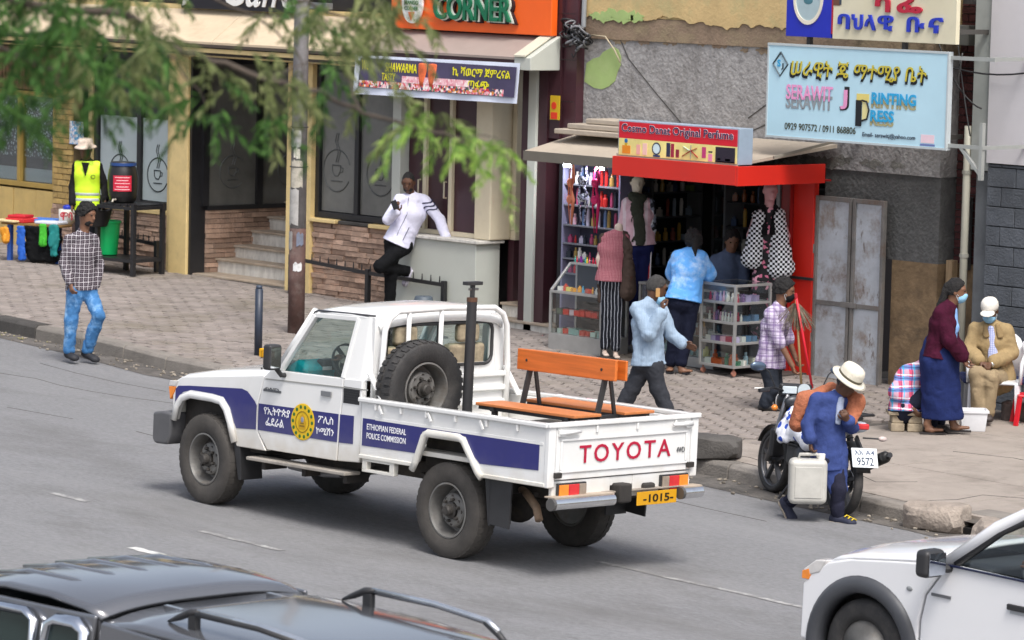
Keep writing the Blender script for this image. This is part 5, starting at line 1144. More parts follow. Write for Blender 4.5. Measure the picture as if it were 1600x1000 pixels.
q = SD(.0105); p.torso(q, .026); j = p.J; q.ecap(j['pel'], j['pel']-V3(0, 0, .12), p.lat, (.19, .145), (.2, .15)); q.cut((0, 0, -1), -(j['pel'][2]-.10)); q.cut((1, 0, 0), j['chest'][0]+.172); q.cut((-1, 0, 0), -(j['chest'][0]-.172))
q.cut((0, 0, 1), j['neck'][2]-.005)
me = q.mesh('vest', M('hi_vis', (.62, .92, .03), .6, var=.06, scale=6, emit=0)); o = p.add('vest', me)
for z0, z1 in ((.0, .045), (-.075, -.03)):
    q = SD(.0105); p.torso(q, .030); q.ecap(j['pel'], j['pel']-V3(0, 0, .12), p.lat, (.194, .149), (.204, .154)); zc = j['pel'][2]+.10; q.cut((0, 0, -1), -(zc+z0)); q.cut((0, 0, 1), zc+z1); q.cut((1, 0, 0), j['chest'][0]+.168); q.cut((-1, 0, 0), -(j['chest'][0]-.168))
    p.add('reflective_band', q.mesh('reflective_band', F('#a9b1ae', .3)))
MB().prism([(-.055, 0), (.055, 0), (0, -.19)], 'xz', 0, .006).xf(lambda v: (v[0]+j['neck'][0]+.005, v[1]+j['chest'][1]-.158, v[2]+j['neck'][2]-.02)).build('vest_opening', cloth('black_top2', '#1b1a1c', ()), p.root)
MB().lathe([(.022, -.004), (.03, -.004), (.03, 0), (.022, 0)], 16, (j['chest'][0]+.09, j['chest'][1]-.148, j['chest'][2]-.03), 'y', close=True).build('vest_emblem', F('#26300c', .6), p.root)
p.hat([(.15, -.035), (.135, -.02), (.1, .0), (.098, .055), (.09, .075), (.06, .085), (0, .088)], cloth('pale_hat', '#cdbdae', (), var=.25), (0.05, 0), .062)
# ---- man leaning on the parapet with a phone
k = K(612, 482, 123.2); J = dict(pel=k(628, 371, -.02), chest=k(646, 328, .0), neck=k(645, 300, .0), head=k(640.5, 281, -.05), shl=k(624, 307, -.06), shr=k(669, 306, .04), ell=k(611, 339, -.16), wrl=k(625, 327, -.24), elr=k(690, 337, -.04), wrr=k(701, 366, -.15),
    hpl=k(618, 376, -.03), hpr=k(637, 378, -.02), knl=k(616, 425, -.06), anl=k(616, 470, -.02), knr=k(600, 412, -.26), anr=k(641, 417, .14))
p = Person('man in white tracksuit top leaning on grey parapet and holding a phone', (-10.0, 10.62, side_z(-10.0, 10.62)+.004), J, (-.15, -1, 0), (-.15, -1, -.28))
p.body({"l": ((-.1, -.35, .55), (.3, .5, .3), .7, 1), "r": ((-.1, -.1, -1), (-.6, .2, 0), .9, -1)}); p.top(cloth("white_tracktop", "#dcdcf0", ()), .024, .96, .05, "jacket", .005, 15)
j = p.J; mb = MB()
def along(a, b, t): return tuple(a+(b-a)*t)
for t in (.15, .33, .5):
    c = j['shr']+(j['elr']-j['shr'])*t; d = unit(j['elr']-j['shr']); r_ = .080-.014*t; X = np.cross(d, (0, 1, 0)); X = unit(X); Y = np.cross(d, X)
    mb.tube([tuple(c+X*r_*math.cos(a)+Y*r_*math.sin(a)+d*.03*math.sin(2*a)) for a in np.linspace(0, 6.283, 20)], .009, 5)
mb.build('sleeve_stripe', F('#23264a', .7), p.root)
c0 = j['neck']; c1 = j['pel']; MB().tube([tuple(c0+V3(-.03, -.09, -.02)), tuple(j['chest']+V3(-.05, -.145, 0)), tuple(j['waist']+V3(-.06, -.135, 0)), tuple(c1+V3(-.06, -.14, -.03))], .004, 5).build('zip', F('#3a3d55', .5), p.root)
MB().tube([tuple(j['waist']+V3(.07, -.125, .05)), tuple(c1+V3(.05, -.142, .02))], .004, 5).build('pocket_piping', F('#23264a', .6), p.root)
p.pants(cloth('black_track', '#0e0f12', ()), .020, .98, amp=.006); p.shoes(F('#9b97a6', .8), {'l': (-.2, -1, 0), 'r': (-.42, .2, -.8, -.65, .25, .3)}, F('#d8d5e2', .6)); p.hair(m_hair, .003, .001)
q = SD(.008); c = p.J['head']; f = p.face; u = p.hu; q.ell(c+f*.022-u*.062, (.062, .074, .066), p.hr, u).cut(-(f*.6-u*.8), -((f*.6-u*.8)@(c+f*.05-u*.062))); p.add('beard', q.mesh('beard', m_hair, .002, 60))
q = SD(.01); q.cap(j['wrr']+(j['elr']-j['wrr'])*.05, j['wrr']+unit((-.1, -.1, -1))*.07, .04, .046); p.add('glove', q.mesh('glove', cloth('black_cuff', '#141418', ())))
ph = tag(MB().box(-.036, -.006, -.07, .036, .006, .07).build('mobile_phone', F('#0b0b0d', .2), bevel=.006), 'black mobile phone held by the man in the white top', 'phone'); M4 = Matrix.Translation(p.root.location) @ Matrix.Rotation(VRZ, 4, 'Z')
ph.matrix_world = M4 @ Matrix.Translation(Vector(tuple(j['wrl']+V3(-.03, -.10, .09)))) @ Matrix.Rotation(R(-25), 4, 'Y') @ Matrix.Rotation(R(-40), 4, 'X')
# ---- elderly man on the phone walking past the shop
k = K(1003, 650, 148.7); J = dict(pel=k(1006, 562), chest=k(1004, 508), neck=k(1009, 474, -.01), head=k(1015, 453, -.02), shl=k(982, 484, .04), shr=k(1024, 484, -.08), ell=k(1008, 524, -.14), wrl=k(1024, 487, -.19), elr=k(1040, 522, .10), wrr=k(1059, 538, .06),
    hpl=k(998, 574), hpr=k(1013, 574, -.05), knl=k(983, 607, .02), anl=k(966, 640, .05), knr=k(1021, 606, -.06), anr=k(1036, 640, -.08))
J['shl'] = k(984, 484, -.12); J['shr'] = k(1024, 482, .12); J['ell'] = k(1004, 524, -.22)
p = Person('elderly man in pale blue shirt walking with a phone at his ear', (-1.762, 7.122, side_z(-1.762, 7.122)+.004), J, (.7, .7, 0), (.95, .25, -.25))
p.body({'l': ((-.05, .2, 1), (.9, .3, 0), .8, 1), 'r': ((1, -.1, -.25), (-.1, -1, -.3), .3, 1)}); p.top(cloth('blue_grey_shirt', '#8fa3b8', (('X', 60, .25, 0, '#a9b9c9', .5),)), .026, .95, .06, amp=.010, fr=13)
p.pants(cloth('charcoal_trousers', '#34363c', ()), .026, .98, amp=.008); p.shoes(F('#1b1a1a', .6), {'l': (.9, .2, -.3), 'r': (.95, .2, .1)}); p.hair(m_hairg, .008, .003, 60, .0); p.mask(m_mask, .05)
m_ph = tag(MB().box(-.010, -.022, -.045, .0, .022, .045).build('mobile_phone', F('#b58c58', .4), bevel=.004), 'tan mobile phone held at the elderly walking man\'s ear', 'phone'); m_ph.matrix_world = Matrix.Translation(p.root.location) @ Matrix.Rotation(VRZ, 4, 'Z') @ Matrix.Translation(Vector(tuple(p.J['head']+V3(.012, -.112, -.035)))) @ Matrix.Rotation(R(90), 4, 'Z')
# ---- woman customer with her back turned
k = K(1055, 582, 138.7); J = dict(pel=k(1060, 466, .0), chest=k(1067, 418, .05), neck=k(1071, 392, .09), head=k(1074, 376, .14), shl=k(1047, 399, .05), shr=k(1088, 398, .08), ell=k(1044, 428, .20), wrl=k(1052, 438, .40), elr=k(1099, 428, .18), wrr=k(1100, 436, .38),
    hpl=k(1050, 474), hpr=k(1070, 474), knl=k(1047, 527, -.02), anl=k(1043, 570, .03), knr=k(1066, 527, .0), anr=k(1058, 571, -.05))
p = Person('woman customer in light blue tie-dye blouse leaning over the shop counter', (-4.02, 9.827, side_z(-4.02, 9.827)+.004), J, (.1, 1, 0), (-.1, 1, -.35), m_skin2)
p.body({'l': ((.2, 1, 0), (0, 0, -1), .4, 1), 'r': ((-.2, 1, 0), (0, 0, -1), .4, -1)}, feet={'l': (-.02, -.10, -.045), 'r': (.12, -.03, -.05)})
p.top(M('tie_dye', hexc('#5fa4ea'), .85, var=.1, scale=8, bump=.2, bscale=50, dirt=hexc('#cfe4fb'), damt=.9, dscale=4.5), .034, .46, .02, 'blouse', .010, 11, cuff=.02, collar=False); p.pants(cloth('navy_trousers', '#14182a', ()), .018, .93, amp=.006)
p.hair(m_hair, .02, .008, 40, .02, low=.085)
q = SD(.009); c = p.J['head']; q.cap(c-p.face*.10, c-p.face*.13-V3(0, 0, .10), .04, .03).cap(c-p.face*.13-V3(0, 0, .10), c-p.face*.155-V3(0, 0, .22), .03, .014); p.add('ponytail', q.mesh('ponytail', m_hair, .004, 40))
for sd, d in (('l', (-.02, -.10, 0)), ('r', (.12, -.03, 0))): a = p.J['an'+sd]; MB().prism([(-.04, -.10), (.04, -.10), (.05, .06), (.0, .10), (-.05, .06)], 'xy', .0, .018).xf(lambda v, a=a, d=d: (a[0]+d[0]*.5+v[0]*.9, a[1]+d[1]*.5-v[1]*.9, v[2])).build('sandal', F('#1d1d22', .6), p.root)
# ---- shopkeeper behind the counter
k = K(1060, 560, 133.); J = dict(pel=k(1050, 452), chest=k(1053, 418, -.03), neck=k(1057, 393, -.06), head=k(1061, 375, -.09), shl=k(1034, 402, .0), shr=k(1078, 402, -.04), ell=k(1031, 440, -.08), wrl=k(1050, 452, -.24), elr=k(1082, 440, -.1), wrr=k(1070, 452, -.26), hpl=k(1042, 460), hpr=k(1060, 460), knl=k(1042, 510), anl=k(1042, 550), knr=k(1062, 510), anr=k(1062, 550))
p = Person('shopkeeper in grey blue top facing the customer inside the perfume shop', (-4.45, 11.05, side_z(-4.45, 11.05)+.004), J, (0, -1, 0), (.1, -1, -.3), m_skin2)
p.body({'l': ((.3, -1, -.1), (0, 0, -1), .4, 1), 'r': ((-.3, -1, -.1), (0, 0, -1), .4, -1)}); p.top(cloth('slate_top', '#58657e', ()), .016, .95, .06); p.pants(cloth('dk_trousers', '#1b1b20', ()), .018); p.hair(m_hair, .016, .005, 45, .01); p.shoes(F('#1b1a1a', .6), {'l': (0, -1, 0), 'r': (0, -1, 0)})
# ---- man with brooms
k = K(1200, 640, 145.); J = dict(pel=k(1197, 562), chest=k(1202, 512), neck=k(1208, 483, .0), head=k(1215, 458, .0), shl=k(1192, 492, -.14), shr=k(1217, 490, .14), ell=k(1207, 535, -.20), wrl=k(1228, 572, -.22), elr=k(1224, 530, .16), wrr=k(1236, 560, .1),
    hpl=k(1194, 574, -.07), hpr=k(1200, 574, .07), knl=k(1200, 608, -.08), anl=k(1190, 632, -.06), knr=k(1208, 606, .08), anr=k(1216, 632, .1))
p = Person('man in purple plaid shirt and black mask carrying two brooms', (-1.414, 8.632, side_z(-1.414, 8.632)+.004), J, (1, 0, 0), (1, -.1, -.12), m_skin2)
p.body({'l': ((.3, 0, -1), (.8, .2, .2), .9, 1), 'r': ((.3, 0, -1), (.8, -.2, 0), .9, -1)}); p.top(cloth('purple_plaid', '#c9bfd4', (('X', 15, .32, .1, '#6f5a86', .6), ('Z', 15, .32, .2, '#6f5a86', .6), ('Y', 15, .32, .2, '#6f5a86', .4), ('X', 15, .08, .7, '#3f3352', .6), ('Z', 15, .08, .7, '#3f3352', .6))), .022, .55, .09, amp=.008)
p.pants(cloth('dark_denim', '#2a2f38', ()), .018, .97); p.shoes(F('#1b1a1a', .6), {'l': (1, 0, 0), 'r': (1, .1, 0)}); p.hair(m_hair, .020, .008, 42, .008); p.mask(m_maskb)
j = p.J; M4 = Matrix.Translation(p.root.location) @ Matrix.Rotation(VRZ, 4, 'Z')
for nm, col, a, b, lab, br in (('broom', '#a98f62', (1231, 472), (1243, 606), 'straw broom with pale wooden stick held upright by plaid-shirted man', True), ('mop', '#e0263a', (1229, 462), (1259, 606), 'red-handled stick held beside the straw broom', False)):
    e_ = empty(nm, lab, nm); e_.matrix_world = M4; A = V3(*k(*a, -.20 if br else -.27)); B = V3(*k(*b, -.23 if br else -.26))
    MB().tube([tuple(A), tuple(B)], .013, 8).build('handle', F(col, .5), e_, smooth=True)
    if br:
        mb = MB(); rs = random.Random(4)
        for _ in range(160):
            t = rs.uniform(0, .3); o = V3(rs.gauss(0, .022), rs.gauss(0, .02), 0); s0 = A+(B-A)*.04+o*.5; mb.tube([tuple(s0), tuple(s0+(B-A)*.28*rs.uniform(.6, 1.1)+o*3.0)], .003, 3)
        mb.build('bristles', M('straw', hexc('#6d6455'), .9, var=.4, scale=30), e_)
    else: MB().tube([tuple(A), tuple(A+(B-A)*.05)], .017, 8).build('grip', F('#b01c2c', .5), e_)
# ---- porter with jerrycan
k = K(1265, 812, 173.); J = dict(pel=k(1288, 708, .02), chest=k(1284, 650, .0), neck=k(1298, 617, -.02), head=k(1310, 598, -.05), shl=k(1262, 622, -.08), shr=k(1312, 626, .07), ell=k(1251, 664, -.10), wrl=k(1256, 690, -.13), elr=k(1322, 668, .05), wrr=k(1312, 655, -.14),
    hpl=k(1278, 716, -.03), hpr=k(1298, 716, .04), knl=k(1262, 758, .03), anl=k(1227, 787, .08), knr=k(1302, 762, -.06), anr=k(1302, 804, -.04))
p = Person('stooped man in blue coat and cream hat carrying a sack and jerrycan', (3.124, 4.49, road_z(3.124, 4.49)+.006), J, (.75, -.65, 0), (.72, -.55, -.55), size=.93)
p.body({'l': ((.05, -.05, -1), (.9, .2, 0), .9, 1), 'r': ((-.3, -.5, .5), (-.3, .3, .4), .9, -1)})
p.top(cloth('pale_shirt', '#aeb4c4', ()), .002, .8, .0, 'shirt', 0); q = None
m_coat = cloth('blue_coat', '#3a497e', (), var=.2)
p.top(m_coat, .018, .90, .14, 'coat', .006, 15, flare=.012, cuff=.014)
q = SD(.0115); j = p.J; q.ecap(j['pel']-V3(0, 0, .06), j['pel']+V3(.09, -.05, -.33), (1, .2, 0), (.165, .13), (.085, .05), .04).ecap(j['pel']-V3(0, 0, .05), j['pel']+V3(-.08, .05, -.18), (1, .2, 0), (.155, .12), (.12, .07), .04); p.add('coat_skirt', q.mesh('coat_skirt', m_coat, .007, 14, 5))
q = SD(.009); a = j['neck']+V3(.02, -.06, -.04); b = j['chest']+V3(.075, -.125, -.05); q.ecap(a, b, (1, .6, 0), (.035, .03), (.030, .012)); p.add('shirt_front', q.mesh('shirt_front', cloth('pale_shirt2', '#9aa4bb', ()), .003, 20))
q = SD(.009); q.cap(j['wrl']+V3(0, 0, .045), j['wrl']+V3(0, 0, .012), .047, .044); p.add('shirt_cuff', q.mesh('shirt_cuff', cloth('cuff', '#b9ad9a', ())))
p.pants(cloth('dusk_trousers', '#252636', ()), .014, .96, amp=.007); p.shoes(F('#262a3e', .7), {'l': (.45, -.45, -.75), 'r': (.85, -.5, -.05)}, F('#8d8478', .8)); p.hair(m_hairg, .004, .002)
mb = MB(); a = j['anr']+V3(.08, -.06, -.01)
for t in range(3): mb.tube([tuple(a+V3(.03*t-.02, -.02*t-.02, .005-.012*t)), tuple(a+V3(.03*t, -.02*t+.0, .018-.012*t)), tuple(a+V3(.03*t+.03, -.02*t+.03, .0-.012*t))], .006, 5)
mb.build('shoelace', F('#d6b92a', .6), p.root)
p.hat([(.152, -.012), (.15, -.018), (.105, .005), (.102, .03), (.098, .075), (.085, .105), (.05, .115), (0, .102)], cloth('cream_hat', '#d8d2c2', (), var=.12), (.05, 0), .068, band=(F('#5a5444', .7), [(.1065, .012), (.105, .03)]))
PORT = p
sk = empty('orange_sack', 'orange woven sack slung over the shoulders of the man in blue', 'sack', p.root.location, VRZ); sk.location = tuple(Vector(p.root.location))
q = SD(.012); A = V3(*k(1238, 664, .10)); B = V3(*k(1250, 628, .12)); C = V3(*k(1290, 608, .17)); D_ = V3(*k(1327, 628, .02)); E_ = V3(*k(1322, 656, -.07))
q.ecap(A, B, (1, 0, 0), (.075, .09), (.09, .10), .04).ecap(B, C, (0, 0, 1), (.07, .09), (.055, .07), .04).ecap(C, D_, (0, 0, 1), (.055, .06), (.09, .07), .04).ecap(D_, E_, (1, 0, 0), (.085, .06), (.045, .035), .03)
me = q.mesh('sack_body', cloth('sack_orange', '#a5674e', (('X', 160, .3, 0, '#a9552f', .35), ('Z', 160, .3, 0, '#d08a63', .3)), var=.25, bump=.6), .009, 15, 6, (1, 1, 1)); o = bpy.data.objects.new('sack_body', me); COL.objects.link(o); o.parent = sk
jc = empty('jerrycan', 'worn translucent white plastic jerrycan carried by the man in blue', 'jerrycan', p.root.location, VRZ)
m_can = M('can_plastic', (.50, .49, .45), .45, var=.12, scale=5, dirt=(.3, .27, .22), damt=.6, dscale=3, bump=.1, bscale=12)
c0 = V3(*k(1253, 787, -.15)); z0 = c0[2]; x0, x1 = k(1224, 0)[0], k(1283, 0)[0]; y0, y1 = -.23, -.03
MB().box(x0, y0, z0, x1, y1, z0+.405).build('can_body', m_can, jc, bevel=.05, seg=4)
for yy in (y0-.006, y1-.002): MB().box(x0+.05, yy, z0+.06, x1-.05, yy+.008, z0+.34).build('embossed_panel', m_can, jc, bevel=.004)
xm = j['wrl'][0]; MB().tube([(xm-.10, -.13, z0+.39), (xm-.09, -.13, z0+.44), (xm+.06, -.13, z0+.445), (xm+.08, -.13, z0+.39)], .016, 8).build('handle', m_can, jc, smooth=True)
MB().lathe([(.034, 0), (.036, .045), (.034, .05), (0, .052)], 16, (x1-.055, -.13, z0+.40)).build('cap', F('#e6e4dc', .5), jc)
# ---- woman in maroon jacket and long skirt
k = K(1460, 676, 152.9); J = dict(pel=k(1457, 556), chest=k(1463, 508), neck=k(1472, 478, .0), head=k(1481, 456, .0), shl=k(1456, 490, -.13), shr=k(1474, 489, .14), ell=k(1471, 533, -.20), wrl=k(1492, 560, -.16), elr=k(1482, 530, .18), wrr=k(1500, 556, .14), hpl=k(1453, 566, -.07), hpr=k(1460, 566, .07), knl=k(1450, 615, -.06), anl=k(1443, 664, -.03), knr=k(1482, 612, .05), anr=k(1484, 660, .06))
p = Person('woman in maroon hoodie and long blue skirt wearing a face mask', (.715, 8.862, side_z(.715, 8.862)+.02), J, (1, 0, 0), (1, -.12, -.03), m_skin2)
p.body({'l': ((.5, -.1, -1), (.8, .1, .3), .6, 1), 'r': ((.5, 0, -1), (.8, 0, 0), .6, -1)}, feet={'l': (.15, -.02, -.05), 'r': (.16, -.02, -.05)})
p.top(cloth('blue_blouse', '#7fa9e0', ()), .012, 0, .10, 'blouse', .004); o = p.top(cloth('maroon_velour', '#3c0d24', (), var=.3), .030, .95, .02, 'jacket', .009, 12)
q = SD(.01); j = p.J; q.ecap(j['neck']+V3(.05, 0, -.03), j['chest']+V3(.105, 0, -.02), (0, 1, 0), (.06, .03), (.085, .05)).ecap(j['chest']+V3(.105, 0, -.02), j['waist']+V3(.11, 0, -.10), (0, 1, 0), (.085, .05), (.09, .045)); p.add('blouse_front', q.mesh('blouse_front', cloth('blue_blouse2', '#84acdf', ()), .005, 16))
q = SD(.01); q.ecap(j['neck']+V3(-.03, -.08, -.005), j['neck']+V3(-.07, 0, -.035), (0, 0, 1), (.035, .03), (.045, .03)).ecap(j['neck']+V3(-.07, 0, -.035), j['neck']+V3(-.03, .08, -.005), (0, 0, 1), (.045, .03), (.035, .03)); p.add('hood', q.mesh('hood', cloth('magenta_velour', '#8a1440', (), var=.3), .006, 20))
q = SD(.0125); q.ecap(j['pel']+V3(0, 0, .09), j['pel']+V3(.0, 0, -.05), (1, 0, 0), (.155, .165), (.185, .19), .05).ecap(j['pel']+V3(.0, 0, -.05), V3(*k(1467, 650)), (1, 0, 0), (.185, .19), (.215, .15), .05); q.cut((0, 0, -1), -(k(0, 655)[2])); p.add('skirt', q.mesh('skirt', cloth('blue_skirt', '#1e2a58', (), var=.2), .012, 8, 4, (1, 1, .25)))
p.hair(m_hair, .012, .004, 50, .005); q = SD(.009); c = j['head']; q.ell(c+V3(-.09, 0, .03), (.045, .05, .05)).cap(c+V3(-.10, 0, .0), c+V3(-.15, .0, -.14), .045, .035).cap(c+V3(-.15, 0, -.14), c+V3(-.19, 0, -.26), .035, .018); p.add('braids', q.mesh('braids', m_hair, .008, 50)); p.mask(m_mask)
for sd, d in (('l', 1), ('r', 1)): a = j['an'+sd]; MB().prism([(-.07, -.035), (.12, -.045), (.19, -.02), (.19, .02), (.12, .04), (-.07, .035)], 'xy', -.018, .0).xf(lambda v, a=a: (a[0]+v[0], a[1]+v[1], a[2]-.08+v[2])).build('flip_flop', F('#2a2626', .6), p.root)
# ---- seated man in tan jacket
k = K(1540, 655, 149.5); J = dict(pel=k(1549, 586, .05), chest=k(1541, 536, .03), neck=k(1538, 507, .0), head=k(1535, 486, -.05), shl=k(1511, 514, .0), shr=k(1566, 514, .0), ell=k(1503, 550, -.06), wrl=k(1520, 566, -.24), elr=k(1573, 552, -.02), wrr=k(1536, 569, -.23), hpl=k(1537, 590, .03), hpr=k(1558, 590, .03), knl=k(1513, 585, -.36), anl=k(1516, 640, -.38), knr=k(1534, 592, -.38), anr=k(1532, 646, -.36))
p = Person('seated man in tan jacket, white cap and blue face mask', (.282, 10.149, side_z(.28, 10.15)+.01), J, (-.25, -1, 0), (-.3, -1, -.4))
p.body({'l': ((.6, -.5, -.3), (.1, .2, -1), .6, 1), 'r': ((-.7, -.4, -.1), (0, .3, -1), .6, -1)}); p.top(cloth('print_shirt', '#aab3dc', (('X', 40, .3, 0, '#e4e6f5', .6), ('Z', 40, .3, .3, '#7f8cc4', .5))), .004, .8, .0, 'shirt', 0)
q = SD(.011); p.torso(q, .032); j = p.J; p.arm(q, 'l', .030, .92, .012); p.arm(q, 'r', .030, .92, .012); q.ecap(j['pel'], j['pel']+V3(.02, .0, -.06), p.lat, (.20, .155), (.205, .16)); me = q.mesh('jacket', cloth('tan_jacket', '#9c8763', (), var=.15), .009, 12); o = p.add('jacket', me)
# open jacket front: a wedge of patterned shirt shows between the lapels
q = SD(.009); a = j['neck']+V3(-.01, -.085, -.035); b = j['waist']+V3(-.02, -.155, .0); q.ecap(a, b, (1, 0, 0), (.035, .03), (.062, .02)); p.add('shirt_front', q.mesh('shirt_front', cloth('print_shirt2', '#aab3dc', (('X', 45, .3, 0, '#e4e6f5', .7), ('Z', 45, .3, .3, '#7f8cc4', .6)))))
for sgn in (-1, 1): q = SD(.009); q.ecap(j['neck']+V3(.06*sgn, -.07, .0), j['chest']+V3(.075*sgn, -.145, .08), (1, 0, 0), (.03, .02), (.035, .014)); p.add('lapel', q.mesh('lapel', cloth('tan_lapel', '#8f7a58', (), var=.15)))
p.pants(cloth('khaki_trousers', '#948368', (), var=.12), .022, .97, amp=.008); p.shoes(F('#3a3230', .6), {'l': (-.15, -1, 0), 'r': (-.1, -1, 0)}); p.hair(m_hairg, .004); p.mask(m_mask)
p.hat([(.088, -.03), (.091, .0), (.087, .035), (.070, .065), (.04, .08), (0, .084)], cloth('white_cap', '#dcd8d0', (), var=.1), (.0, 0), .06, 'cap'); c = p.J['head']+p.hu*.055; f = p.face; u = p.hu; r = p.hr
q = SD(.008); q.ell(c+f*.135-u*.018, (.078, .085, .014), r, u); p.add('cap_peak', q.mesh('cap_peak', cloth('white_cap2', '#d2cec6', ())))
MB().lathe([(.034, -.012), (.036, -.012), (.036, .012), (.034, .012)], 16, tuple(j['wrr']+V3(.02, 0, 0)), 'x', close=True).build('wrist_watch', F('#c9ccd0', .2, .9), p.root)
# ---- crouching person in bright plaid shirt
k = K(1415, 672, 150.); J = dict(pel=k(1412, 636, .0), chest=k(1420, 597, .06), neck=k(1440, 577, .10), head=k(1452, 574, .14), shl=k(1404, 590, -.02), shr=k(1440, 588, .16), ell=k(1394, 614, -.12), wrl=k(1418, 640, -.16), elr=k(1452, 615, .12), wrr=k(1462, 642, .06), waist=k(1412, 612, .02), hpl=k(1405, 636, -.08), hpr=k(1422, 636, .08), knl=k(1445, 615, -.12), anl=k(1448, 662, -.04), knr=k(1458, 615, .08), anr=k(1462, 662, .1))
p = Person('crouching person in red and blue plaid shirt sitting on a low wooden stool', (.375, 8.804, side_z(.375, 8.804)+.004), J, (.9, .3, -.3), (.8, .3, -.6))
p.body({'l': ((.6, 0, -.6), (.5, .3, 0), .6, 1)}); p.top(cloth('bright_plaid', '#c9a0b4', (('X', 9, .36, .1, '#d22c58', .8), ('Z', 9, .36, .2, '#2f7fc0', .75), ('X', 9, .12, .65, '#25b0d8', .8), ('Z', 9, .10, .75, '#e9edf6', .8), ('X', 9, .07, .86, '#22305e', .7), ('Z', 9, .07, .05, '#22305e', .7))), .045, .6, .05, amp=.008, fr=9)
p.pants(cloth('dk2', '#1d2130', ()), .02, .97); p.shoes(F('#3b3330', .6), {'l': (.9, -.2, 0), 'r': (.9, .2, 0)}); p.hair(m_hair, .006)
# ---- truck driver, mostly hidden behind the pillar
DJ = dict(pel=(1.83, 0, 1.13), chest=(1.88, 0, 1.43), neck=(1.90, 0, 1.60), head=(1.87, 0, 1.72), shl=(1.88, -.18, 1.54), shr=(1.88, .18, 1.54), ell=(1.72, -.22, 1.30), wrl=(1.50, -.14, 1.42), elr=(1.72, .22, 1.30), wrr=(1.50, .10, 1.44), hpl=(1.78, -.09, 1.10), hpr=(1.78, .09, 1.10), knl=(1.42, -.1, 1.13), knr=(1.42, .1, 1.13), anl=(1.2, -.1, .75), anr=(1.2, .1, .75))
dp_ = Person('driver at the wheel of the white police truck', (0, .44, 0), DJ, (-1, 0, 0), (-1, 0, -.05)); dp_.root.rotation_euler = truck.rotation_euler
dp_.body({'l': ((-.8, .1, .4), (-.3, 0, -1), .9, -1), 'r': ((-.8, -.1, .4), (-.3, 0, -1), .9, 1)}); dp_.top(cloth('driver_camo', '#77736a', (), var=.4), .018, .9, .0); dp_.pants(cloth('driver_trousers', '#4d4a40', ()), .018); dp_.hair(m_hair, .006)
# ================================================================ perfume shop kiosk
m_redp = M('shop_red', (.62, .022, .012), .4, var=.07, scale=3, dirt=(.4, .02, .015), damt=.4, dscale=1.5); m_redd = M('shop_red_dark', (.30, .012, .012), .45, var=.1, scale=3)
m_slab = M('roof_sheet', (.42, .36, .29), .85, var=.15, scale=3, bump=.3, bscale=30, dirt=(.24, .2, .16), damt=.6, dscale=1.5); m_alu = M('aluminium', (.42, .42, .41), .4, .5, var=.1, scale=5, dirt=(.25, .24, .22), damt=.4)
g_case = glass('case_glass', (.93, .96, .96), extra=.03)
shop = empty('perfume_shop', 'small perfume shop with red fascia, glass counters and crowded shelves', 'shop')
SF = .19
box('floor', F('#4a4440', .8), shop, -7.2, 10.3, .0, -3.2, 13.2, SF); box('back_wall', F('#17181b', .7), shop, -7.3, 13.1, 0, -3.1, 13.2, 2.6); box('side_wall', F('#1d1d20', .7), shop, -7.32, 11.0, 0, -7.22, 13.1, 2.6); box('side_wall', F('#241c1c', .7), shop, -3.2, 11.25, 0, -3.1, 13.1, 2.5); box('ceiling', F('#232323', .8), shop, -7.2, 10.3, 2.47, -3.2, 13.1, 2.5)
# roof sheets and fascia
MB().prism([(9.62, 2.60), (11.2, 2.78), (11.2, 2.74), (9.62, 2.57)], 'yz', -4.9, -2.98).build('roof_sheet', m_slab, shop); MB().prism([(10.18, 2.50), (11.2, 2.72), (11.2, 2.64), (10.18, 2.42)], 'yz', -7.05, -4.91).build('roof_sheet', m_slab, shop, bevel=.006)
box('front_beam', F('#6a655c', .8), shop, -7.04, 10.15, 2.385, -4.91, 10.2, 2.50)
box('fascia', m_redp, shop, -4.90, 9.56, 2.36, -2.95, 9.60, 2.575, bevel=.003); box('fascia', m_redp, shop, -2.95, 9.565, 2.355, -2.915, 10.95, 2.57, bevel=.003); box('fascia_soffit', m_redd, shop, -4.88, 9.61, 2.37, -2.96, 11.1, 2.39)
MB().bar((-2.9, 10.1, 2.66), (-2.88, 11.3, 2.86), .02, .03).build('roof_batten', F('#8b857a', .7), shop)
for i, (a, b, z) in enumerate(((-6.95, -5.2, 2.70), (-6.82, -5.05, 2.765), (-6.6, -4.9, 2.83))): box('roof_board', m_slab, shop, a, 10.55+.09*i, z, b, 11.15, z+.06, bevel=.012)
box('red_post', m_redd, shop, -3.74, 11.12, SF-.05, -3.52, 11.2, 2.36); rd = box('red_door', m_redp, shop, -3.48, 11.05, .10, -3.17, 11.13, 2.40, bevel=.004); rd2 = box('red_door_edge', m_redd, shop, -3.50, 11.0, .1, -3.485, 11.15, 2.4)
box('lock_bar', m_plast, shop, -3.55, 11.03, 1.24, -3.14, 11.05, 1.27); box('door_jamb', F('#8d9092', .5), shop, -3.80, 11.1, SF, -3.75, 11.2, 2.36)
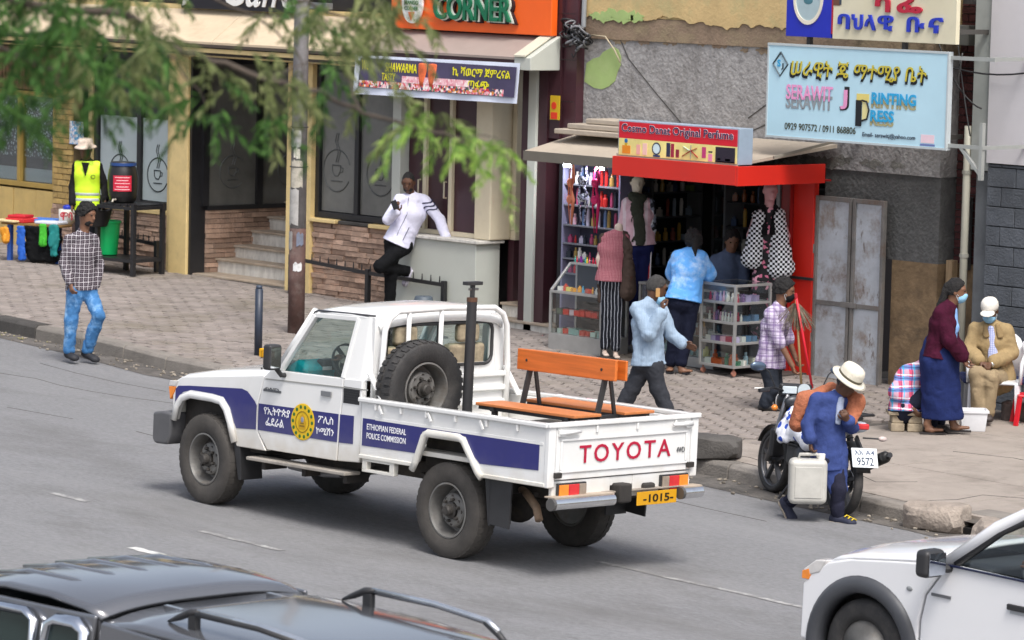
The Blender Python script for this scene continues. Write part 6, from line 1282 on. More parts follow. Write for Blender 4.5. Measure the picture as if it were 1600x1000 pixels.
# shelf unit on the left, tubes of cold light
sh = empty('wall_shelf', 'tall shelf of perfumes and sprays at the left of the shop', 'shelf')
box('back_panel', F('#4d4f63', .6), sh, -7.16, 11.2, SF, -6.2, 11.22, 2.44)
for u in (-7.17, -6.2): box('side_panel', F('#8d8ba6', .5), sh, u, 10.92, SF, u+.025, 11.2, 2.44)  # lilac tint of the LED light is put into the panel colour
SHZ = [1.02, 1.20, 1.38, 1.60, 1.84, 2.09]
for z in SHZ: box('shelf_board', F('#6f7078', .5), sh, -7.145, 10.92, z-.018, -6.2, 11.2, z, bevel=.002)
lamp_m = M('cold_lamp', (.92, .95, 1.), .4, emit=5.)
for u, z, lb in ((-6.98, 2.30, 'white shop lamp above the left perfume shelf'), (-6.42, 2.30, 'white shop lamp beside the pink hanging straps')):
    e_ = empty('shop_lamp', lb, 'lamp'); box('diffuser', lamp_m, e_, u-.06, 10.80, z, u+.06, 10.815, z+.085, bevel=.01); box('housing', F('#d0d2d6', .5), e_, u-.07, 10.816, z-.01, u+.07, 10.86, z+.095)
    MB().tube([(u, 10.84, z+.09), (u, 10.84, 2.46)], .006, 5).build('cord', m_plast, e_)
    ld = bpy.data.lights.new('shop_lamp_light', 'AREA'); ld.energy = 5; ld.size = .12; ld.color = (.86, .92, 1); lo_ = bpy.data.objects.new('shop_lamp_light', ld); COL.objects.link(lo_); lo_.location = (u, 10.78, z+.04); lo_.rotation_euler = (R(40), 0, R(25)); lo_.parent = e_
# stock: every bottle and box is its own thing
rs = random.Random(21)
BC = ['#c9c2d8', '#2a2440', '#b34a72', '#d8d4cf', '#5a2f6e', '#e0b7c5', '#27303c', '#a58a4a', '#c8322f', '#e9e6e2', '#6a86b4', '#3d7a5a']
def bottle_mesh(kind, col):
    m_ = F(col, .25)
    if kind == 0: mb = MB().lathe([(.026, 0), (.028, .01), (.028, .085), (.014, .1), (.012, .108), (.017, .11), (.017, .135), (0, .136)], 10)
    elif kind == 1: mb = MB().box(-.03, -.02, 0, .03, .02, .075).box(-.012, -.012, .075, .012, .012, .10)
    elif kind == 2: mb = MB().lathe([(.02, 0), (.021, .15), (.018, .165), (.014, .168), (.014, .185), (0, .187)], 10)
    elif kind == 3: mb = MB().box(-.04, -.03, 0, .04, .03, .06)
    else: mb = MB().lathe([(.016, 0), (.017, .05), (.01, .06), (.01, .095), (0, .097)], 8)
    return mb.mesh('bottle', m_)
BM = {}
def good(kind, col):
    if (kind, col) not in BM: BM[(kind, col)] = bottle_mesh(kind, col)
    return BM[(kind, col)]
CN = {'#c9c2d8': 'lilac', '#2a2440': 'dark violet', '#b34a72': 'pink', '#d8d4cf': 'pale grey', '#5a2f6e': 'purple', '#e0b7c5': 'pale pink', '#27303c': 'slate', '#a58a4a': 'gold', '#c8322f': 'red', '#e9e6e2': 'white', '#6a86b4': 'blue', '#3d7a5a': 'green'}
def cname(h):
    if h in CN: return CN[h]
    r_, g_, b_ = [int(h[i:i+2], 16) for i in (1, 3, 5)]; mx, mn = max(r_, g_, b_), min(r_, g_, b_)
    if mx-mn < 26: return 'white' if mx > 200 else ('grey' if mx > 90 else 'black')
    nm = 'red' if r_ == mx and g_ < b_+40 and g_ < r_*.55 else 'orange' if r_ == mx and g_ < r_*.7 else 'yellow' if r_ == mx and b_ < g_*.8 else 'pink' if r_ == mx else 'green' if g_ == mx else 'blue'
    return ('pale ' if mn > 140 else 'dark ' if mx < 110 else '')+nm
OD = ['first', 'second', 'third', 'fourth', 'fifth', 'sixth', 'seventh', 'eighth', 'ninth', 'tenth', 'eleventh', 'twelfth', 'thirteenth', 'fourteenth', 'fifteenth', 'sixteenth', 'seventeenth', 'eighteenth', 'nineteenth', 'twentieth', 'twenty-first', 'twenty-second', 'twenty-third', 'twenty-fourth']
def stock(x0, x1, y, z, kinds, label, cat, group, step=.075, cols=BC, rows=1, sc=1., jit=.01):
    a = x0; n_ = -1
    while a < x1:
        n_ += 1
        for r_ in range(rows):
            col_ = rs.choice(cols); o = inst('bottle' if cat == 'bottle' else cat.replace(' ', '_'), good(rs.choice(kinds), col_), None, (a+rs.uniform(-jit, jit), y+r_*.09+rs.uniform(-.012, .012), z+.0008), (0, 0, rs.uniform(-.4, .4)), (sc*rs.uniform(.9, 1.1),)*3)
            tag(o, '%s %s, %s from left%s, %s' % (cname(col_), cat, OD[min(n_, 23)], '' if rows == 1 else (' in front row' if r_ == 0 else ' in back row'), label), cat, group)
        a += step*rs.uniform(.85, 1.25)
for i, z in enumerate(SHZ): stock(-7.09, -6.25, 11.0, z, (0, 2, 2) if i > 2 else (0, 1, 4), ('bottom', 'fifth', 'fourth', 'third', 'second', 'top')[i]+' shelf of tall unit', 'bottle', 'bottles on the tall left shelf', .085, sc=1.05 if i > 2 else .9)
def hang(name, pts, mat, label, rr, n=6): return tag(MB().tube(pts, rr, n, flat=.45).build(name, mat, smooth=True), label, 'garment')
def wig(u, z0, z1, w_, mat, label, name='hanging_straps'):
    e_ = empty(name, label, 'garment'); r2 = random.Random(int(u*100))
    for kx in (-1, 1): MB().tube([(u+kx*.02, 10.75, z0), (u+kx*w_, 10.74, z0-.18), (u+kx*w_*.6, 10.72, z0-.3), (u+kx*w_*1.2, 10.74, z0-.42), (u+kx*w_*.4, 10.75, z1)], [.012, .022, .016, .024, .010], 7, flat=.4).build('strap', mat, e_, smooth=True)
    for zc in (z0-.22, z0-.42): MB().sph((u, 10.72, zc), (w_*1.3, .03, .055), 10, 7).build('cup', mat, e_, smooth=True)
    MB().tube([(u, 10.75, z0), (u, 10.76, 2.40)], .005, 4).build('hook', m_alu, e_)
wig(-6.83, 2.34, 1.62, .035, F('#e58a66', .7), 'peach straps hanging from the shop ceiling, leftmost of three')
wig(-6.62, 2.38, 1.65, .065, cells('bw_print', ['#e9ecf6', '#24242e', '#c7cdea', '#3a3a52'], 60, .7), 'black and white patterned straps hanging in the middle of three')
wig(-6.40, 2.36, 1.55, .045, F('#e0256c', .6), 'hot pink straps hanging from the shop ceiling, rightmost of three')
# glass display case on the left
dc = empty('display_case', 'low grey glass display case with slanted top beside the shop\'s pillar', 'display case')
cu0, cu1, cv0, cv1 = -6.45, -5.56, 10.08, 10.52
box('base', m_alu, dc, cu0, cv0, .15, cu1, cv1, .40, bevel=.004)
mb = MB()
for u in (cu0, cu1-.03):
    mb.box(u, cv0, .403, u+.03, cv0+.03, .90).box(u, cv1-.03, .403, u+.03, cv1, 1.2); mb.bar((u+.015, cv0+.015, .90), (u+.015, cv1-.12, 1.21), .028, .028)
mb.box(cu0+.03, cv0+.002, .875, cu1-.03, cv0+.028, .903).box(cu0+.03, cv1-.14, 1.195, cu1-.03, cv1-.002, 1.222)
mb.build('case_frame', m_alu, dc, bevel=.003)
for z in (.62, .89): box('case_shelf', g_case if z < .7 else F('#8b8d8e', .4), dc, cu0+.03, cv0+.04, z, cu1-.03, cv1-.03, z+.006)
box('front_glass', g_case, dc, cu0+.03, cv0+.012, .405, cu1-.03, cv0+.016, .873); box('case_back', F('#2c2c2e', .7), dc, cu0+.031, cv1-.02, .405, cu1-.031, cv1-.012, 1.19)
MB().add([(cu0+.03, cv0+.015, .905), (cu1-.03, cv0+.015, .905), (cu1-.03, cv1-.14, 1.205), (cu0+.03, cv1-.14, 1.205)], [(0, 1, 2, 3)]).build('sloping_glass', g_case, dc)
stock(cu0+.08, cu1-.06, 10.2, .40, (3,), 'bottom shelf of low case', 'package', 'packages in the low display case', .10, ['#d9d8d2', '#8fb0a8', '#c6d6c8', '#4a5a4c', '#d14a3a'], 2)
stock(cu0+.08, cu1-.06, 10.2, .627, (3,), 'middle shelf of low case', 'package', 'packages in the low display case', .10, ['#d8321e', '#d8321e', '#1d1d1f', '#e0c6cb', '#c94a4a', '#5b6b58'], 2)
stock(cu0+.06, cu1-.06, 10.22, .897, (4, 3, 1), 'under the sloping glass', 'cosmetic', 'cosmetics under the sloping glass', .07, ['#e2a13a', '#e8e4da', '#d5583c', '#5aa7c9', '#d9c86a'], 1, .8)
stock(cu0+.05, cu1-.05, 10.43, 1.223, (4,), 'on top of the low case', 'nail polish', 'nail polish on the low display case', .04, ['#2a4ab0', '#c92a4a', '#e26a8e', '#3aa9a0', '#7a2a8e', '#e0c13a'], 1, .7)
# corner cabinet
gc = empty('glass_cabinet', 'four-tier grey framed glass cabinet on castors beside the customer', 'cabinet')
gu0, gu1, gv0, gv1, gz0, gz1 = -3.96, -3.40, 10.08, 10.66, .27, 1.21
mb = MB()
for u in (gu0, gu1-.03):
    for v in (gv0, gv1-.03): mb.box(u, v, gz0, u+.03, v+.03, gz1)
LV = [gz0, .53, .76, .98, gz1-.03]
for z in LV:
    for v in (gv0+.001, gv1-.029): mb.box(gu0+.03, v, z, gu1-.03, v+.028, z+.03)
    for u in (gu0+.001, gu1-.029): mb.box(u, gv0+.03, z+.001, u+.028, gv1-.03, z+.029)
mb.build('cabinet_frame', m_alu, gc, bevel=.003)
for z in LV[:-1]: box('cabinet_shelf', F('#9a9c9c', .5), gc, gu0+.031, gv0+.031, z+.01, gu1-.031, gv1-.031, z+.022)
box('cabinet_top', g_case, gc, gu0+.03, gv0+.03, gz1-.006, gu1-.03, gv1-.03, gz1)
for z0, z1 in zip(LV, LV[1:]):
    box('front_pane', g_case, gc, gu0+.03, gv0+.012, z0+.031, gu1-.03, gv0+.016, z1-.001); box('side_pane', g_case, gc, gu1-.017, gv0+.03, z0+.031, gu1-.013, gv1-.03, z1-.001)
    zz = z0+.0225
    stock(gu0+.07, gu1-.05, gv0+.10, zz, (4,) if z0 > .7 else ((3,) if z0 > .5 else (3, 0)), 'bottom third second top'.split()[LV.index(z0)]+' tier of cabinet', 'cosmetic', 'cosmetics in the four-tier cabinet', .05 if z0 > .7 else .085, ['#e2a9b8', '#d9d6d0', '#b7324e', '#c9b7d6', '#8a6a9a', '#e9e3d8'] if z0 > .5 else ['#c9a24a', '#3a7a5a', '#c05a2e', '#8aa0b4', '#d8d8d0'], 2, 1.)
    for v in (gv0+.30, gv0+.42): stock(gu1-.12, gu1-.05, v, zz, (3, 3, 0), ('mid' if v < gv0+.35 else 'rear')+' of right side, '+'bottom third second top'.split()[LV.index(z0)]+' tier of cabinet', 'cosmetic', 'cosmetics in the four-tier cabinet', .09, ['#9fb7c4', '#b7a7cc', '#e0d9c4', '#5a7a9a'], 1, 1.1)
for u in (gu0+.04, gu1-.04):
    for v in (gv0+.04, gv1-.04): MB().tube([(u-.012, v, .212), (u+.012, v, .212)], .032, 10).tube([(u, v, .215), (u, v, .27)], .010, 6).build('castor', F('#a5705e', .6), gc)
# counter in the middle and shelves behind
ct = empty('shop_counter', 'long glass counter filled with stock behind the woman customer', 'counter')
box('counter_plinth', m_alu, ct, -5.25, 10.36, .12, -4.0, 10.9, .30, bevel=.004); box('counter_top', m_alu, ct, -5.25, 10.36, 1.06, -4.0, 10.9, 1.09, bevel=.004)
mb = MB()
for u in (-5.25, -4.66, -4.03): mb.box(u, 10.37, .303, u+.03, 10.40, 1.057)
mb.build('counter_posts', m_alu, ct)
for z in (.53, .80): box('counter_shelf', F('#77797a', .5), ct, -5.22, 10.42, z, -4.03, 10.88, z+.01)
box('counter_glass', g_case, ct, -5.22, 10.38, .303, -4.03, 10.384, 1.057); box('counter_back', F('#26262a', .7), ct, -5.24, 10.885, .303, -4.01, 10.895, 1.057)
for z, cols in ((.303, ['#c9c05a', '#5a8a8e', '#8fa0a4', '#6a9aa0']), (.541, ['#4a6a78', '#d8d4cf', '#6a4a3a', '#a5b4b8']), (.811, ['#b32a2e', '#d9c9c0', '#7a2a3a', '#c9506a'])):
    stock(-5.17, -4.08, 10.5, z, (3, 1), {.303: 'bottom', .541: 'middle', .811: 'top'}[z]+' shelf of long counter', 'package', 'packages in the long counter', .11, cols, 2, 1.15)
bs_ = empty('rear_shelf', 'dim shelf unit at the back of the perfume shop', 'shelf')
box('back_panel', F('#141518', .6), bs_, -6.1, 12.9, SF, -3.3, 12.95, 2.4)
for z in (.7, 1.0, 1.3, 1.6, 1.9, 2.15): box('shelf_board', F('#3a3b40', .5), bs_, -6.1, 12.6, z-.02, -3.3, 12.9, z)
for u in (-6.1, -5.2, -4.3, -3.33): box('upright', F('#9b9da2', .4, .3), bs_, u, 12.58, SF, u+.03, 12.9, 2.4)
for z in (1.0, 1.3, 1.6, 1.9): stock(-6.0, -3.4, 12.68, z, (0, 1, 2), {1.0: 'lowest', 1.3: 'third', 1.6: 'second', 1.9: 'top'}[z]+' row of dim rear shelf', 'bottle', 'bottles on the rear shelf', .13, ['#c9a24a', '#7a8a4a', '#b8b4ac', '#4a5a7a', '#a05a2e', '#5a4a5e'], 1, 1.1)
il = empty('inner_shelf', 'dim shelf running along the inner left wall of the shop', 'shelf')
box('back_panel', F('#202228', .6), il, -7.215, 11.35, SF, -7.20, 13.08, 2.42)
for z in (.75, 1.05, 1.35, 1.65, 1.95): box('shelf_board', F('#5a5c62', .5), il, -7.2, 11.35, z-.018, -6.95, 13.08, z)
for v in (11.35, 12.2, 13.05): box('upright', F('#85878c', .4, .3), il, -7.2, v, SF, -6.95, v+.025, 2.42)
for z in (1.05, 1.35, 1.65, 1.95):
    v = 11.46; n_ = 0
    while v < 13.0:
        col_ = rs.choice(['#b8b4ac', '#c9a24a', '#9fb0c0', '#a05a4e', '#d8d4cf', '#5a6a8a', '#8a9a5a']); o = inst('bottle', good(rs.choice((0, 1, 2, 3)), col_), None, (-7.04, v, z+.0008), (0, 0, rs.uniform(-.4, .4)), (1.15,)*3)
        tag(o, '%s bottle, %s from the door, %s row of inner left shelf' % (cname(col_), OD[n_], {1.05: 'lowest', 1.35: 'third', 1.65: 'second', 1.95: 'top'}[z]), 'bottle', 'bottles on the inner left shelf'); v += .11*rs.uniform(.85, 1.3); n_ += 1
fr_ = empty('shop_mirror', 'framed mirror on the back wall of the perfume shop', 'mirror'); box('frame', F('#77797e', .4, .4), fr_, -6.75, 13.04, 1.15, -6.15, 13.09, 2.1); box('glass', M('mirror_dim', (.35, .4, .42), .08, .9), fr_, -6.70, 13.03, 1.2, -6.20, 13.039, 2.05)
hg = empty('hanging_garment', 'black top hanging high inside the perfume shop', 'garment'); q = SD(.02); q.ecap((-4.2, 11.5, 2.25), (-4.2, 11.5, 1.80), (1, 0, 0), (.2, .06), (.24, .07)); o = bpy.data.objects.new('cloth', q.mesh('cloth', cloth('hang_black', '#15161b', ()), .01, 10)); COL.objects.link(o); o.parent = hg
MB().tube([(-4.2, 11.5, 2.25), (-4.2, 11.5, 2.46)], .006, 5).build('hook', m_alu, hg)
# shop sign
ps = empty('perfume_sign', 'red and yellow lightbox sign reading Cosmo Danat Original Perfume', 'sign', (-4.87, 9.62, 2.58))
PW, PH = 1.89, .385
box('case', M('case_grey', hexc('#93a3b4'), .5, var=.08), ps, -.01, .004, 0, PW+.01, .22, PH+.015, bevel=.006); box('red_field', F('#d0182c', .4), ps, .01, -.004, .20, PW-.015, .003, PH); box('yellow_field', M('sign_yellow', hexc('#ead98a'), .4, var=.25, scale=2), ps, .01, -.004, .012, PW-.015, .003, .199)
text('sign_shadow', 'Cosmo Danat Original Perfume', F('#e9dfe2', .5), ps, (.05, -.005, .243), .125, PW-.12, depth=.002, bold=.03); text('sign_text', 'Cosmo Danat Original Perfume', F('#2a2352', .5), ps, (.056, -.008, .247), .117, PW-.13, depth=.002, bold=.008)
def pb(x0, z0, x1, z1, c): box('product_print', F(c, .4), ps, x0, -.007, z0, x1, -.004, z1)
pb(.07, .03, .20, .12, '#e08a1e'); pb(.11, .12, .15, .15, '#c9a01e'); pb(.30, .03, .36, .14, '#e8a9a0'); pb(.40, .03, .47, .16, '#efc4b8'); pb(.78, .03, .84, .185, '#2a2c4a'); pb(.85, .03, .90, .18, '#a02040'); pb(.93, .03, .98, .12, '#8e1c38'); pb(1.34, .05, 1.40, .17, '#c23a78'); pb(1.44, .02, 1.50, .10, '#e48aae'); pb(1.44, .115, 1.50, .13, '#2a2c3a'); pb(1.55, .015, PW-.04, .185, '#241c2c')
MB().sph((.13, -.006, .172), (.028, .003, .026), 10, 6).build('product_print', F('#1d6aa8', .3), ps); pb(1.58, .04, 1.63, .06, '#e9e4e6'); pb(1.70, .035, 1.78, .06, '#e2d3d8'); pb(1.57, .02, 1.84, .03, '#6a1430')
MB().lathe([(.055, -.003), (.07, -.003), (.07, 0), (.055, 0)], 24, (.62, -.004, .11), 'y', close=True).build('mirror_print', F('#2a2c4a', .4), ps); MB().lathe([(0, -.002), (.055, -.002), (.055, 0), (0, 0)], 24, (.62, -.004, .11), 'y').build('mirror_print', F('#cfe6ea', .3), ps); pb(.57, .018, .68, .04, '#2a3a6a')
for a, b, c, d, cc in ((1.03, .05, 1.17, .12, '#a5122c'), (1.17, .12, 1.28, .05, '#a5122c'), (1.17, .12, 1.26, .15, '#b3203a'), (1.05, .16, 1.15, .12, '#b9d0cc'), (1.17, .03, 1.17, .18, '#9a9a92')): MB().bar((a, -.006, b), (c, -.006, d), .004, .022, (0, 1, 0)).build('product_print', F(cc, .4), ps)
# ================================================================ mannequins
m_man = M('mannequin_pale', (.62, .50, .42), .4, var=.04); m_manw = M('mannequin_cream', (.66, .60, .48), .4, var=.04); m_manp = M('mannequin_pink', (.55, .28, .30), .4, var=.04)
def mann(label, base, J, tf, face, skin, headless=False):
    p = Person(label, base, J, tf, face, skin, 'mannequin', 'mannequin'); q = SD(.0095); p.torso(q, -.008)
    if headless: q.cap(p.J['neck']-V3(0, 0, .04), p.J['neck']+V3(0, 0, .05), .05, .05)
    else: p.head(q)
    for sd in 'lr':
        p.leg(q, sd, -.01); p.arm(q, sd, -.006); a = p.J['an'+sd]; q.ecap(a+V3(0, 0, -.05), a+V3(.02, -.13, -.06), (1, 0, 0), (.03, .025), (.036, .014))
    p.add('body', q.mesh('body', skin)); return p
k = K(955, 560, 135.2); J = dict(pel=k(953, 432), chest=k(954, 390), neck=k(962, 362), head=k(962, 340), shl=k(938, 370), shr=k(974, 370), ell=k(933, 405), wrl=k(935, 435), elr=k(980, 405), wrr=k(978, 435), hpl=k(946, 440), hpr=k(962, 440), knl=k(947, 492, -.02), anl=k(945, 545), knr=k(962, 492, -.03), anr=k(962, 548, -.05))
p = mann('headless mannequin in pink top, brown shawl and striped leggings', (-5.32, 10.02, side_z(-5.3, 10)+.005), J, (0, -1, 0), (0, -1, 0), m_man, True)
p.top(cloth('pink_speckle', '#a05a66', (('X', 60, .35, 0, '#d9a9ac', .6), ('Z', 60, .35, .2, '#7a3a48', .5))), .012, .0, .05, 'top', .003, collar=False); p.pants(cloth('stripe_leggings', '#1c1e26', (('X', 26, .16, 0, '#c3c8d4', .8),)), .006, .95, amp=.002)
q = SD(.0115); j = p.J; q.ecap(j['neck']+V3(.05, .02, -.03), j['shr']+V3(.03, 0, -.10), (0, 1, 0), (.07, .05), (.11, .05)).ecap(j['shr']+V3(.03, 0, -.10), V3(*k(978, 455, -.02)), (0, 1, 0), (.12, .06), (.13, .10)).cap(j['shl']+V3(-.01, 0, 0), V3(*k(935, 470, 0)), .05, .035); p.add('shawl', q.mesh('shawl', cloth('brown_shawl', '#4a3e38', (), var=.15), .014, 14, 3, (1, 1, .2)))
k = K(998, 548, 133.); J = dict(pel=k(1002, 382), chest=k(999, 340), neck=k(996, 309), head=k(996, 287, -.02), shl=k(978, 318), shr=k(1016, 318), ell=k(975, 352, .02), wrl=k(980, 380, -.03), elr=k(1020, 352, .02), wrr=k(1018, 380, -.02), hpl=k(995, 392), hpr=k(1010, 392), knl=k(996, 445), anl=k(997, 500), knr=k(1010, 445), anr=k(1010, 500))
p = mann('mannequin with dark wig, olive scarf and navy tracksuit trousers in the shop', (-5.66, 10.72, .24), J, (.1, -1, 0), (.1, -1, -.05), m_manw)
MB().lathe([(.17, 0), (.17, .03), (.03, .045), (.03, .35)], 18, (0.03, 0.03, -.01)).build('stand', F('#5d5f63', .5), p.root)
p.top(cloth('pink_track', '#d9b3bd', (('X', 8, .3, .3, '#e9dde2', .7),)), .014, .95, .02, 'jacket', .004); p.pants(cloth('navy_track', '#1d2350', ()), .012, .97, amp=.003); p.hair(m_hair, .012, .004)
j = p.J; q = SD(.01); q.ecap(j['neck']+V3(-.06, -.07, -.0), j['neck']+V3(.07, -.07, -.02), (0, 0, 1), (.055, .045), (.055, .045)).ecap(j['neck']+V3(.0, -.11, -.03), j['waist']+V3(.01, -.14, -.12), (1, 0, 0), (.07, .035), (.06, .02)); p.add('scarf', q.mesh('scarf', cloth('olive_scarf', '#3a3d34', ()), .008, 20))
q = SD(.01); q.cap(j['shr']+V3(.02, 0, -.0), j['elr']+V3(.0, -.02, -.05), .065, .06); p.add('sleeve_print', q.mesh('sleeve_print', cells('bw_sleeve', ['#1a1b20', '#cfd3dc', '#2a2c36', '#8a90a0'], 22, .7)))
for dx, c_ in ((.055, '#c9242e'), (.072, '#e9e6ea')): MB().tube([tuple(j['hpr']+V3(dx, -.06, 0)), tuple(j['knr']+V3(dx*.8+.01, -.05, 0)), tuple(j['anr']+V3(dx*.6+.008, -.035, .03))], .010, 6).build('side_stripe', F(c_, .6), p.root)
k = K(1185, 572, 138.); J = dict(pel=k(1186, 408), chest=k(1184, 352), neck=k(1185, 318), head=k(1186, 292, -.02), shl=k(1164, 328), shr=k(1206, 328), ell=k(1156, 362), wrl=k(1160, 392), elr=k(1214, 362), wrr=k(1210, 392), hpl=k(1178, 416), hpr=k(1194, 416), knl=k(1178, 470), anl=k(1178, 525), knr=k(1194, 470), anr=k(1194, 525))
p = mann('mannequin in houndstooth poncho and black floral dress at the shop\'s right', (-3.62, 10.80, .20), J, (.2, -1, 0), (.2, -1, 0), m_manp)
MB().lathe([(.17, 0), (.17, .03), (.03, .045), (.03, .35)], 18, (0.0, 0.03, -.01)).build('stand', F('#5d5f63', .5), p.root)
j = p.J; q = SD(.012); p.torso(q, .012); q.ecap(j['pel'], V3(*k(1186, 500)), (1, 0, 0), (.17, .13), (.21, .17)); p.add('dress', q.mesh('dress', cells('floral', ['#131216', '#131216', '#131216', '#131216', '#131216', '#e0a3b4', '#131216', '#131216', '#c9708c'], 24, .8), .006, 10))
q = SD(.012); q.ecap(j['shl']+V3(.03, -.03, .0), V3(*k(1159, 400, -.10)), (0, 1, 0), (.10, .07), (.12, .115)).ecap(j['shr']+V3(-.03, -.03, .0), V3(*k(1205, 415, -.12)), (0, 1, 0), (.10, .08), (.12, .15)).cap(j['shl'], j['shr']+V3(0, .05, .02), .06, .06); p.add('poncho', q.mesh('poncho', cloth('houndstooth', '#15161a', (), chk=(36, '#dfe1e6')), .010, 12, 4, (1, 1, .2)))
q = SD(.01); q.cap(j['neck']+V3(-.07, -.03, .0), j['chest']+V3(-.05, -.14, -.03), .035, .03).cap(j['neck']+V3(.07, -.03, .0), j['chest']+V3(.04, -.14, -.03), .035, .03); p.add('fur_collar', q.mesh('fur_collar', cloth('fur', '#101013', ()), .006, 50))
# ================================================================ sign boards on brackets
m_lb = M('sign_pale_blue', hexc('#b9dcea'), .35, var=.05, scale=1.5); pp = empty('printing_sign', 'pale blue printing press sign board with phone numbers', 'sign', (-3.12, 10.2, 2.885))
SW, SH = 2.63, 1.015
box('board', m_lb, pp, 0, 0, 0, SW, .05, SH, bevel=.006)
mb = MB().box(-.012, -.008, -.012, SW+.012, .06, .012).box(-.012, -.008, SH-.012, SW+.012, .06, SH+.012).box(-.012, -.006, .0125, .010, .06, SH-.0125).box(SW-.010, -.006, .0125, SW+.012, .06, SH-.0125); mb.build('board_frame', F('#c9d2d4', .4, .3), pp)
m_gold = F('#c9b93a', .45); m_ink = F('#15171c', .5)
text('sign_shadow', 'ሠራዊት ጄ ማተሚያ ቤት', m_ink, pp, (.33, -.004, .64), .20, 2.02, depth=.003, bold=.03, shear=.12); text('sign_text', 'ሠራዊት ጄ ማተሚያ ቤት', m_gold, pp, (.355, -.009, .672), .19, 1.98, depth=.003, bold=.006, shear=.12)
m_pink = F('#e79ac6', .45); m_gsh = F('#8f969b', .5); m_cy = F('#2ba3d6', .45); m_olv = F('#a8a279', .5)
text('sign_shadow', 'SERAWIT', m_gsh, pp, (.285, -.003, .32), .16, .70, depth=.002, bold=.03); text('sign_text', 'SERAWIT', m_pink, pp, (.29, -.007, .42), .165, .70, depth=.003, bold=.02)
text('sign_shadow', 'J', m_ink, pp, (1.09, -.003, .335), .26, .14, depth=.002, bold=.03); text('sign_text', 'J', m_pink, pp, (1.105, -.007, .35), .21, .10, depth=.003, bold=.03)
box('p_block', F('#e0cf78', .5), pp, 1.34, -.006, .44, 1.52, -.002, .53); box('p_stem', m_ink, pp, 1.335, -.010, .18, 1.42, -.0065, .46)
MB().tube([(1.42, -.008, .46), (1.49, -.008, .45), (1.525, -.008, .36), (1.50, -.008, .26), (1.42, -.008, .24)], .010, 5).build('p_bowl', m_ink, pp); MB().prism([(1.425, .25), (1.49, .27), (1.51, .36), (1.48, .43), (1.425, .445)], 'xz', -.004, -.002).build('p_fill', F('#e6dc9c', .5), pp)
text('sign_shadow', 'RINTING', m_olv, pp, (1.555, -.003, .385), .11, .64, depth=.002, bold=.04); text('sign_text', 'RINTING', m_cy, pp, (1.56, -.007, .43), .125, .64, depth=.003, bold=.03)
text('sign_shadow', 'RESS', m_olv, pp, (1.545, -.003, .195), .11, .34, depth=.002, bold=.04); text('sign_text', 'RESS', m_cy, pp, (1.55, -.007, .24), .125, .34, depth=.003, bold=.03)
text('sign_text', '0929 907572 / 0911 868806', F('#3c3a1c', .5), pp, (.28, -.004, .088), .075, 1.06, depth=.002, bold=.008); text('sign_text', 'Email- serawitj@yahoo.com', F('#22243c', .5), pp, (1.44, -.004, .06), .062, .76, depth=.002, bold=.008)
MB().tube([(.19, -.004, .93), (.30, -.004, .80), (.185, -.004, .67), (.075, -.004, .80), (.19, -.004, .93)], .011, 5).build('logo_diamond', F('#3a4a52', .5), pp); text('logo_text', 'S', m_cy, pp, (.14, -.004, .77), .08, .05, depth=.002, bold=.03); text('logo_text', 'J', m_ink, pp, (.20, -.004, .74), .07, .035, depth=.002, bold=.02)
box('corner_label', F('#e8cdd6', .5), pp, 2.28, -.003, .05, 2.47, -.001, .14); box('corner_label', F('#6a7ab0', .5), pp, 2.27, -.0035, .02, 2.48, -.001, .04)
MB().box(SW+.01, .02, SH-.07, SW+.62, .06, SH-.03).build('bracket', F('#a9aca8', .5, .3), pp); mb = MB().box(SW+.01, .02, .02, SW+.50, .06, .06); mb.bar((SW+.18, .04, .03), (SW+.48, .04, -.26), .035, .035); mb.box(SW+.45, .015, -.30, SW+.49, .065, .30)
for a in (SW+.47, SW+.60): pass
mb.build('bracket', F('#a9aca8', .5, .3), pp)
for z in (.04, SH-.05): MB().box(SW+.46, .05, z-.02, SW+.49, .80, z+.02).build('wall_arm', F('#a9aca8', .5, .3), pp)
for u in (.5, 1.9):
    MB().box(u, .05, .05, u+.05, 1.05, .10).build('wall_arm', F('#5d5a56', .6), pp); MB().box(u+.0, .07, SH-.1, u+.05, .12, SH+.16).build('upright', F('#3a3836', .6), pp)
ts = empty('cafe_board', 'cream and blue coffee sign board above the pale blue printing sign', 'sign', (-2.87, 10.2, 3.99))
box('blue_panel', F('#1f2db0', .4), ts, 0, 0, .005, .68, .06, .95, bevel=.004); box('cream_panel', M('sign_cream', hexc('#ddd6ba'), .5, var=.1, scale=3, dirt=hexc('#b3a98a'), damt=.4), ts, .70, 0, 0, 2.47, .06, .95, bevel=.004); box('divider', F('#a51c30', .5), ts, .68, -.004, .05, .70, .05, .95)
MB().lathe([(.185, -.012), (.22, -.012), (.22, 0), (.185, 0)], 32, (0, 0, 0), 'y', close=True).xf(lambda p_: (p_[0]+.33, p_[1]-.001, p_[2]*1.28+.42)).build('oval_ring', F('#e3dccb', .5), ts)
MB().lathe([(0, -.004), (.185, -.004), (.185, 0), (0, 0)], 32, (0, 0, 0), 'y').xf(lambda p_: (p_[0]+.33, p_[1]-.001, p_[2]*1.28+.42)).build('oval_field', F('#a9bdc2', .4), ts); MB().sph((.33, -.006, .40), (.07, .003, .04), 10, 6).build('oval_mark', F('#4a7a86', .5), ts)
m_sr = F('#b5203a', .5); m_sb = F('#2438b4', .5)
text('sign_letter', 'ካ', m_sr, ts, (1.30, -.004, .31), .20, .24, depth=.02, bold=.03); text('sign_letter', 'ፌ', m_sr, ts, (1.64, -.004, .31), .19, .36, depth=.02, bold=.03)
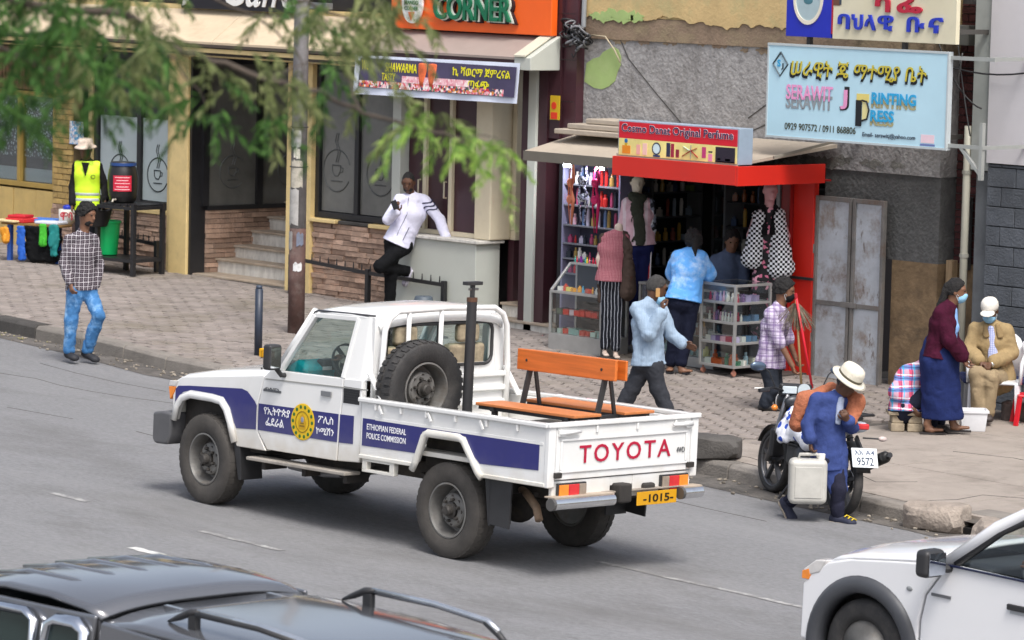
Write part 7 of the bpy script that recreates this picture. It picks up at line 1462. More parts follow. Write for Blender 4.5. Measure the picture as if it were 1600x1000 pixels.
for ch, x_, w_ in (('ባ', .79, .17), ('ህ', .99, .16), ('ላ', 1.18, .16), ('ዊ', 1.37, .22), ('ቡ', 1.79, .24), ('ና', 2.10, .20)): text('sign_letter', ch, m_sb, ts, (x_, -.004, .11), .165, w_, depth=.02, bold=.025)
for x, w_ in ((.90, .10), (1.30, .05), (1.68, .05), (1.82, .06), (1.98, .18), (2.3, .04)): box('letter_foot', m_sr, ts, x, -.024, .545, x+w_, -.001, .66, bevel=.004)
box('torn_print', F('#6b4636', .6), ts, .70, -.004, .36, .80, -.001, .52); box('torn_print', F('#3a4652', .6), ts, .79, -.005, .37, .82, -.001, .46)
for u in (.25, 1.2, 2.2): MB().box(u, .06, .1, u+.05, 1.02, .15).build('wall_arm', F('#4a4845', .6), ts)
op = tag(box('old_poster', cells('torn_poster', ['#cfc8b8', '#6a5fae', '#b9a48c', '#d6d2c8', '#8a8378'], 9, .8), None, -3.10, 11.13, 4.15, -2.72, 11.15, 4.7), 'torn old poster on the yellow wall left of the blue coffee board', 'poster')
# ================================================================ street furniture
pole = empty('utility_pole', 'old concrete utility pole with torn paper notices on the pavement', 'pole', (-8.98, 8.33, side_z(-8.98, 8.33)))
MB().tube([(0, 0, -.1), (0, 0, 1.25)], [.102, .099], 18).build('painted_base', M('pole_brown', (.085, .045, .038), .7, var=.4, scale=7, dirt=(.2, .17, .15), damt=.6, dscale=5), pole, smooth=True)
MB().tube([(0, 0, 1.2505), (0, 0, 7.5)], [.0985, .075], 18).build('shaft', M('pole_grey', (.27, .26, .26), .8, var=.25, scale=6, dirt=(.1, .09, .085), damt=.7, dscale=4), pole, smooth=True)
rs = random.Random(8)
for (a0, a1, z0, z1, c_) in ((-70, 10, 1.30, 1.72, '#a9a7a4'), (-50, 35, 1.74, 2.05, '#b4aea0'), (-80, -30, 1.0, 1.2, '#9a9896'), (-20, 40, .75, .84, '#d8d8d8'), (-60, 20, 2.22, 2.42, '#a8a8a6'), (0, 50, 1.05, 1.2, '#6f7688'), (-30, 15, 2.08, 2.2, '#d9d5c8')):
    mb = MB(); n = 8; secs = []
    for i in range(n+1):
        t = R(-42+a0+(a1-a0)*i/n-5); secs.append([(.103*math.cos(t), .103*math.sin(t), z0+rs.uniform(-.015, .015)), (.102*math.cos(t), .102*math.sin(t), z1+rs.uniform(-.02, .02))])
    mb.loft(secs).build('paper_notice', M('notice_'+c_[1:]+str(a0), hexc(c_), .8, var=.12, scale=12, dirt=hexc('#6a675f'), damt=.6, dscale=14), pole, solid=.002)
for z in (1.98, 2.45): MB().tube([(.105*math.cos(a), .105*math.sin(a), z) for a in np.linspace(0, 6.2832, 20)], .006, 5).build('wire_tie', m_plast, pole)
bl = empty('bollard', 'slim dark steel bollard at the kerb behind the truck bonnet', 'bollard', (-7.56, 6.63, side_z(-7.56, 6.63)))
MB().tube([(0, 0, -.05), (0, 0, .76)], .045, 14).build('post', M('bollard_paint', hexc('#2b3443'), .45, var=.15), bl, smooth=True); MB().lathe([(.036, .76), (.036, .79), (.02, .80), (0, .80)], 14).build('cap', M('bollard_cap', hexc('#3c4656'), .45), bl, smooth=True)
yb_ = empty('yellow_marker', 'small yellow plastic block at the foot of the slim bollard', 'marker', (-7.40, 6.60, side_z(-7.4, 6.6)-.002)); box('block', F('#e0a80e', .5), yb_, -.06, -.04, 0, .06, .04, .10, bevel=.01); box('slot', F('#b98608', .5), yb_, -.01, -.045, .02, .01, -.039, .08)
def low_fence(pts, label, spikes):
    e_ = empty('low_rail', label, 'railing')
    for i, (u, v, zt) in enumerate(pts):
        z0 = side_z(u, v)-.04
        MB().box(u-.03, v-.03, z0, u+.03, v+.03, zt+.05).build('post', m_blk, e_, bevel=.006)
    for (a, b, c_), (d, e, f_) in zip(pts, pts[1:]): MB().bar((a+.03, b, c_), (d-.03, e, f_), .04, .045).build('rail', m_blk, e_)
    (a, b, c_), (d, e, f_) = pts[0], pts[-1]
    for i in range(spikes):
        t = (i+.5)/spikes; x, y = a+(d-a)*t, b+(e-b)*t
        for q0, q1 in zip(pts, pts[1:]):
            if q0[0] <= x <= q1[0]: z = q0[2]+(q1[2]-q0[2])*(x-q0[0])/(q1[0]-q0[0])
        MB().tube([(x, y, z+.02), (x, y, z+.10)], [.010, .006], 6).build('spike', m_blk, e_)
low_fence([(-12.2, 10.85, .80), (-10.66, 10.85, .73), (-9.2, 10.85, .70)], 'low black rail with spikes in front of the right stone plinth', 18)
low_fence([(-16.9, 10.95, .84), (-15.08, 10.85, .76)], 'low black rail with spikes behind the barrel stand', 14)
MB().sph((-12.2, 10.85, .88), (.035, .035, .035), 10, 7).build('finial', m_blk, bpy.data.objects['low_rail'], smooth=True)
pb_ = empty('grey_bucket', 'upturned grey bucket standing against the grey parapet behind the truck', 'bucket', (-9.35, 10.65, side_z(-9.35, 10.65)-.002)); MB().lathe([(.17, 0), (.165, .02), (.11, .27), (.10, .28), (0, .28)], 20).build('shell', F('#4f5963', .5), pb_, smooth=True); MB().lathe([(.165, 0), (.18, .0), (.18, .025), (.165, .025)], 20, close=True).build('rim', F('#5a646e', .5), pb_)
# ---- barrel stand, barrel, buckets
st = empty('metal_stand', 'black metal stand carrying the black water barrel', 'stand', (-15.12, 10.42, side_z(-15.12, 10.42)-.002)); st.rotation_euler = (0, 0, R(8))
mb = None
for dx in (-.34, .34):
    for dy in (-.26, .28): MB().box(dx-.028, dy-.028, 0, dx+.028, dy+.028, .96 if dx > 0 else .9).build('leg', m_blk, st)
for z in (.20, .90):
    for dy in (-.26, .28): MB().box(-.34, dy-.022, z-.022, .34, dy+.022, z+.022).build('rail', m_blk, st)
    for dx in (-.34, .34): MB().box(dx-.021, -.26, z-.021, dx+.021, .28, z+.021).build('rail', m_blk, st)
for i in range(5): MB().box(-.31+i*.13, -.24, .925, -.20+i*.13, .26, .945).build('slat', m_blk, st)
MB().box(-.60, -.26, .17, -.345, -.22, .21).build('lower_arm', m_blk, st); MB().box(-.60, .22, .17, -.345, .26, .21).build('lower_arm', m_blk, st); box('lower_board', m_blk, st, -.62, -.26, .212, .3, .28, .222)
zb = side_z(-15.2, 10.4)+.944
ba = empty('water_barrel', 'black plastic water barrel with blue lid ring and red label', 'barrel', (-15.28, 10.42, zb))
MB().lathe([(.15, 0), (.175, .02), (.195, .1), (.205, .2), (.205, .34), (.19, .44), (.165, .49), (.16, .52), (0, .52)], 28).build('barrel_body', M('black_drum', (.012, .012, .013), .35, var=.2), ba, smooth=True)
MB().lathe([(.165, .495), (.178, .495), (.178, .535), (.165, .535)], 28, close=True).build('lid_ring', F('#24447e', .4), ba); MB().lathe([(0, .545), (.165, .545), (.168, .53), (.168, .515)], 28).build('lid', M('drum_lid', (.02, .02, .022), .4), ba, smooth=True)
secs = []
for i in range(9):
    t = R(-75+72*i/8); secs.append([(.207*math.cos(t), .207*math.sin(t), .16), (.206*math.cos(t), .206*math.sin(t), .37)])
lab = MB().loft(secs).build('label', F('#c9213c', .5), ba, solid=.002)
for i, z in enumerate((.34, .30, .26, .215, .18)):
    mb = MB(); a0, a1 = (-62, -16) if i % 2 else (-68, -10); secs = []
    for q_ in range(9): t = R(a0+(a1-a0)*q_/8); secs.append([(.2095*math.cos(t), .2095*math.sin(t), z), (.2095*math.cos(t), .2095*math.sin(t), z+.010)])
    mb.loft(secs).build('label_line', F('#f0c3c9', .5), lab)
MB().tube([(.1, -.19, .05), (.12, -.25, .05), (.12, -.26, .02)], .014, 8).build('tap', F('#c9c2b4', .4, .4), ba)
bas = empty('black_basin', 'black basin hung under the stand between barrel and green bin', 'basin', (-15.42, 10.12, side_z(-15.4, 10.1)+.62)); MB().lathe([(.12, 0), (.13, .02), (.19, .22), (.2, .225), (.185, .22), (.12, .03), (0, .03)], 22).build('bowl', M('basin_black', (.012, .012, .013), .4), bas, smooth=True); MB().tube([(.19, 0, .22), (.34, .06, .285)], .01, 6).build('hook', m_blk, bas)
gb = empty('green_bin', 'bright green plastic bin standing on the lower shelf of the black stand', 'bin', (-15.52, 10.36, side_z(-15.5, 10.4)+.222))
MB().lathe([(.125, 0), (.13, .01), (.165, .44), (.165, .45), (.155, .45), (.12, .02), (0, .02)], 26).build('shell', M('bin_green', hexc('#14c06a'), .4, var=.05), gb, smooth=True); MB().lathe([(.165, .43), (.18, .43), (.182, .455), (.165, .46)], 26, close=True).build('rim', M('bin_green2', hexc('#17cc72'), .4), gb, smooth=True)
hb_ = empty('soap_bottle', 'clear plastic soap bottle beside the green bin', 'bottle', (-15.62, 10.12, side_z(-15.6, 10.1)+.9)); 
bpy.data.objects.remove(hb_)
# ---- street vendor's stall
vz = side_z(-16.9, 10.3)
vt = empty('vendor_table', 'low vendor table hung with dark cloths at the far left', 'table', (-16.95, 10.35, vz-.002)); vt.rotation_euler = (0, 0, R(20))
for dx in (-.40, .40):
    for dy in (-.26, .26): MB().box(dx-.03, dy-.03, 0, dx+.03, dy+.03, .50).build('leg', F('#2a56a8', .5), vt)
box('table_top', F('#8a6a3a', .8), vt, -.50, -.34, .50, .50, .34, .525, bevel=.004)
q = SD(.014); q.ecap((.18, -.33, .47), (.18, -.33, .06), (1, 0, 0), (.26, .035), (.27, .05)); o = bpy.data.objects.new('black_cloth', q.mesh('black_cloth', cloth('vendor_black', '#0d0e10', ()), .014, 14, 2, (1, 1, .2))); COL.objects.link(o); o.parent = vt
def drape(nm, c_, x0, x1, z0, z1, lab, cat='cloth', y=-.40):
    q = SD(.012); q.ecap(((x0+x1)/2, y, z1), ((x0+x1)/2+.02, y-.01, z0), (1, 0, 0), ((x1-x0)/2, .025), ((x1-x0)/2*.8, .03)); o = bpy.data.objects.new(nm, q.mesh(nm, F(c_, .7), .012, 16, int(x0*77) % 97, (1, 1, .3))); COL.objects.link(o); o.location = vt.location; o.rotation_euler = vt.rotation_euler; tag(o, lab, cat)
drape('green_bag', '#3fae2a', .18, .30, .26, .52, 'bright green plastic bag hanging on the vendor table', 'bag'); drape('teal_bag', '#0e7a78', .34, .50, .14, .52, 'teal bag hanging at the right of the vendor table', 'bag'); drape('blue_tube', '#1a58b8', -.20, -.06, .05, .48, 'blue cloth roll standing at the vendor table front', 'cloth'); drape('orange_bag', '#d08a1e', -.44, -.34, .28, .44, 'small orange bag hanging at the left of the vendor table', 'bag')
rs = random.Random(3)
for i, (x, y, w_, d_, h_, c_, lb) in enumerate(((-.28, -.16, .34, .30, .06, '#c62b30', 'red folded packet on the vendor table'), (-.05, .05, .40, .34, .05, '#3f74c4', 'blue folded packet in the middle of the vendor table'), (.22, -.18, .40, .24, .04, '#d5dbe8', 'white folded packet at the front of the vendor table'), (-.38, .12, .24, .26, .04, '#d9c9a4', 'cream cardboard sheet at the left of the vendor table'), (-.30, -.16, .28, .24, .10, '#b81f2c', 'dark red packet on top of the red packet'), (-.42, -.30, .42, .16, .03, '#d6c294', 'flap of cream card overhanging the vendor table'))):
    o = MB().box(-w_/2, -d_/2, 0, w_/2, d_/2, h_ if i != 4 else .04).build('packet', F(c_, .6), bevel=.012, seg=2); c, s_ = math.cos(R(20)), math.sin(R(20)); o.location = (vt.location.x+x*c-y*s_, vt.location.y+x*s_+y*c, vz+.526+(.062 if i == 4 else .0008*i)); o.rotation_euler = (0, 0, R(20)+rs.uniform(-.3, .3)); tag(o, lb, 'packet')
tin = empty('paper_tub', 'white tub with red lettering and blue lid on the vendor table', 'tub', (-16.62, 10.48, vz+.528)); tin.rotation_euler = (0, 0, VRZ)
MB().lathe([(.115, 0), (.12, .20), (0, .20)], 24).build('tub_body', F('#dcd9d0', .5), tin, smooth=True); MB().lathe([(.06, .2), (.065, .24), (.03, .26), (0, .26)], 20).build('lid', F('#2238b4', .4), tin, smooth=True)
text('tub_letters', 'ሞባ', F('#c22a3a', .5), tin, (-.085, -.121, .06), .11, .17, depth=.003, bold=.03)
bb_ = tag(chunk('bundle', -16.25, 10.55, vz+.24, .22, .2, .5, 'brown cloth bundle leaning at the right of the vendor table', .4, cloth('bundle_cloth', '#5d4a44', (), var=.4)), 'brown cloth bundle leaning at the right of the vendor table', 'bundle')
# ================================================================ motorcycle at the kerb
mo = empty('motorcycle', 'parked motorcycle with a blue spotted cover over its tank', 'motorcycle', (1.76, 5.38, road_z(1.76, 5.38)+.004)); mo.rotation_euler = (R(-4), G, R(-19))
m_mb = M('moto_black', (.015, .015, .017), .4, var=.2)
def mwheel(x, r):
    t = MB().lathe([(r-.055, -.035), (r-.03, -.045), (r-.008, -.035), (r, 0), (r-.008, .035), (r-.03, .045), (r-.055, .035)], 36, (x, 0, r), 'y', close=True).build('tyre', m_rub, mo, smooth=True)
    MB().lathe([(r-.07, -.028), (r-.053, -.033), (r-.053, .033), (r-.07, .028)], 36, (x, 0, r), 'y', close=True).build('rim', M('moto_rim', (.14, .14, .145), .35, .7), t, smooth=True)
    mb = MB().tube([(x, -.06, r), (x, .06, r)], .035, 12)
    for i in range(5): a = 2*math.pi*i/5+.3; mb.bar((x, 0, r), (x+(r-.06)*math.cos(a), 0, r+(r-.06)*math.sin(a)), .03, .04, (0, 1, 0))
    mb.build('spokes', M('moto_alloy', (.10, .10, .105), .4, .6), t); MB().lathe([(.05, .04), (.11, .04), (.11, .046), (.05, .046)], 20, (x, 0, r), 'y', close=True).build('brake_disc', F('#8a8a8a', .3, .8), t)
mwheel(0, .30); mwheel(1.36, .31)
for y in (-.085, .085): MB().tube([(0, y, .30), (.14, y, .62), (.27, y, .96)], [.028, .026, .022], 10).build('fork', M('fork_steel', (.3, .3, .31), .3, .8), mo, smooth=True)
MB().loft([[(.31*math.cos(R(a))*1.0, y, .30+.335*math.sin(R(a))) for y in (-.06, -.045, .045, .06)] for a in range(50, 156, 15)]).build('front_mudguard', m_mb, mo, smooth=True, solid=.008)
MB().loft([[(1.36+.36*math.cos(R(a)), y, .32+.36*math.sin(R(a))) for y in (-.075, -.05, .05, .075)] for a in range(20, 121, 12)]).build('rear_mudguard', m_mb, mo, smooth=True, solid=.008)
MB().sph((.16, 0, .88), (.10, .13, .12), 16, 10).build('headlamp', m_mb, mo, smooth=True); MB().lathe([(0, -.0), (.10, 0), (.105, .03), (0, .035)], 20, (.06, 0, .87), 'x').build('headlamp_lens', m_clear, mo, smooth=True)
MB().box(.22, -.17, .93, .28, .17, 1.06).build('instrument_cowl', m_mb, mo, bevel=.03, seg=3)
MB().lathe([(0, 0), (.062, 0), (.066, .02), (0, .02)], 20, (.275, .07, 1.0), 'x').build('speedometer', F('#b9c4c8', .3), mo); MB().box(.275, -.15, .965, .292, .0, 1.035).build('instrument_display', F('#c2ccd0', .3), mo, bevel=.01)
MB().sph((.30, 0, .89), (.05, .13, .07), 12, 8).build('cluster_base', F('#3a3c40', .35, .4), mo, smooth=True)
MB().tube([(.36, -.42, .99), (.31, -.26, 1.02), (.27, -.1, .98), (.27, .1, .98), (.31, .26, 1.02), (.36, .42, .99)], .013, 8).build('handlebar', F('#2a2a2c', .4, .6), mo, smooth=True)
for y in (-1, 1):
    MB().tube([(.36, .43*y, .99), (.335, .32*y, 1.005)], .02, 10).build('grip', m_mb, mo); MB().tube([(.30, .30*y, 1.01), (.24, .42*y, .995)], .007, 6).build('lever', F('#9a9a9a', .3, .7), mo)
    MB().tube([(.31, .24*y, 1.02), (.29, .31*y, 1.16), (.27, .36*y, 1.2)], .007, 6).build('mirror_stalk', m_mb, mo); MB().sph((.27, .42*y, 1.205), (.022, .085, .045), 14, 8).build('mirror', M('moto_mirror', (.10, .14, .2), .15, .6), mo, smooth=True)
    MB().sph((.20, .17*y, .82), (.03, .035, .03), 8, 6).build('indicator', m_amber, mo, smooth=True)
m_spot = M('spot_cover', hexc('#e6e8ef'), .7, var=.05, scale=6, bump=.2, bscale=30)
def add_spots(m, col, scale, th):
    t = m.node_tree; N = t.nodes; L = t.links; b = N['Principled BSDF']; src = b.inputs['Base Color'].links[0].from_socket; tc = N.new('ShaderNodeTexCoord'); vo = N.new('ShaderNodeTexVoronoi'); vo.inputs['Scale'].default_value = scale; L.new(tc.outputs['Object'], vo.inputs['Vector']); lt = N.new('ShaderNodeMath'); lt.operation = 'LESS_THAN'; lt.inputs[1].default_value = th; L.new(vo.outputs['Distance'], lt.inputs[0]); mx = N.new('ShaderNodeMixRGB'); mx.inputs[2].default_value = tuple(hexc(col))+(1,); L.new(lt.outputs[0], mx.inputs[0]); L.new(src, mx.inputs[1]); L.new(mx.outputs[0], b.inputs['Base Color'])
add_spots(m_spot, '#1d49b4', 11, .40)
q = SD(.012); q.ecap((.40, 0, .76), (.82, 0, .74), (0, 1, 0), (.16, .11), (.14, .08)).ecap((.42, -.15, .70), (.44, -.18, .56), (1, 0, 0), (.13, .04), (.09, .035)).ecap((.55, -.14, .68), (.85, -.14, .60), (0, 1, 0), (.05, .09), (.045, .07)); o = bpy.data.objects.new('tank_cover', q.mesh('tank_cover', m_spot, .012, 12, 4)); COL.objects.link(o); o.parent = mo
q = SD(.012); q.ecap((.80, 0, .80), (1.20, 0, .84), (0, 1, 0), (.12, .06), (.13, .05)).ecap((1.20, 0, .86), (1.42, 0, .90), (0, 1, 0), (.12, .045), (.09, .035)); o = bpy.data.objects.new('seat', q.mesh('seat', m_mb, .004, 14)); COL.objects.link(o); o.parent = mo
q = SD(.010); q.ecap((1.15, 0, .76), (1.55, 0, .84), (0, 1, 0), (.13, .07), (.09, .05)); o = bpy.data.objects.new('tail_fairing', q.mesh('tail_fairing', M('fairing', hexc('#c3cbd6'), .3, var=.1))); COL.objects.link(o); o.parent = mo
MB().prism([(1.2, .80), (1.5, .87), (1.45, .83), (1.22, .75)], 'xz', -.142, -.134).build('fairing_flash', F('#2450c0', .4), mo); MB().prism([(1.28, .86), (1.42, .92), (1.44, .89)], 'xz', -.13, -.122).build('fairing_flash', F('#d83a6a', .4), mo)
MB().box(1.55, -.07, .82, 1.61, .07, .875).build('tail_light', m_red, mo, bevel=.015); MB().tube([(1.30, -.14, .93), (1.55, -.13, .95), (1.60, 0, .95), (1.55, .13, .95), (1.30, .14, .93)], .013, 8).build('grab_rail', m_mb, mo, smooth=True)
for y in (-1, 1): MB().tube([(1.54, .05*y, .74), (1.56, .22*y, .74)], .008, 6).build('indicator_stem', m_mb, mo); MB().sph((1.56, .24*y, .74), (.025, .045, .025), 10, 6).build('indicator', F('#c9b9b4', .3), mo, smooth=True)
MB().bar((1.5, 0, .74), (1.66, 0, .60), .05, .02, (0, 1, 0)).build('plate_bracket', m_mb, mo)
npl = MB().box(-.13, -.004, -.09, .13, .004, .09).build('number_plate', F('#e6ecee', .4), mo, bevel=.004); npl.matrix_local = Matrix.Translation((1.70, 0, .58)) @ Matrix.Rotation(R(90), 4, 'Z') @ Matrix.Rotation(R(-22), 4, 'X')
text('plate_number', '9572', F('#22304a', .5), npl, (-.085, -.0045, -.072), .075, .17, depth=.0015, bold=.01); text('plate_region', 'አአ A4', F('#4a5670', .5), npl, (-.10, -.0045, .025), .045, .20, depth=.0015, bold=.01)
MB().box(.42, -.13, .32, .82, .13, .66).build('engine', M('engine_grey', (.06, .06, .062), .5, .4, var=.3, scale=9), mo, bevel=.04, seg=3); mb = MB()
for i in range(6): mb.box(.48, -.15, .50+.028*i, .68, .15, .512+.028*i)
mb.build('cooling_fins', F('#3a3a3c', .5, .5), mo); MB().lathe([(.0, -.155), (.10, -.15), (.11, -.12), (.11, -.05)], 20, (.72, 0, .42), 'y').build('clutch_cover', F('#4a4a4c', .4, .6), mo, smooth=True)
mb = MB()
for y in (-.09, .09): mb.tube([(.24, y*.3, .90), (.50, y, .78), (.90, y, .72), (1.35, y, .78)], .018, 6).tube([(.26, y*.4, .80), (.42, y, .40), (.85, y, .36)], .018, 6).tube([(.85, y, .40), (1.36, y*1.2, .31)], .022, 6).tube([(.90, y, .72), (.85, y, .38)], .016, 6)
mb.build('frame_tubes', m_mb, mo, smooth=True)
for y in (-1, 1): MB().tube([(1.12, .13*y, .74), (1.34, .13*y, .33)], .03, 10).build('shock_absorber', F('#3a3a3e', .4, .4), mo, smooth=True)
MB().tube([(.45, .15, .45), (.55, .17, .30), (1.0, .18, .32), (1.25, .19, .42)], .022, 10).build('exhaust_pipe', m_chrome, mo, smooth=True); MB().tube([(1.22, .19, .40), (1.30, .195, .44), (1.72, .20, .60), (1.76, .20, .615)], [.035, .055, .055, .035], 14).build('silencer', M('silencer_black', (.03, .03, .03), .4, .5), mo, smooth=True); MB().tube([(1.75, .20, .61), (1.80, .20, .63)], .026, 12).build('silencer_tip', m_mb, mo)
MB().tube([(.72, -.1, .34), (.70, -.30, .04)], .012, 8).build('side_stand', m_mb, mo); MB().tube([(.75, -.24, .34), (.75, .24, .34)], .014, 8).build('foot_pegs', m_mb, mo)
q = SD(.012); q.ecap((.10, 0, .62), (-.02, 0, .60), (0, 1, 0), (.09, .05), (.06, .03)); 
MB().box(.06, -.13, .34, .14, .13, .62).build('crash_guard', m_mb, mo, bevel=.03)
# ================================================================ plastic chair, table, buckets and stool on the right
pc = empty('plastic_chair', 'white plastic armchair holding the man in the tan jacket', 'chair', (.33, 10.19, side_z(.33, 10.19)-.002), VRZ+R(-12)); m_pc = M('white_plastic', (.74, .75, .78), .35, var=.05, dirt=(.5, .5, .5), damt=.3)
for x, y in ((-.24, -.24), (.24, -.24), (-.22, .22), (.22, .22)): MB().tube([(x*1.05, y*1.05, 0), (x, y, .40)], [.030, .036], 6, flat=.6).build('leg', m_pc, pc)
box('seat', m_pc, pc, -.25, -.25, .395, .25, .24, .425, bevel=.02, seg=3)
for s_ in (-1, 1): MB().tube([(.27*s_, -.24, .41), (.28*s_, -.24, .62), (.29*s_, -.10, .66), (.29*s_, .12, .68), (.26*s_, .24, .80)], [.026, .028, .034, .034, .03], 8, flat=.7).build('armrest', m_pc, pc, smooth=True)
secs = []
for i in range(11):
    t = -1+2*i/10; x = .27*t; y = .27-.05*abs(t)**3; zt = .43+.47*math.sqrt(max(0, 1-(t*.88)**4)); secs.append([(x, y, .43), (x, y+.03, zt*.6+.2), (x, y+.05, zt)])
MB().loft(secs).build('backrest', m_pc, pc, smooth=True, solid=.02)
sc_ = empty('shoeshine_seat', 'blue cushioned seat just behind the white plastic chair', 'seat', (.10, 10.35, side_z(.1, 10.3)-.002), VRZ); box('cushion', F('#1d2b58', .7), sc_, -.3, -.2, .36, .45, .25, .44, bevel=.03, seg=3)
for x in (-.26, .40):
    for y in (-.16, .2): MB().box(x-.02, y-.02, 0, x+.02, y+.02, .36).build('leg', F('#8d8f92', .5), sc_)
bk = empty('white_bucket', 'square white plastic tub on the pavement beside the woman\'s sandals', 'tub', (.714, 9.40, side_z(.714, 9.4)-.002), VRZ); MB().lathe([(.135, 0), (.14, .01), (.165, .21), (.165, .22), (.155, .22), (.13, .02), (0, .02)], 4).xf(lambda p: (p[0]*.95-p[1]*.95, p[0]*.95+p[1]*.95, p[2])).xf(lambda p: (p[0]*.9, p[1]*.75, p[2])).build('tub_shell', m_pc, bk, bevel=.012); MB().lathe([(.16, .19), (.178, .19), (.178, .215), (.16, .215)], 4, close=True).xf(lambda p: ((p[0]-p[1])*.86, (p[0]+p[1])*.715, p[2])).build('rim', m_pc, bk)
ws_ = empty('wooden_stool', 'low stool of rough pale blocks under the crouching person', 'stool', (.351, 8.79, side_z(.351, 8.79)-.002), VRZ); m_tim = M('rough_timber', (.33, .27, .19), .9, var=.35, scale=7, bump=.5, bscale=30)
box('seat_board', m_tim, ws_, -.20, -.16, .17, .20, .16, .205, bevel=.006)
for a, b in ((-.17, -.02), (0, .17)): box('block', m_tim, ws_, a, -.14, 0, b-.01, .14, .085, bevel=.012); box('block', m_tim, ws_, a+.01, -.13, .0855, b-.02, .13, .169, bevel=.012)
rs_ = empty('red_stool', 'red plastic stool at the right edge of the picture', 'stool', (.74, 10.26, side_z(.74, 10.26)-.002), VRZ); m_rs = F('#cf1f2c', .35)
for x, y in ((-.16, -.16), (.16, -.16), (-.16, .16), (.16, .16)): MB().bar((x, y, 0), (x*.75, y*.75, .30), .045, .03).build('leg', m_rs, rs_)
box('seat', m_rs, rs_, -.14, -.14, .295, .14, .14, .32, bevel=.02, seg=3)
bg_ = chunk('grey_bag', .47, 10.42, side_z(.5, 10.4)+.085, .22, .2, .16, 'grey bag slumped on the ground behind the chair legs', .5, cloth('bag_grey', '#5c5350', (), var=.3)); tag(bg_, 'grey bag slumped on the ground behind the chair legs', 'bag')
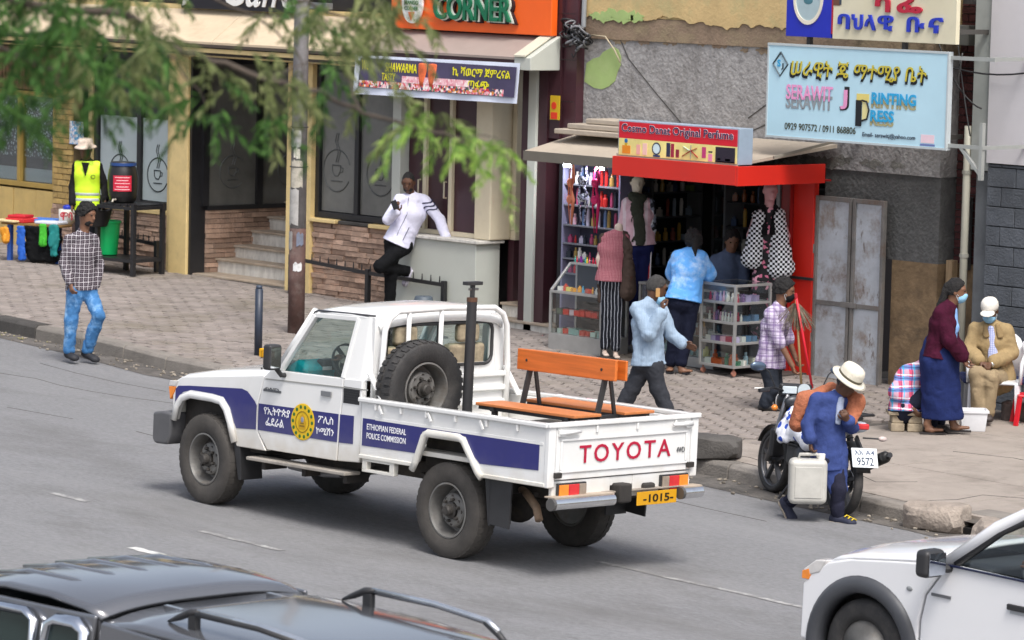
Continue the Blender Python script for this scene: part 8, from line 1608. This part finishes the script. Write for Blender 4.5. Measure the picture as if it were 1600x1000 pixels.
# ================================================================ white double-cab pickup at lower right
m_wcar = M('pickup_white', (.80, .80, .81), .18, var=.02, scale=1.5, coat=.7); m_flare = M('flare_grey', (.055, .058, .066), .5, var=.1)
wp = empty('white_pickup', 'white pickup with dark wheel arch flares entering at lower right', 'pickup truck', (9.12, -1.30, road_z(9.12, -1.3))); wp.rotation_euler = (-CF, G, 0)
def wside(s, y): return y if s < 0 else 1.76-y
WB = [(-.60, .42), (-.66, .55), (-.66, .72), (-.60, .83)]
for sd_ in (-1, 1):
    def Y(y): return wside(sd_, y)
    ar = [(-.08+.46*math.cos(R(a)), .36+.46*math.sin(R(a))) for a in range(182, -3, -12)]
    wing = [(-.66, .36), (-.66, .74), (-.56, .84), (-.42, .925), (-.20, .985), (.20, 1.03), (.55, 1.065), (.56, 1.0), (.44, .84), (.40, .66), (.41, .36)]
    wing = [(-.66, .36)]+[(-.66, .74), (-.58, .83), (-.43, .925), (-.22, .98), (.2, 1.03), (.60, 1.07), (.57, .98), (.46, .84), (.42, .66), (.42, .36)]+ar[::-1]
    MB().prism(wing, 'xz', Y(0), Y(.06)).build('front_wing', m_wcar, wp, bevel=.018, seg=3)
    fl = []
    for a in range(200, -26, -8): fl.append([( -.08+r_*math.cos(R(a)), Y(y_), .36+r_*math.sin(R(a))) for r_, y_ in ((.40, .10), (.405, -.015), (.43, -.035), (.48, -.03), (.515, -.002), (.51, .02))])
    MB().loft(fl).build('wheel_flare', m_flare, wp, smooth=True, solid=.01)
    dr_ = MB().prism([(.44, .36), (.44, .66), (.48, .84), (.59, .98), (.62, 1.075), (1.52, 1.06), (1.50, .36)], 'xz', Y(.004), Y(.06)).build('door', m_wcar, wp, bevel=.012, seg=3)
    MB().prism([(1.53, .36), (1.55, 1.06), (2.45, 1.05), (2.42, .36)], 'xz', Y(.004), Y(.06)).build('door', m_wcar, wp, bevel=.012, seg=3)
    MB().box(1.20, Y(-.02), .86, 1.38, Y(.004), .90).build('door_handle', m_plast, dr_, bevel=.008); MB().box(1.22, Y(-.003), .835, 1.36, Y(.006), .86).build('handle_recess', F('#a9abae', .4), dr_)
    MB().box(.53, Y(-.006), .845, .70, Y(.002), .865).build('badge', F('#77797c', .3, .6), dr_); MB().sph((.33, Y(-.002), .86), (.028, .008, .018), 10, 6).build('side_repeater', F('#8b8e90', .3), wp, smooth=True)
    def G_(x, z): return (x, Y(.03+max(0, z-1.06)*.30), z)
    MB().tube([G_(.60, 1.06), G_(.98, 1.36), G_(1.28, 1.53), G_(1.6, 1.60)], [.045, .05, .045, .035], 10).build('a_pillar', m_wcar, wp, smooth=True)
    MB().tube([G_(.70, 1.08), G_(1.02, 1.345), G_(1.30, 1.49), G_(1.55, 1.55), G_(1.60, 1.5), G_(1.56, 1.08)], .028, 8).build('window_frame', m_plast, dr_, smooth=True)
    pn = [G_(.74, 1.08), G_(1.03, 1.33), G_(1.30, 1.47), G_(1.55, 1.53), G_(1.55, 1.08)]
    MB().add(pn, [(0, 1, 2, 3, 4)]).build('door_glass', g_car, dr_); MB().add([G_(1.66, 1.08), G_(1.66, 1.53), G_(2.3, 1.53), G_(2.35, 1.08)], [(0, 1, 2, 3)]).build('door_glass', g_car, wp)
    MB().bar(G_(1.58, 1.06), G_(1.62, 1.56), .05, .10, (0, 1, 0)).build('b_pillar', m_plast, wp); MB().bar((.66, Y(-.004), 1.072), (2.4, Y(-.004), 1.058), .012, .022, (0, 1, 0)).build('window_seal', F('#1d2340', .4), wp)
    mr = MB().box(.58, Y(-.26), 1.00, .70, Y(-.06), 1.19).build('wing_mirror', m_plast, wp, bevel=.04, seg=3); MB().tube([(.64, Y(-.08), 1.05), (.68, Y(.03), 1.05)], .03, 8).build('mirror_arm', m_plast, mr); MB().box(.704, Y(-.24), 1.02, .708, Y(-.08), 1.17).build('mirror_glass', M('wp_mirror'+str(sd_), (.6, .64, .7), .05, 1.), mr)
    tyw = MB().lathe([(.21, -.09), (.25, -.11), (.32, -.105), (.355, -.08), (.36, 0), (.355, .08), (.32, .105), (.25, .11), (.21, .09)], 36, (-.08, Y(.12), .36), 'y', close=True).build('tyre', m_rub, wp, smooth=True); MB().lathe([(.21, -.085 if sd_ < 0 else .085), (.19, -.06 if sd_ < 0 else .06), (.06, -.07 if sd_ < 0 else .07), (0, -.07 if sd_ < 0 else .07)], 24, (-.08, Y(.12), .36), 'y').build('rim', m_rim, tyw, smooth=True)
    tyw = MB().lathe([(.21, -.09), (.25, -.11), (.32, -.105), (.355, -.08), (.36, 0), (.355, .08), (.32, .105), (.25, .11), (.21, .09)], 36, (2.92, Y(.12), .36), 'y', close=True).build('tyre', m_rub, wp, smooth=True); MB().lathe([(.21, -.08), (.06, -.07), (0, -.07)], 24, (2.92, Y(.12), .36), 'y').build('rim', m_rim, tyw, smooth=True)
    MB().prism([(-.62, .80), (-.66, .84), (-.54, .925), (-.44, .935), (-.50, .84)], 'xz', Y(-.006), Y(.12)).build('headlamp', m_clear, wp, bevel=.012, seg=3); MB().prism([(-.665, .775), (-.665, .83), (-.60, .855), (-.585, .81), (-.60, .775)], 'xz', Y(-.008), Y(.06)).build('indicator', m_amber, wp, bevel=.006)
secs = []
for x, ze, cr in ((-.66, .80, .0), (-.64, .86, .03), (-.56, .90, .05), (-.43, .945, .06), (-.2, .985, .07), (.2, 1.035, .075), (.45, 1.065, .08), (.62, 1.075, .085)):
    cs = []
    for i in range(17):
        t = -1+2*i/16; fr_ = .10*max(0, (-.3-x))/.36; cs.append((x+fr_*t*t*1.2, .88+t*(.875-fr_*.6), ze+cr*(1-abs(t)**3)))
    secs.append(cs)
MB().loft(secs).build('bonnet', m_wcar, wp, smooth=True, solid=.02)
secs = []
for x, z, hw_ in ((1.24, 1.545, .60), (1.4, 1.62, .66), (1.7, 1.66, .68), (2.2, 1.655, .68), (2.5, 1.62, .66)):
    secs.append([(x, .88+(-1+2*i/16)*hw_, z-.05*abs(-1+2*i/16)**3) for i in range(17)])
MB().loft(secs).build('roof', m_wcar, wp, smooth=True, solid=.03)
q_ = [(.60, .10, 1.08), (.60, 1.66, 1.08), (1.26, 1.48, 1.54), (1.26, .28, 1.54)]; MB().add(q_, [(0, 1, 2, 3)]).build('windscreen', g_car, wp)
MB().prism([(-.72, .36), (-.74, .56), (-.70, .72), (-.62, .77), (-.50, .77), (-.50, .36)], 'xz', .06, 1.70).build('front_bumper', m_wcar, wp, bevel=.06, seg=4)
box('inner_front', m_under, wp, -.5, .20, .30, .55, 1.56, .93); box('dashboard', F('#26282b', .7), wp, .60, .10, .85, .95, 1.66, 1.08, bevel=.03); box('floor_pan', m_under, wp, .42, .08, .30, 2.4, 1.68, .36)
for y0 in (.18, .98): box('seat', F('#33353a', .8), wp, 1.25, y0, .36, 1.75, y0+.52, .74, bevel=.05); MB().prism([(1.66, .7), (1.78, 1.28), (1.9, 1.28), (1.84, .7)], 'xz', y0+.02, y0+.5).build('seat_back', F('#33353a', .8), wp, bevel=.04)
box('load_bed', m_wcar, wp, 2.46, .02, .40, 4.1, 1.74, 1.05, bevel=.03); box('rear_wall', m_wcar, wp, 2.42, .1, 1.05, 2.47, 1.66, 1.6, bevel=.02)
MB().lathe([(.16, -.012), (.18, -.012), (.18, .012), (.16, .012)], 24, close=True).xf(lambda p: tuple(Matrix.Rotation(R(65), 3, 'Y') @ Vector(p)+Vector((1.10, .44, 1.02)))).build('steering_wheel', m_plast, wp, smooth=True)
WJ = dict(pel=(1.5, 0, .76), chest=(1.55, 0, 1.08), neck=(1.57, 0, 1.25), head=(1.55, 0, 1.38), shl=(1.55, -.18, 1.19), shr=(1.55, .18, 1.19), ell=(1.34, -.22, .98), wrl=(1.16, -.12, 1.10), elr=(1.36, .22, .96), wrr=(1.18, .1, 1.08), hpl=(1.45, -.09, .74), hpr=(1.45, .09, .74), knl=(1.08, -.1, .72), knr=(1.08, .1, .72), anl=(.95, -.1, .42), anr=(.95, .1, .42))
wd = Person('driver with bare forearm at the wheel of the white pickup at right', (9.12, -1.30+.44, road_z(9.12, -1.3)), WJ, (-1, 0, 0), (-1, 0, 0), m_skin2); wd.root.rotation_euler = wp.rotation_euler; wd.body({'l': ((-.8, .1, .4), (-.3, 0, -1), .9, -1), 'r': ((-.8, -.1, .4), (-.3, 0, -1), .9, 1)}); wd.top(cloth('wd_shirt', '#3c3f48', ()), .018, .45, .0); wd.pants(cloth('wd_trs', '#2a2b30', ()), .018); wd.hair(m_hair, .006)
# ================================================================ grey pickup with canopy at lower left (only its top is in view)
m_gcar = M('pickup_grey', (.15, .155, .17), .16, .5, var=.06, scale=2, coat=.9); gp = empty('grey_pickup', 'dark grey pickup with ribbed roof and railed canopy at lower left', 'pickup truck', (0, 0, 0))
gx0 = 8.35; gz = road_z(10.5, -8.7); YC = -8.68
def gy(s, w_): return YC+s*w_
ROOF = [(9.65, 1.50, .60), (9.80, 1.63, .62), (10.05, 1.70, .64), (10.4, 1.745, .655), (10.8, 1.75, .66), (11.1, 1.725, .655), (11.24, 1.69, .65)]
def rsec(x, z, hw_, n=25, cr=.055, e=3.2): return [(x, YC+(-1+2*i/(n-1))*hw_, gz+z-cr*abs(-1+2*i/(n-1))**e) for i in range(n)]
MB().loft([rsec(*r_) for r_ in ROOF]).build('roof', m_gcar, gp, smooth=True, solid=.02)
for yy in (-.42, -.21, .0, .21, .42): MB().tube([(9.95, YC+yy, gz+1.695-.05*abs(yy/.65)**3), (10.3, YC+yy, gz+1.742-.05*abs(yy/.65)**3), (10.7, YC+yy, gz+1.748-.05*abs(yy/.65)**3), (11.05, YC+yy, gz+1.712-.05*abs(yy/.65)**3)], [.016, .034, .034, .016], 10, flat=.6).build('roof_rib', m_gcar, gp, smooth=True)
CAN = [(11.27, 1.64, .66), (11.32, 1.68, .68), (11.6, 1.695, .69), (12.3, 1.69, .69), (12.9, 1.66, .68), (13.15, 1.61, .66), (13.25, 1.5, .64)]
MB().loft([rsec(*r_, cr=.06, e=4) for r_ in CAN]).build('canopy_top', m_gcar, gp, smooth=True, solid=.02)
for yy in (-.33, .33): MB().bar((11.35, YC+yy, gz+1.692), (12.9, YC+yy, gz+1.665), .03, .012).build('canopy_crease', m_gcar, gp, bevel=.004)
for sd_ in (-1, 1):
    MB().prism([(9.3, .9), (9.62, 1.42), (9.72, 1.56), (9.95, 1.64), (11.24, 1.66), (11.22, .9)], 'xz', gy(sd_, .66), gy(sd_, .69)).xf(lambda p: (p[0], p[1]+(0.10*sd_ if p[2] < 1.2 else 0), p[2]+gz)).build('cab_side', m_gcar, gp, bevel=.015)
    MB().prism([(11.27, .9), (11.3, 1.64), (13.18, 1.58), (13.25, .9)], 'xz', gy(sd_, .67), gy(sd_, .70)).xf(lambda p: (p[0], p[1]+(0.10*sd_ if p[2] < 1.2 else 0), p[2]+gz)).build('canopy_side', m_gcar, gp, bevel=.015)
    for (x0, x1, x2, x3) in ((10.0, 10.27, 10.75, 10.77), (10.88, 10.91, 11.18, 11.21)):
        def gq(x, z, o): return (x, gy(sd_, .695+o+(1.62-z)*.20), gz+z)
        w_ = MB().add([gq(x0, 1.15, .015), gq(x1, 1.57, .015), gq(x2, 1.585, .015), gq(x3, 1.15, .015)], [(0, 1, 2, 3)]).build('door_glass', M('tint_glass%d%d' % (sd_, int(x0*10)), (.02, .035, .035), .04, var=.1, spec=.8), gp, solid=.006)
        MB().tube([gq(x0-.02, 1.17, .03), gq(x1-.03, 1.575, .03), gq(x1+.05, 1.61, .03), gq(x2-.05, 1.615, .03), gq(x2+.03, 1.575, .03), gq(x3+.03, 1.3, .03)], [.012, .034, .036, .036, .03, .012], 8, flat=.5).build('chrome_visor', M('visor_chrome%d%d' % (sd_, int(x0*10)), (.72, .74, .78), .12, 1.), gp, smooth=True)
    MB().add([(11.3, gy(sd_, .735), gz+1.2), (11.34, gy(sd_, .705), gz+1.57), (12.7, gy(sd_, .705), gz+1.54), (12.75, gy(sd_, .735), gz+1.2)], [(0, 1, 2, 3)]).build('canopy_window', M('can_glass%d' % sd_, (.015, .018, .02), .05, spec=.8), gp, solid=.006)
    rl = gy(sd_, .56); mt = M('rail_silver%d' % sd_, (.70, .71, .73), .25, .9)
    MB().tube([(11.92, rl, gz+1.765), (12.4, rl, gz+1.765), (12.80, rl, gz+1.735), (12.88, rl, gz+1.695)], [.016, .016, .016, .014], 10).build('roof_rail', mt, gp, smooth=True); MB().tube([(11.92, rl+.012*sd_, gz+1.755), (12.4, rl+.012*sd_, gz+1.755), (12.80, rl+.012*sd_, gz+1.725)], .015, 8).build('rail_underside', m_plast, gp, smooth=True)
    MB().tube([(11.68, rl, gz+1.685), (11.76, rl, gz+1.715), (11.86, rl, gz+1.755), (11.94, rl, gz+1.767)], [.010, .024, .028, .018], 10, flat=.7).build('rail_foot', m_plast, gp, smooth=True); MB().box(11.85, rl-.018, gz+1.66, 11.92, rl+.018, gz+1.75).build('rail_foot', m_plast, gp, bevel=.01)
    MB().tube([(12.78, rl, gz+1.73), (12.88, rl, gz+1.68), (12.94, rl, gz+1.64)], [.018, .018, .014], 8).build('rail_foot', m_plast, gp, smooth=True)
    for xw in (8.95, 12.1): wt = MB().lathe([(.21, -.1), (.26, -.115), (.34, -.10), (.37, -.07), (.37, .07), (.34, .10), (.26, .115), (.21, .1)], 28, (xw, gy(sd_, .70), gz+.37), 'y', close=True).build('tyre', m_rub, gp, smooth=True); MB().lathe([(.22, -.06), (.05, -.08), (0, -.08)], 20, (xw, gy(sd_, .70), gz+.37), 'y').build('rim', m_rim, wt, smooth=True)
box('body_shell', m_gcar, gp, 8.2, gy(-1, .84), gz+.38, 13.3, gy(1, .84), gz+.98, bevel=.08, seg=3); MB().prism([(8.25, .95), (8.4, 1.0), (9.3, 1.08), (9.4, .95)], 'xz', gy(-1, .78), gy(1, .78)).xf(lambda p: (p[0], p[1], p[2]+gz)).build('bonnet', m_gcar, gp, bevel=.03, seg=3)
MB().add([(9.3, gy(-1, .70), gz+1.06), (9.3, gy(1, .70), gz+1.06), (9.66, gy(1, .58), gz+1.58), (9.66, gy(-1, .58), gz+1.58)], [(0, 1, 2, 3)]).build('windscreen', M('gp_screen', (.02, .03, .03), .04, spec=.8), gp, solid=.006)
box('rear_cab_wall', m_gcar, gp, 11.18, gy(-1, .66), gz+.9, 11.23, gy(1, .66), gz+1.63); box('canopy_tail', m_gcar, gp, 13.18, gy(-1, .64), gz+.9, 13.23, gy(1, .64), gz+1.5)
# ================================================================ roadside tree near the viewer, its feathery branches hang into the top left
tree = empty('roadside_tree', 'feathery-leaved tree whose out-of-focus branches hang into the top left', 'tree', (17.25, -15.1, road_z(17.2, -15.1)))
m_bark = M('bark', (.075, .058, .045), .9, var=.3, scale=8, bump=.6, bscale=40)
O = Vector(tree.location); CAMP = Vector((26.925, -20.857, 5.056))
def scr(px, py, d): return CAMP+(FW+RT*((px-800)/6100.66)-UP*((py-500)/6100.66))*d-O
MB().tube([(0, 0, -.1), (.03, .02, 2), (-.02, .05, 4), (.05, .02, 6), (.02, .06, 8.5)], [.19, .16, .13, .10, .05], 14).build('trunk', m_bark, tree, smooth=True)
BR = [([(-420, -60, 11.1), (-150, -40, 11.0), (60, 10, 10.8), (200, 25, 10.8), (250, 70, 10.9), (330, 92, 11.), (420, 125, 11.), (500, 145, 11.1), (570, 175, 11.2), (640, 198, 11.3), (710, 215, 11.4), (765, 245, 11.4)], .014),
      ([(-420, -200, 11.4), (0, -60, 11.6), (180, -30, 11.8), (360, -20, 11.9), (480, 5, 11.9), (560, 40, 12.), (610, 70, 12.)], .010),
      ([(-420, 20, 10.6), (-120, 40, 10.6), (40, 90, 10.7), (130, 140, 10.8), (215, 170, 10.8)], .009), ([(200, 25, 10.8), (240, 40, 10.6), (268, 46, 10.5)], .005),
      ([(-200, -90, 12.), (100, -50, 12.2), (300, -20, 12.3), (420, 40, 12.3), (470, 90, 12.3), (480, 150, 12.2)], .007), ([(560, 170, 11.2), (545, 120, 11.4), (560, 60, 11.5)], .005), ([(710, 215, 11.4), (760, 212, 11.5), (800, 225, 11.5)], .003),
      ([(-300, -160, 11.), (-40, -40, 10.9), (60, 60, 10.9), (90, 130, 10.9)], .006), ([(250, 70, 10.9), (300, 130, 10.9), (330, 170, 10.9)], .004), ([(420, 125, 11.), (470, 100, 11.2), (530, 90, 11.3)], .004)]
anchors = []
for pts, r0 in BR:
    P = [scr(*p_) for p_ in pts]; Pq = []
    for a, b in zip(P, P[1:]):
        for i in range(4): Pq.append(a.lerp(b, i/4)+Vector((random.gauss(0, .004), random.gauss(0, .004), random.gauss(0, .004))))
    Pq.append(P[-1]); MB().tube(Pq, [r0*(1-.8*i/(len(Pq)-1)) for i in range(len(Pq))], 7).build('branch', m_bark, tree, smooth=True)
def leafmat(name, c):
    m = bpy.data.materials.new(name); m.use_nodes = True; t = m.node_tree; N = t.nodes; L = t.links; b = N['Principled BSDF']; ge = N.new('ShaderNodeNewGeometry'); cr = N.new('ShaderNodeValToRGB'); e = cr.color_ramp.elements
    e[0].color = tuple(hexc(c[0]))+(1,); e[1].color = tuple(hexc(c[-1]))+(1,)
    for i, h_ in enumerate(c[1:-1]): q = e.new((i+1)/(len(c)-1)); q.color = tuple(hexc(h_))+(1,)
    L.new(ge.outputs['Random Per Island'], cr.inputs[0]); L.new(cr.outputs[0], b.inputs['Base Color']); b.inputs['Roughness'].default_value = .6; b.inputs['Specular IOR Level'].default_value = .3
    tl = N.new('ShaderNodeBsdfTranslucent'); L.new(cr.outputs[0], tl.inputs[0]); mx = N.new('ShaderNodeMixShader'); mx.inputs[0].default_value = .45; L.new(b.outputs[0], mx.inputs[1]); L.new(tl.outputs[0], mx.inputs[2]); L.new(mx.outputs[0], N['Material Output'].inputs[0]); return m
m_lf = [leafmat('leaf_deep', ['#33522a', '#4a7434', '#27401f', '#5f8a42', '#44602c']), leafmat('leaf_olive', ['#6a7846', '#838c58', '#525f36', '#969c6a', '#4a562f']), leafmat('leaf_bright', ['#7ea344', '#9dbd58', '#658c3c', '#b9cc78', '#6e9840'])]
LM = [MB(), MB(), MB()]; rt_ = random.Random(17)
def frond(p, d, L, k, droop=.7):
    d = d.normalized(); pts = [p.copy()]; n = 13; mb = LM[k]
    for i in range(n):
        d = (d+Vector((rt_.gauss(0, .05), rt_.gauss(0, .05), -droop/n*1.2))).normalized(); pts.append(pts[-1]+d*L/n)
    for i in range(1, n+1):
        for sg in (-1, 1):
            dd = (pts[i]-pts[i-1]).normalized(); sd_ = dd.cross(Vector((rt_.gauss(0, .5), rt_.gauss(0, .5), 1))).normalized()*sg
            ld = (dd*.75+sd_*.65+Vector((0, 0, -.25+rt_.gauss(0, .15)))).normalized(); ll = L*rt_.uniform(.20, .40)*(1.1-.5*i/n); wv = ld.cross(Vector((rt_.gauss(0, 1), rt_.gauss(0, 1), rt_.gauss(0, 1)))).normalized()*rt_.uniform(.0032, .006)
            a = pts[i]; m_ = a+ld*ll*.45; e = a+ld*ll+Vector((0, 0, -ll*.12)); mb.add([a, m_+wv, e, m_-wv], [(0, 1, 2, 3)])
def cluster(px, py, d, n, sx, sy, k, L=.20, dn=-.4):
    for i in range(max(2, int(n*(1.5 if px < 260 else .95)))):
        p = scr(px+rt_.gauss(0, sx), py+rt_.gauss(0, sy*.9)-(12 if k == 2 else 14 if 285 < px < 470 else 72 if 90 < px < 285 and py > 120 else 50), d+rt_.gauss(0, .35)); a = rt_.uniform(0, 6.28); dv = Vector((math.cos(a), math.sin(a), rt_.uniform(-.5, .5)+dn))
        frond(p, dv, L*rt_.uniform(.6, 1.3), k)
for c_ in ((20, 30, 11., 16, 45, 35, 0), (90, 60, 11., 18, 50, 40, 0), (170, 90, 11., 16, 45, 40, 0), (60, 130, 10.8, 12, 40, 30, 0), (130, 170, 10.8, 10, 30, 28, 0), (215, 130, 10.9, 12, 30, 30, 1), (15, 190, 10.8, 7, 22, 26, 0), (110, 10, 11.3, 14, 60, 20, 1), (235, 20, 11.2, 3, 20, 12, 1), (225, 175, 10.9, 6, 22, 22, 1), (200, 195, 10.9, 6, 18, 15, 0), (30, 240, 10.8, 3, 14, 14, 0),
           (340, 125, 11., 6, 24, 18, 1), (320, 170, 11., 7, 16, 26, 0), (395, 130, 11., 7, 30, 18, 1), (460, 130, 11.1, 8, 30, 25, 1), (430, 185, 11.1, 5, 14, 22, 0), (520, 60, 12., 14, 40, 26, 1), (560, 30, 12., 11, 38, 22, 1), (495, 50, 12., 11, 30, 26, 0), (600, 70, 12., 8, 24, 18, 1), (560, 105, 11.6, 8, 26, 20, 1), (510, 120, 11.4, 7, 28, 20, 1), (500, 160, 11.2, 5, 20, 18, 0), 
           (660, 195, 11.3, 5, 14, 10, 2), (700, 215, 11.4, 6, 20, 14, 2), (745, 245, 11.4, 7, 18, 16, 2), (780, 235, 11.5, 5, 16, 12, 2), (690, 240, 11.4, 4, 16, 12, 1), (770, 275, 11.4, 3, 12, 10, 2), (640, 200, 11.3, 4, 12, 8, 2), (590, 185, 11.2, 3, 14, 8, 1)):
    cluster(*c_, L=.14 if c_[6] == 2 else .165)
for i in range(260):      # the rest of the crown, above and beside the picture
    a = rt_.uniform(0, 6.28); r_ = rt_.uniform(.3, 2.2); p = Vector((r_*math.cos(a), r_*math.sin(a), rt_.uniform(5.6, 8.6)))
    frond(p, Vector((math.cos(a), math.sin(a), -.1)), rt_.uniform(.2, .4), rt_.choice((0, 0, 1)))
for k_, nm in enumerate(('deep_foliage', 'olive_foliage', 'young_foliage')): tag(LM[k_].build(nm, m_lf[k_], tree), kind='stuff')
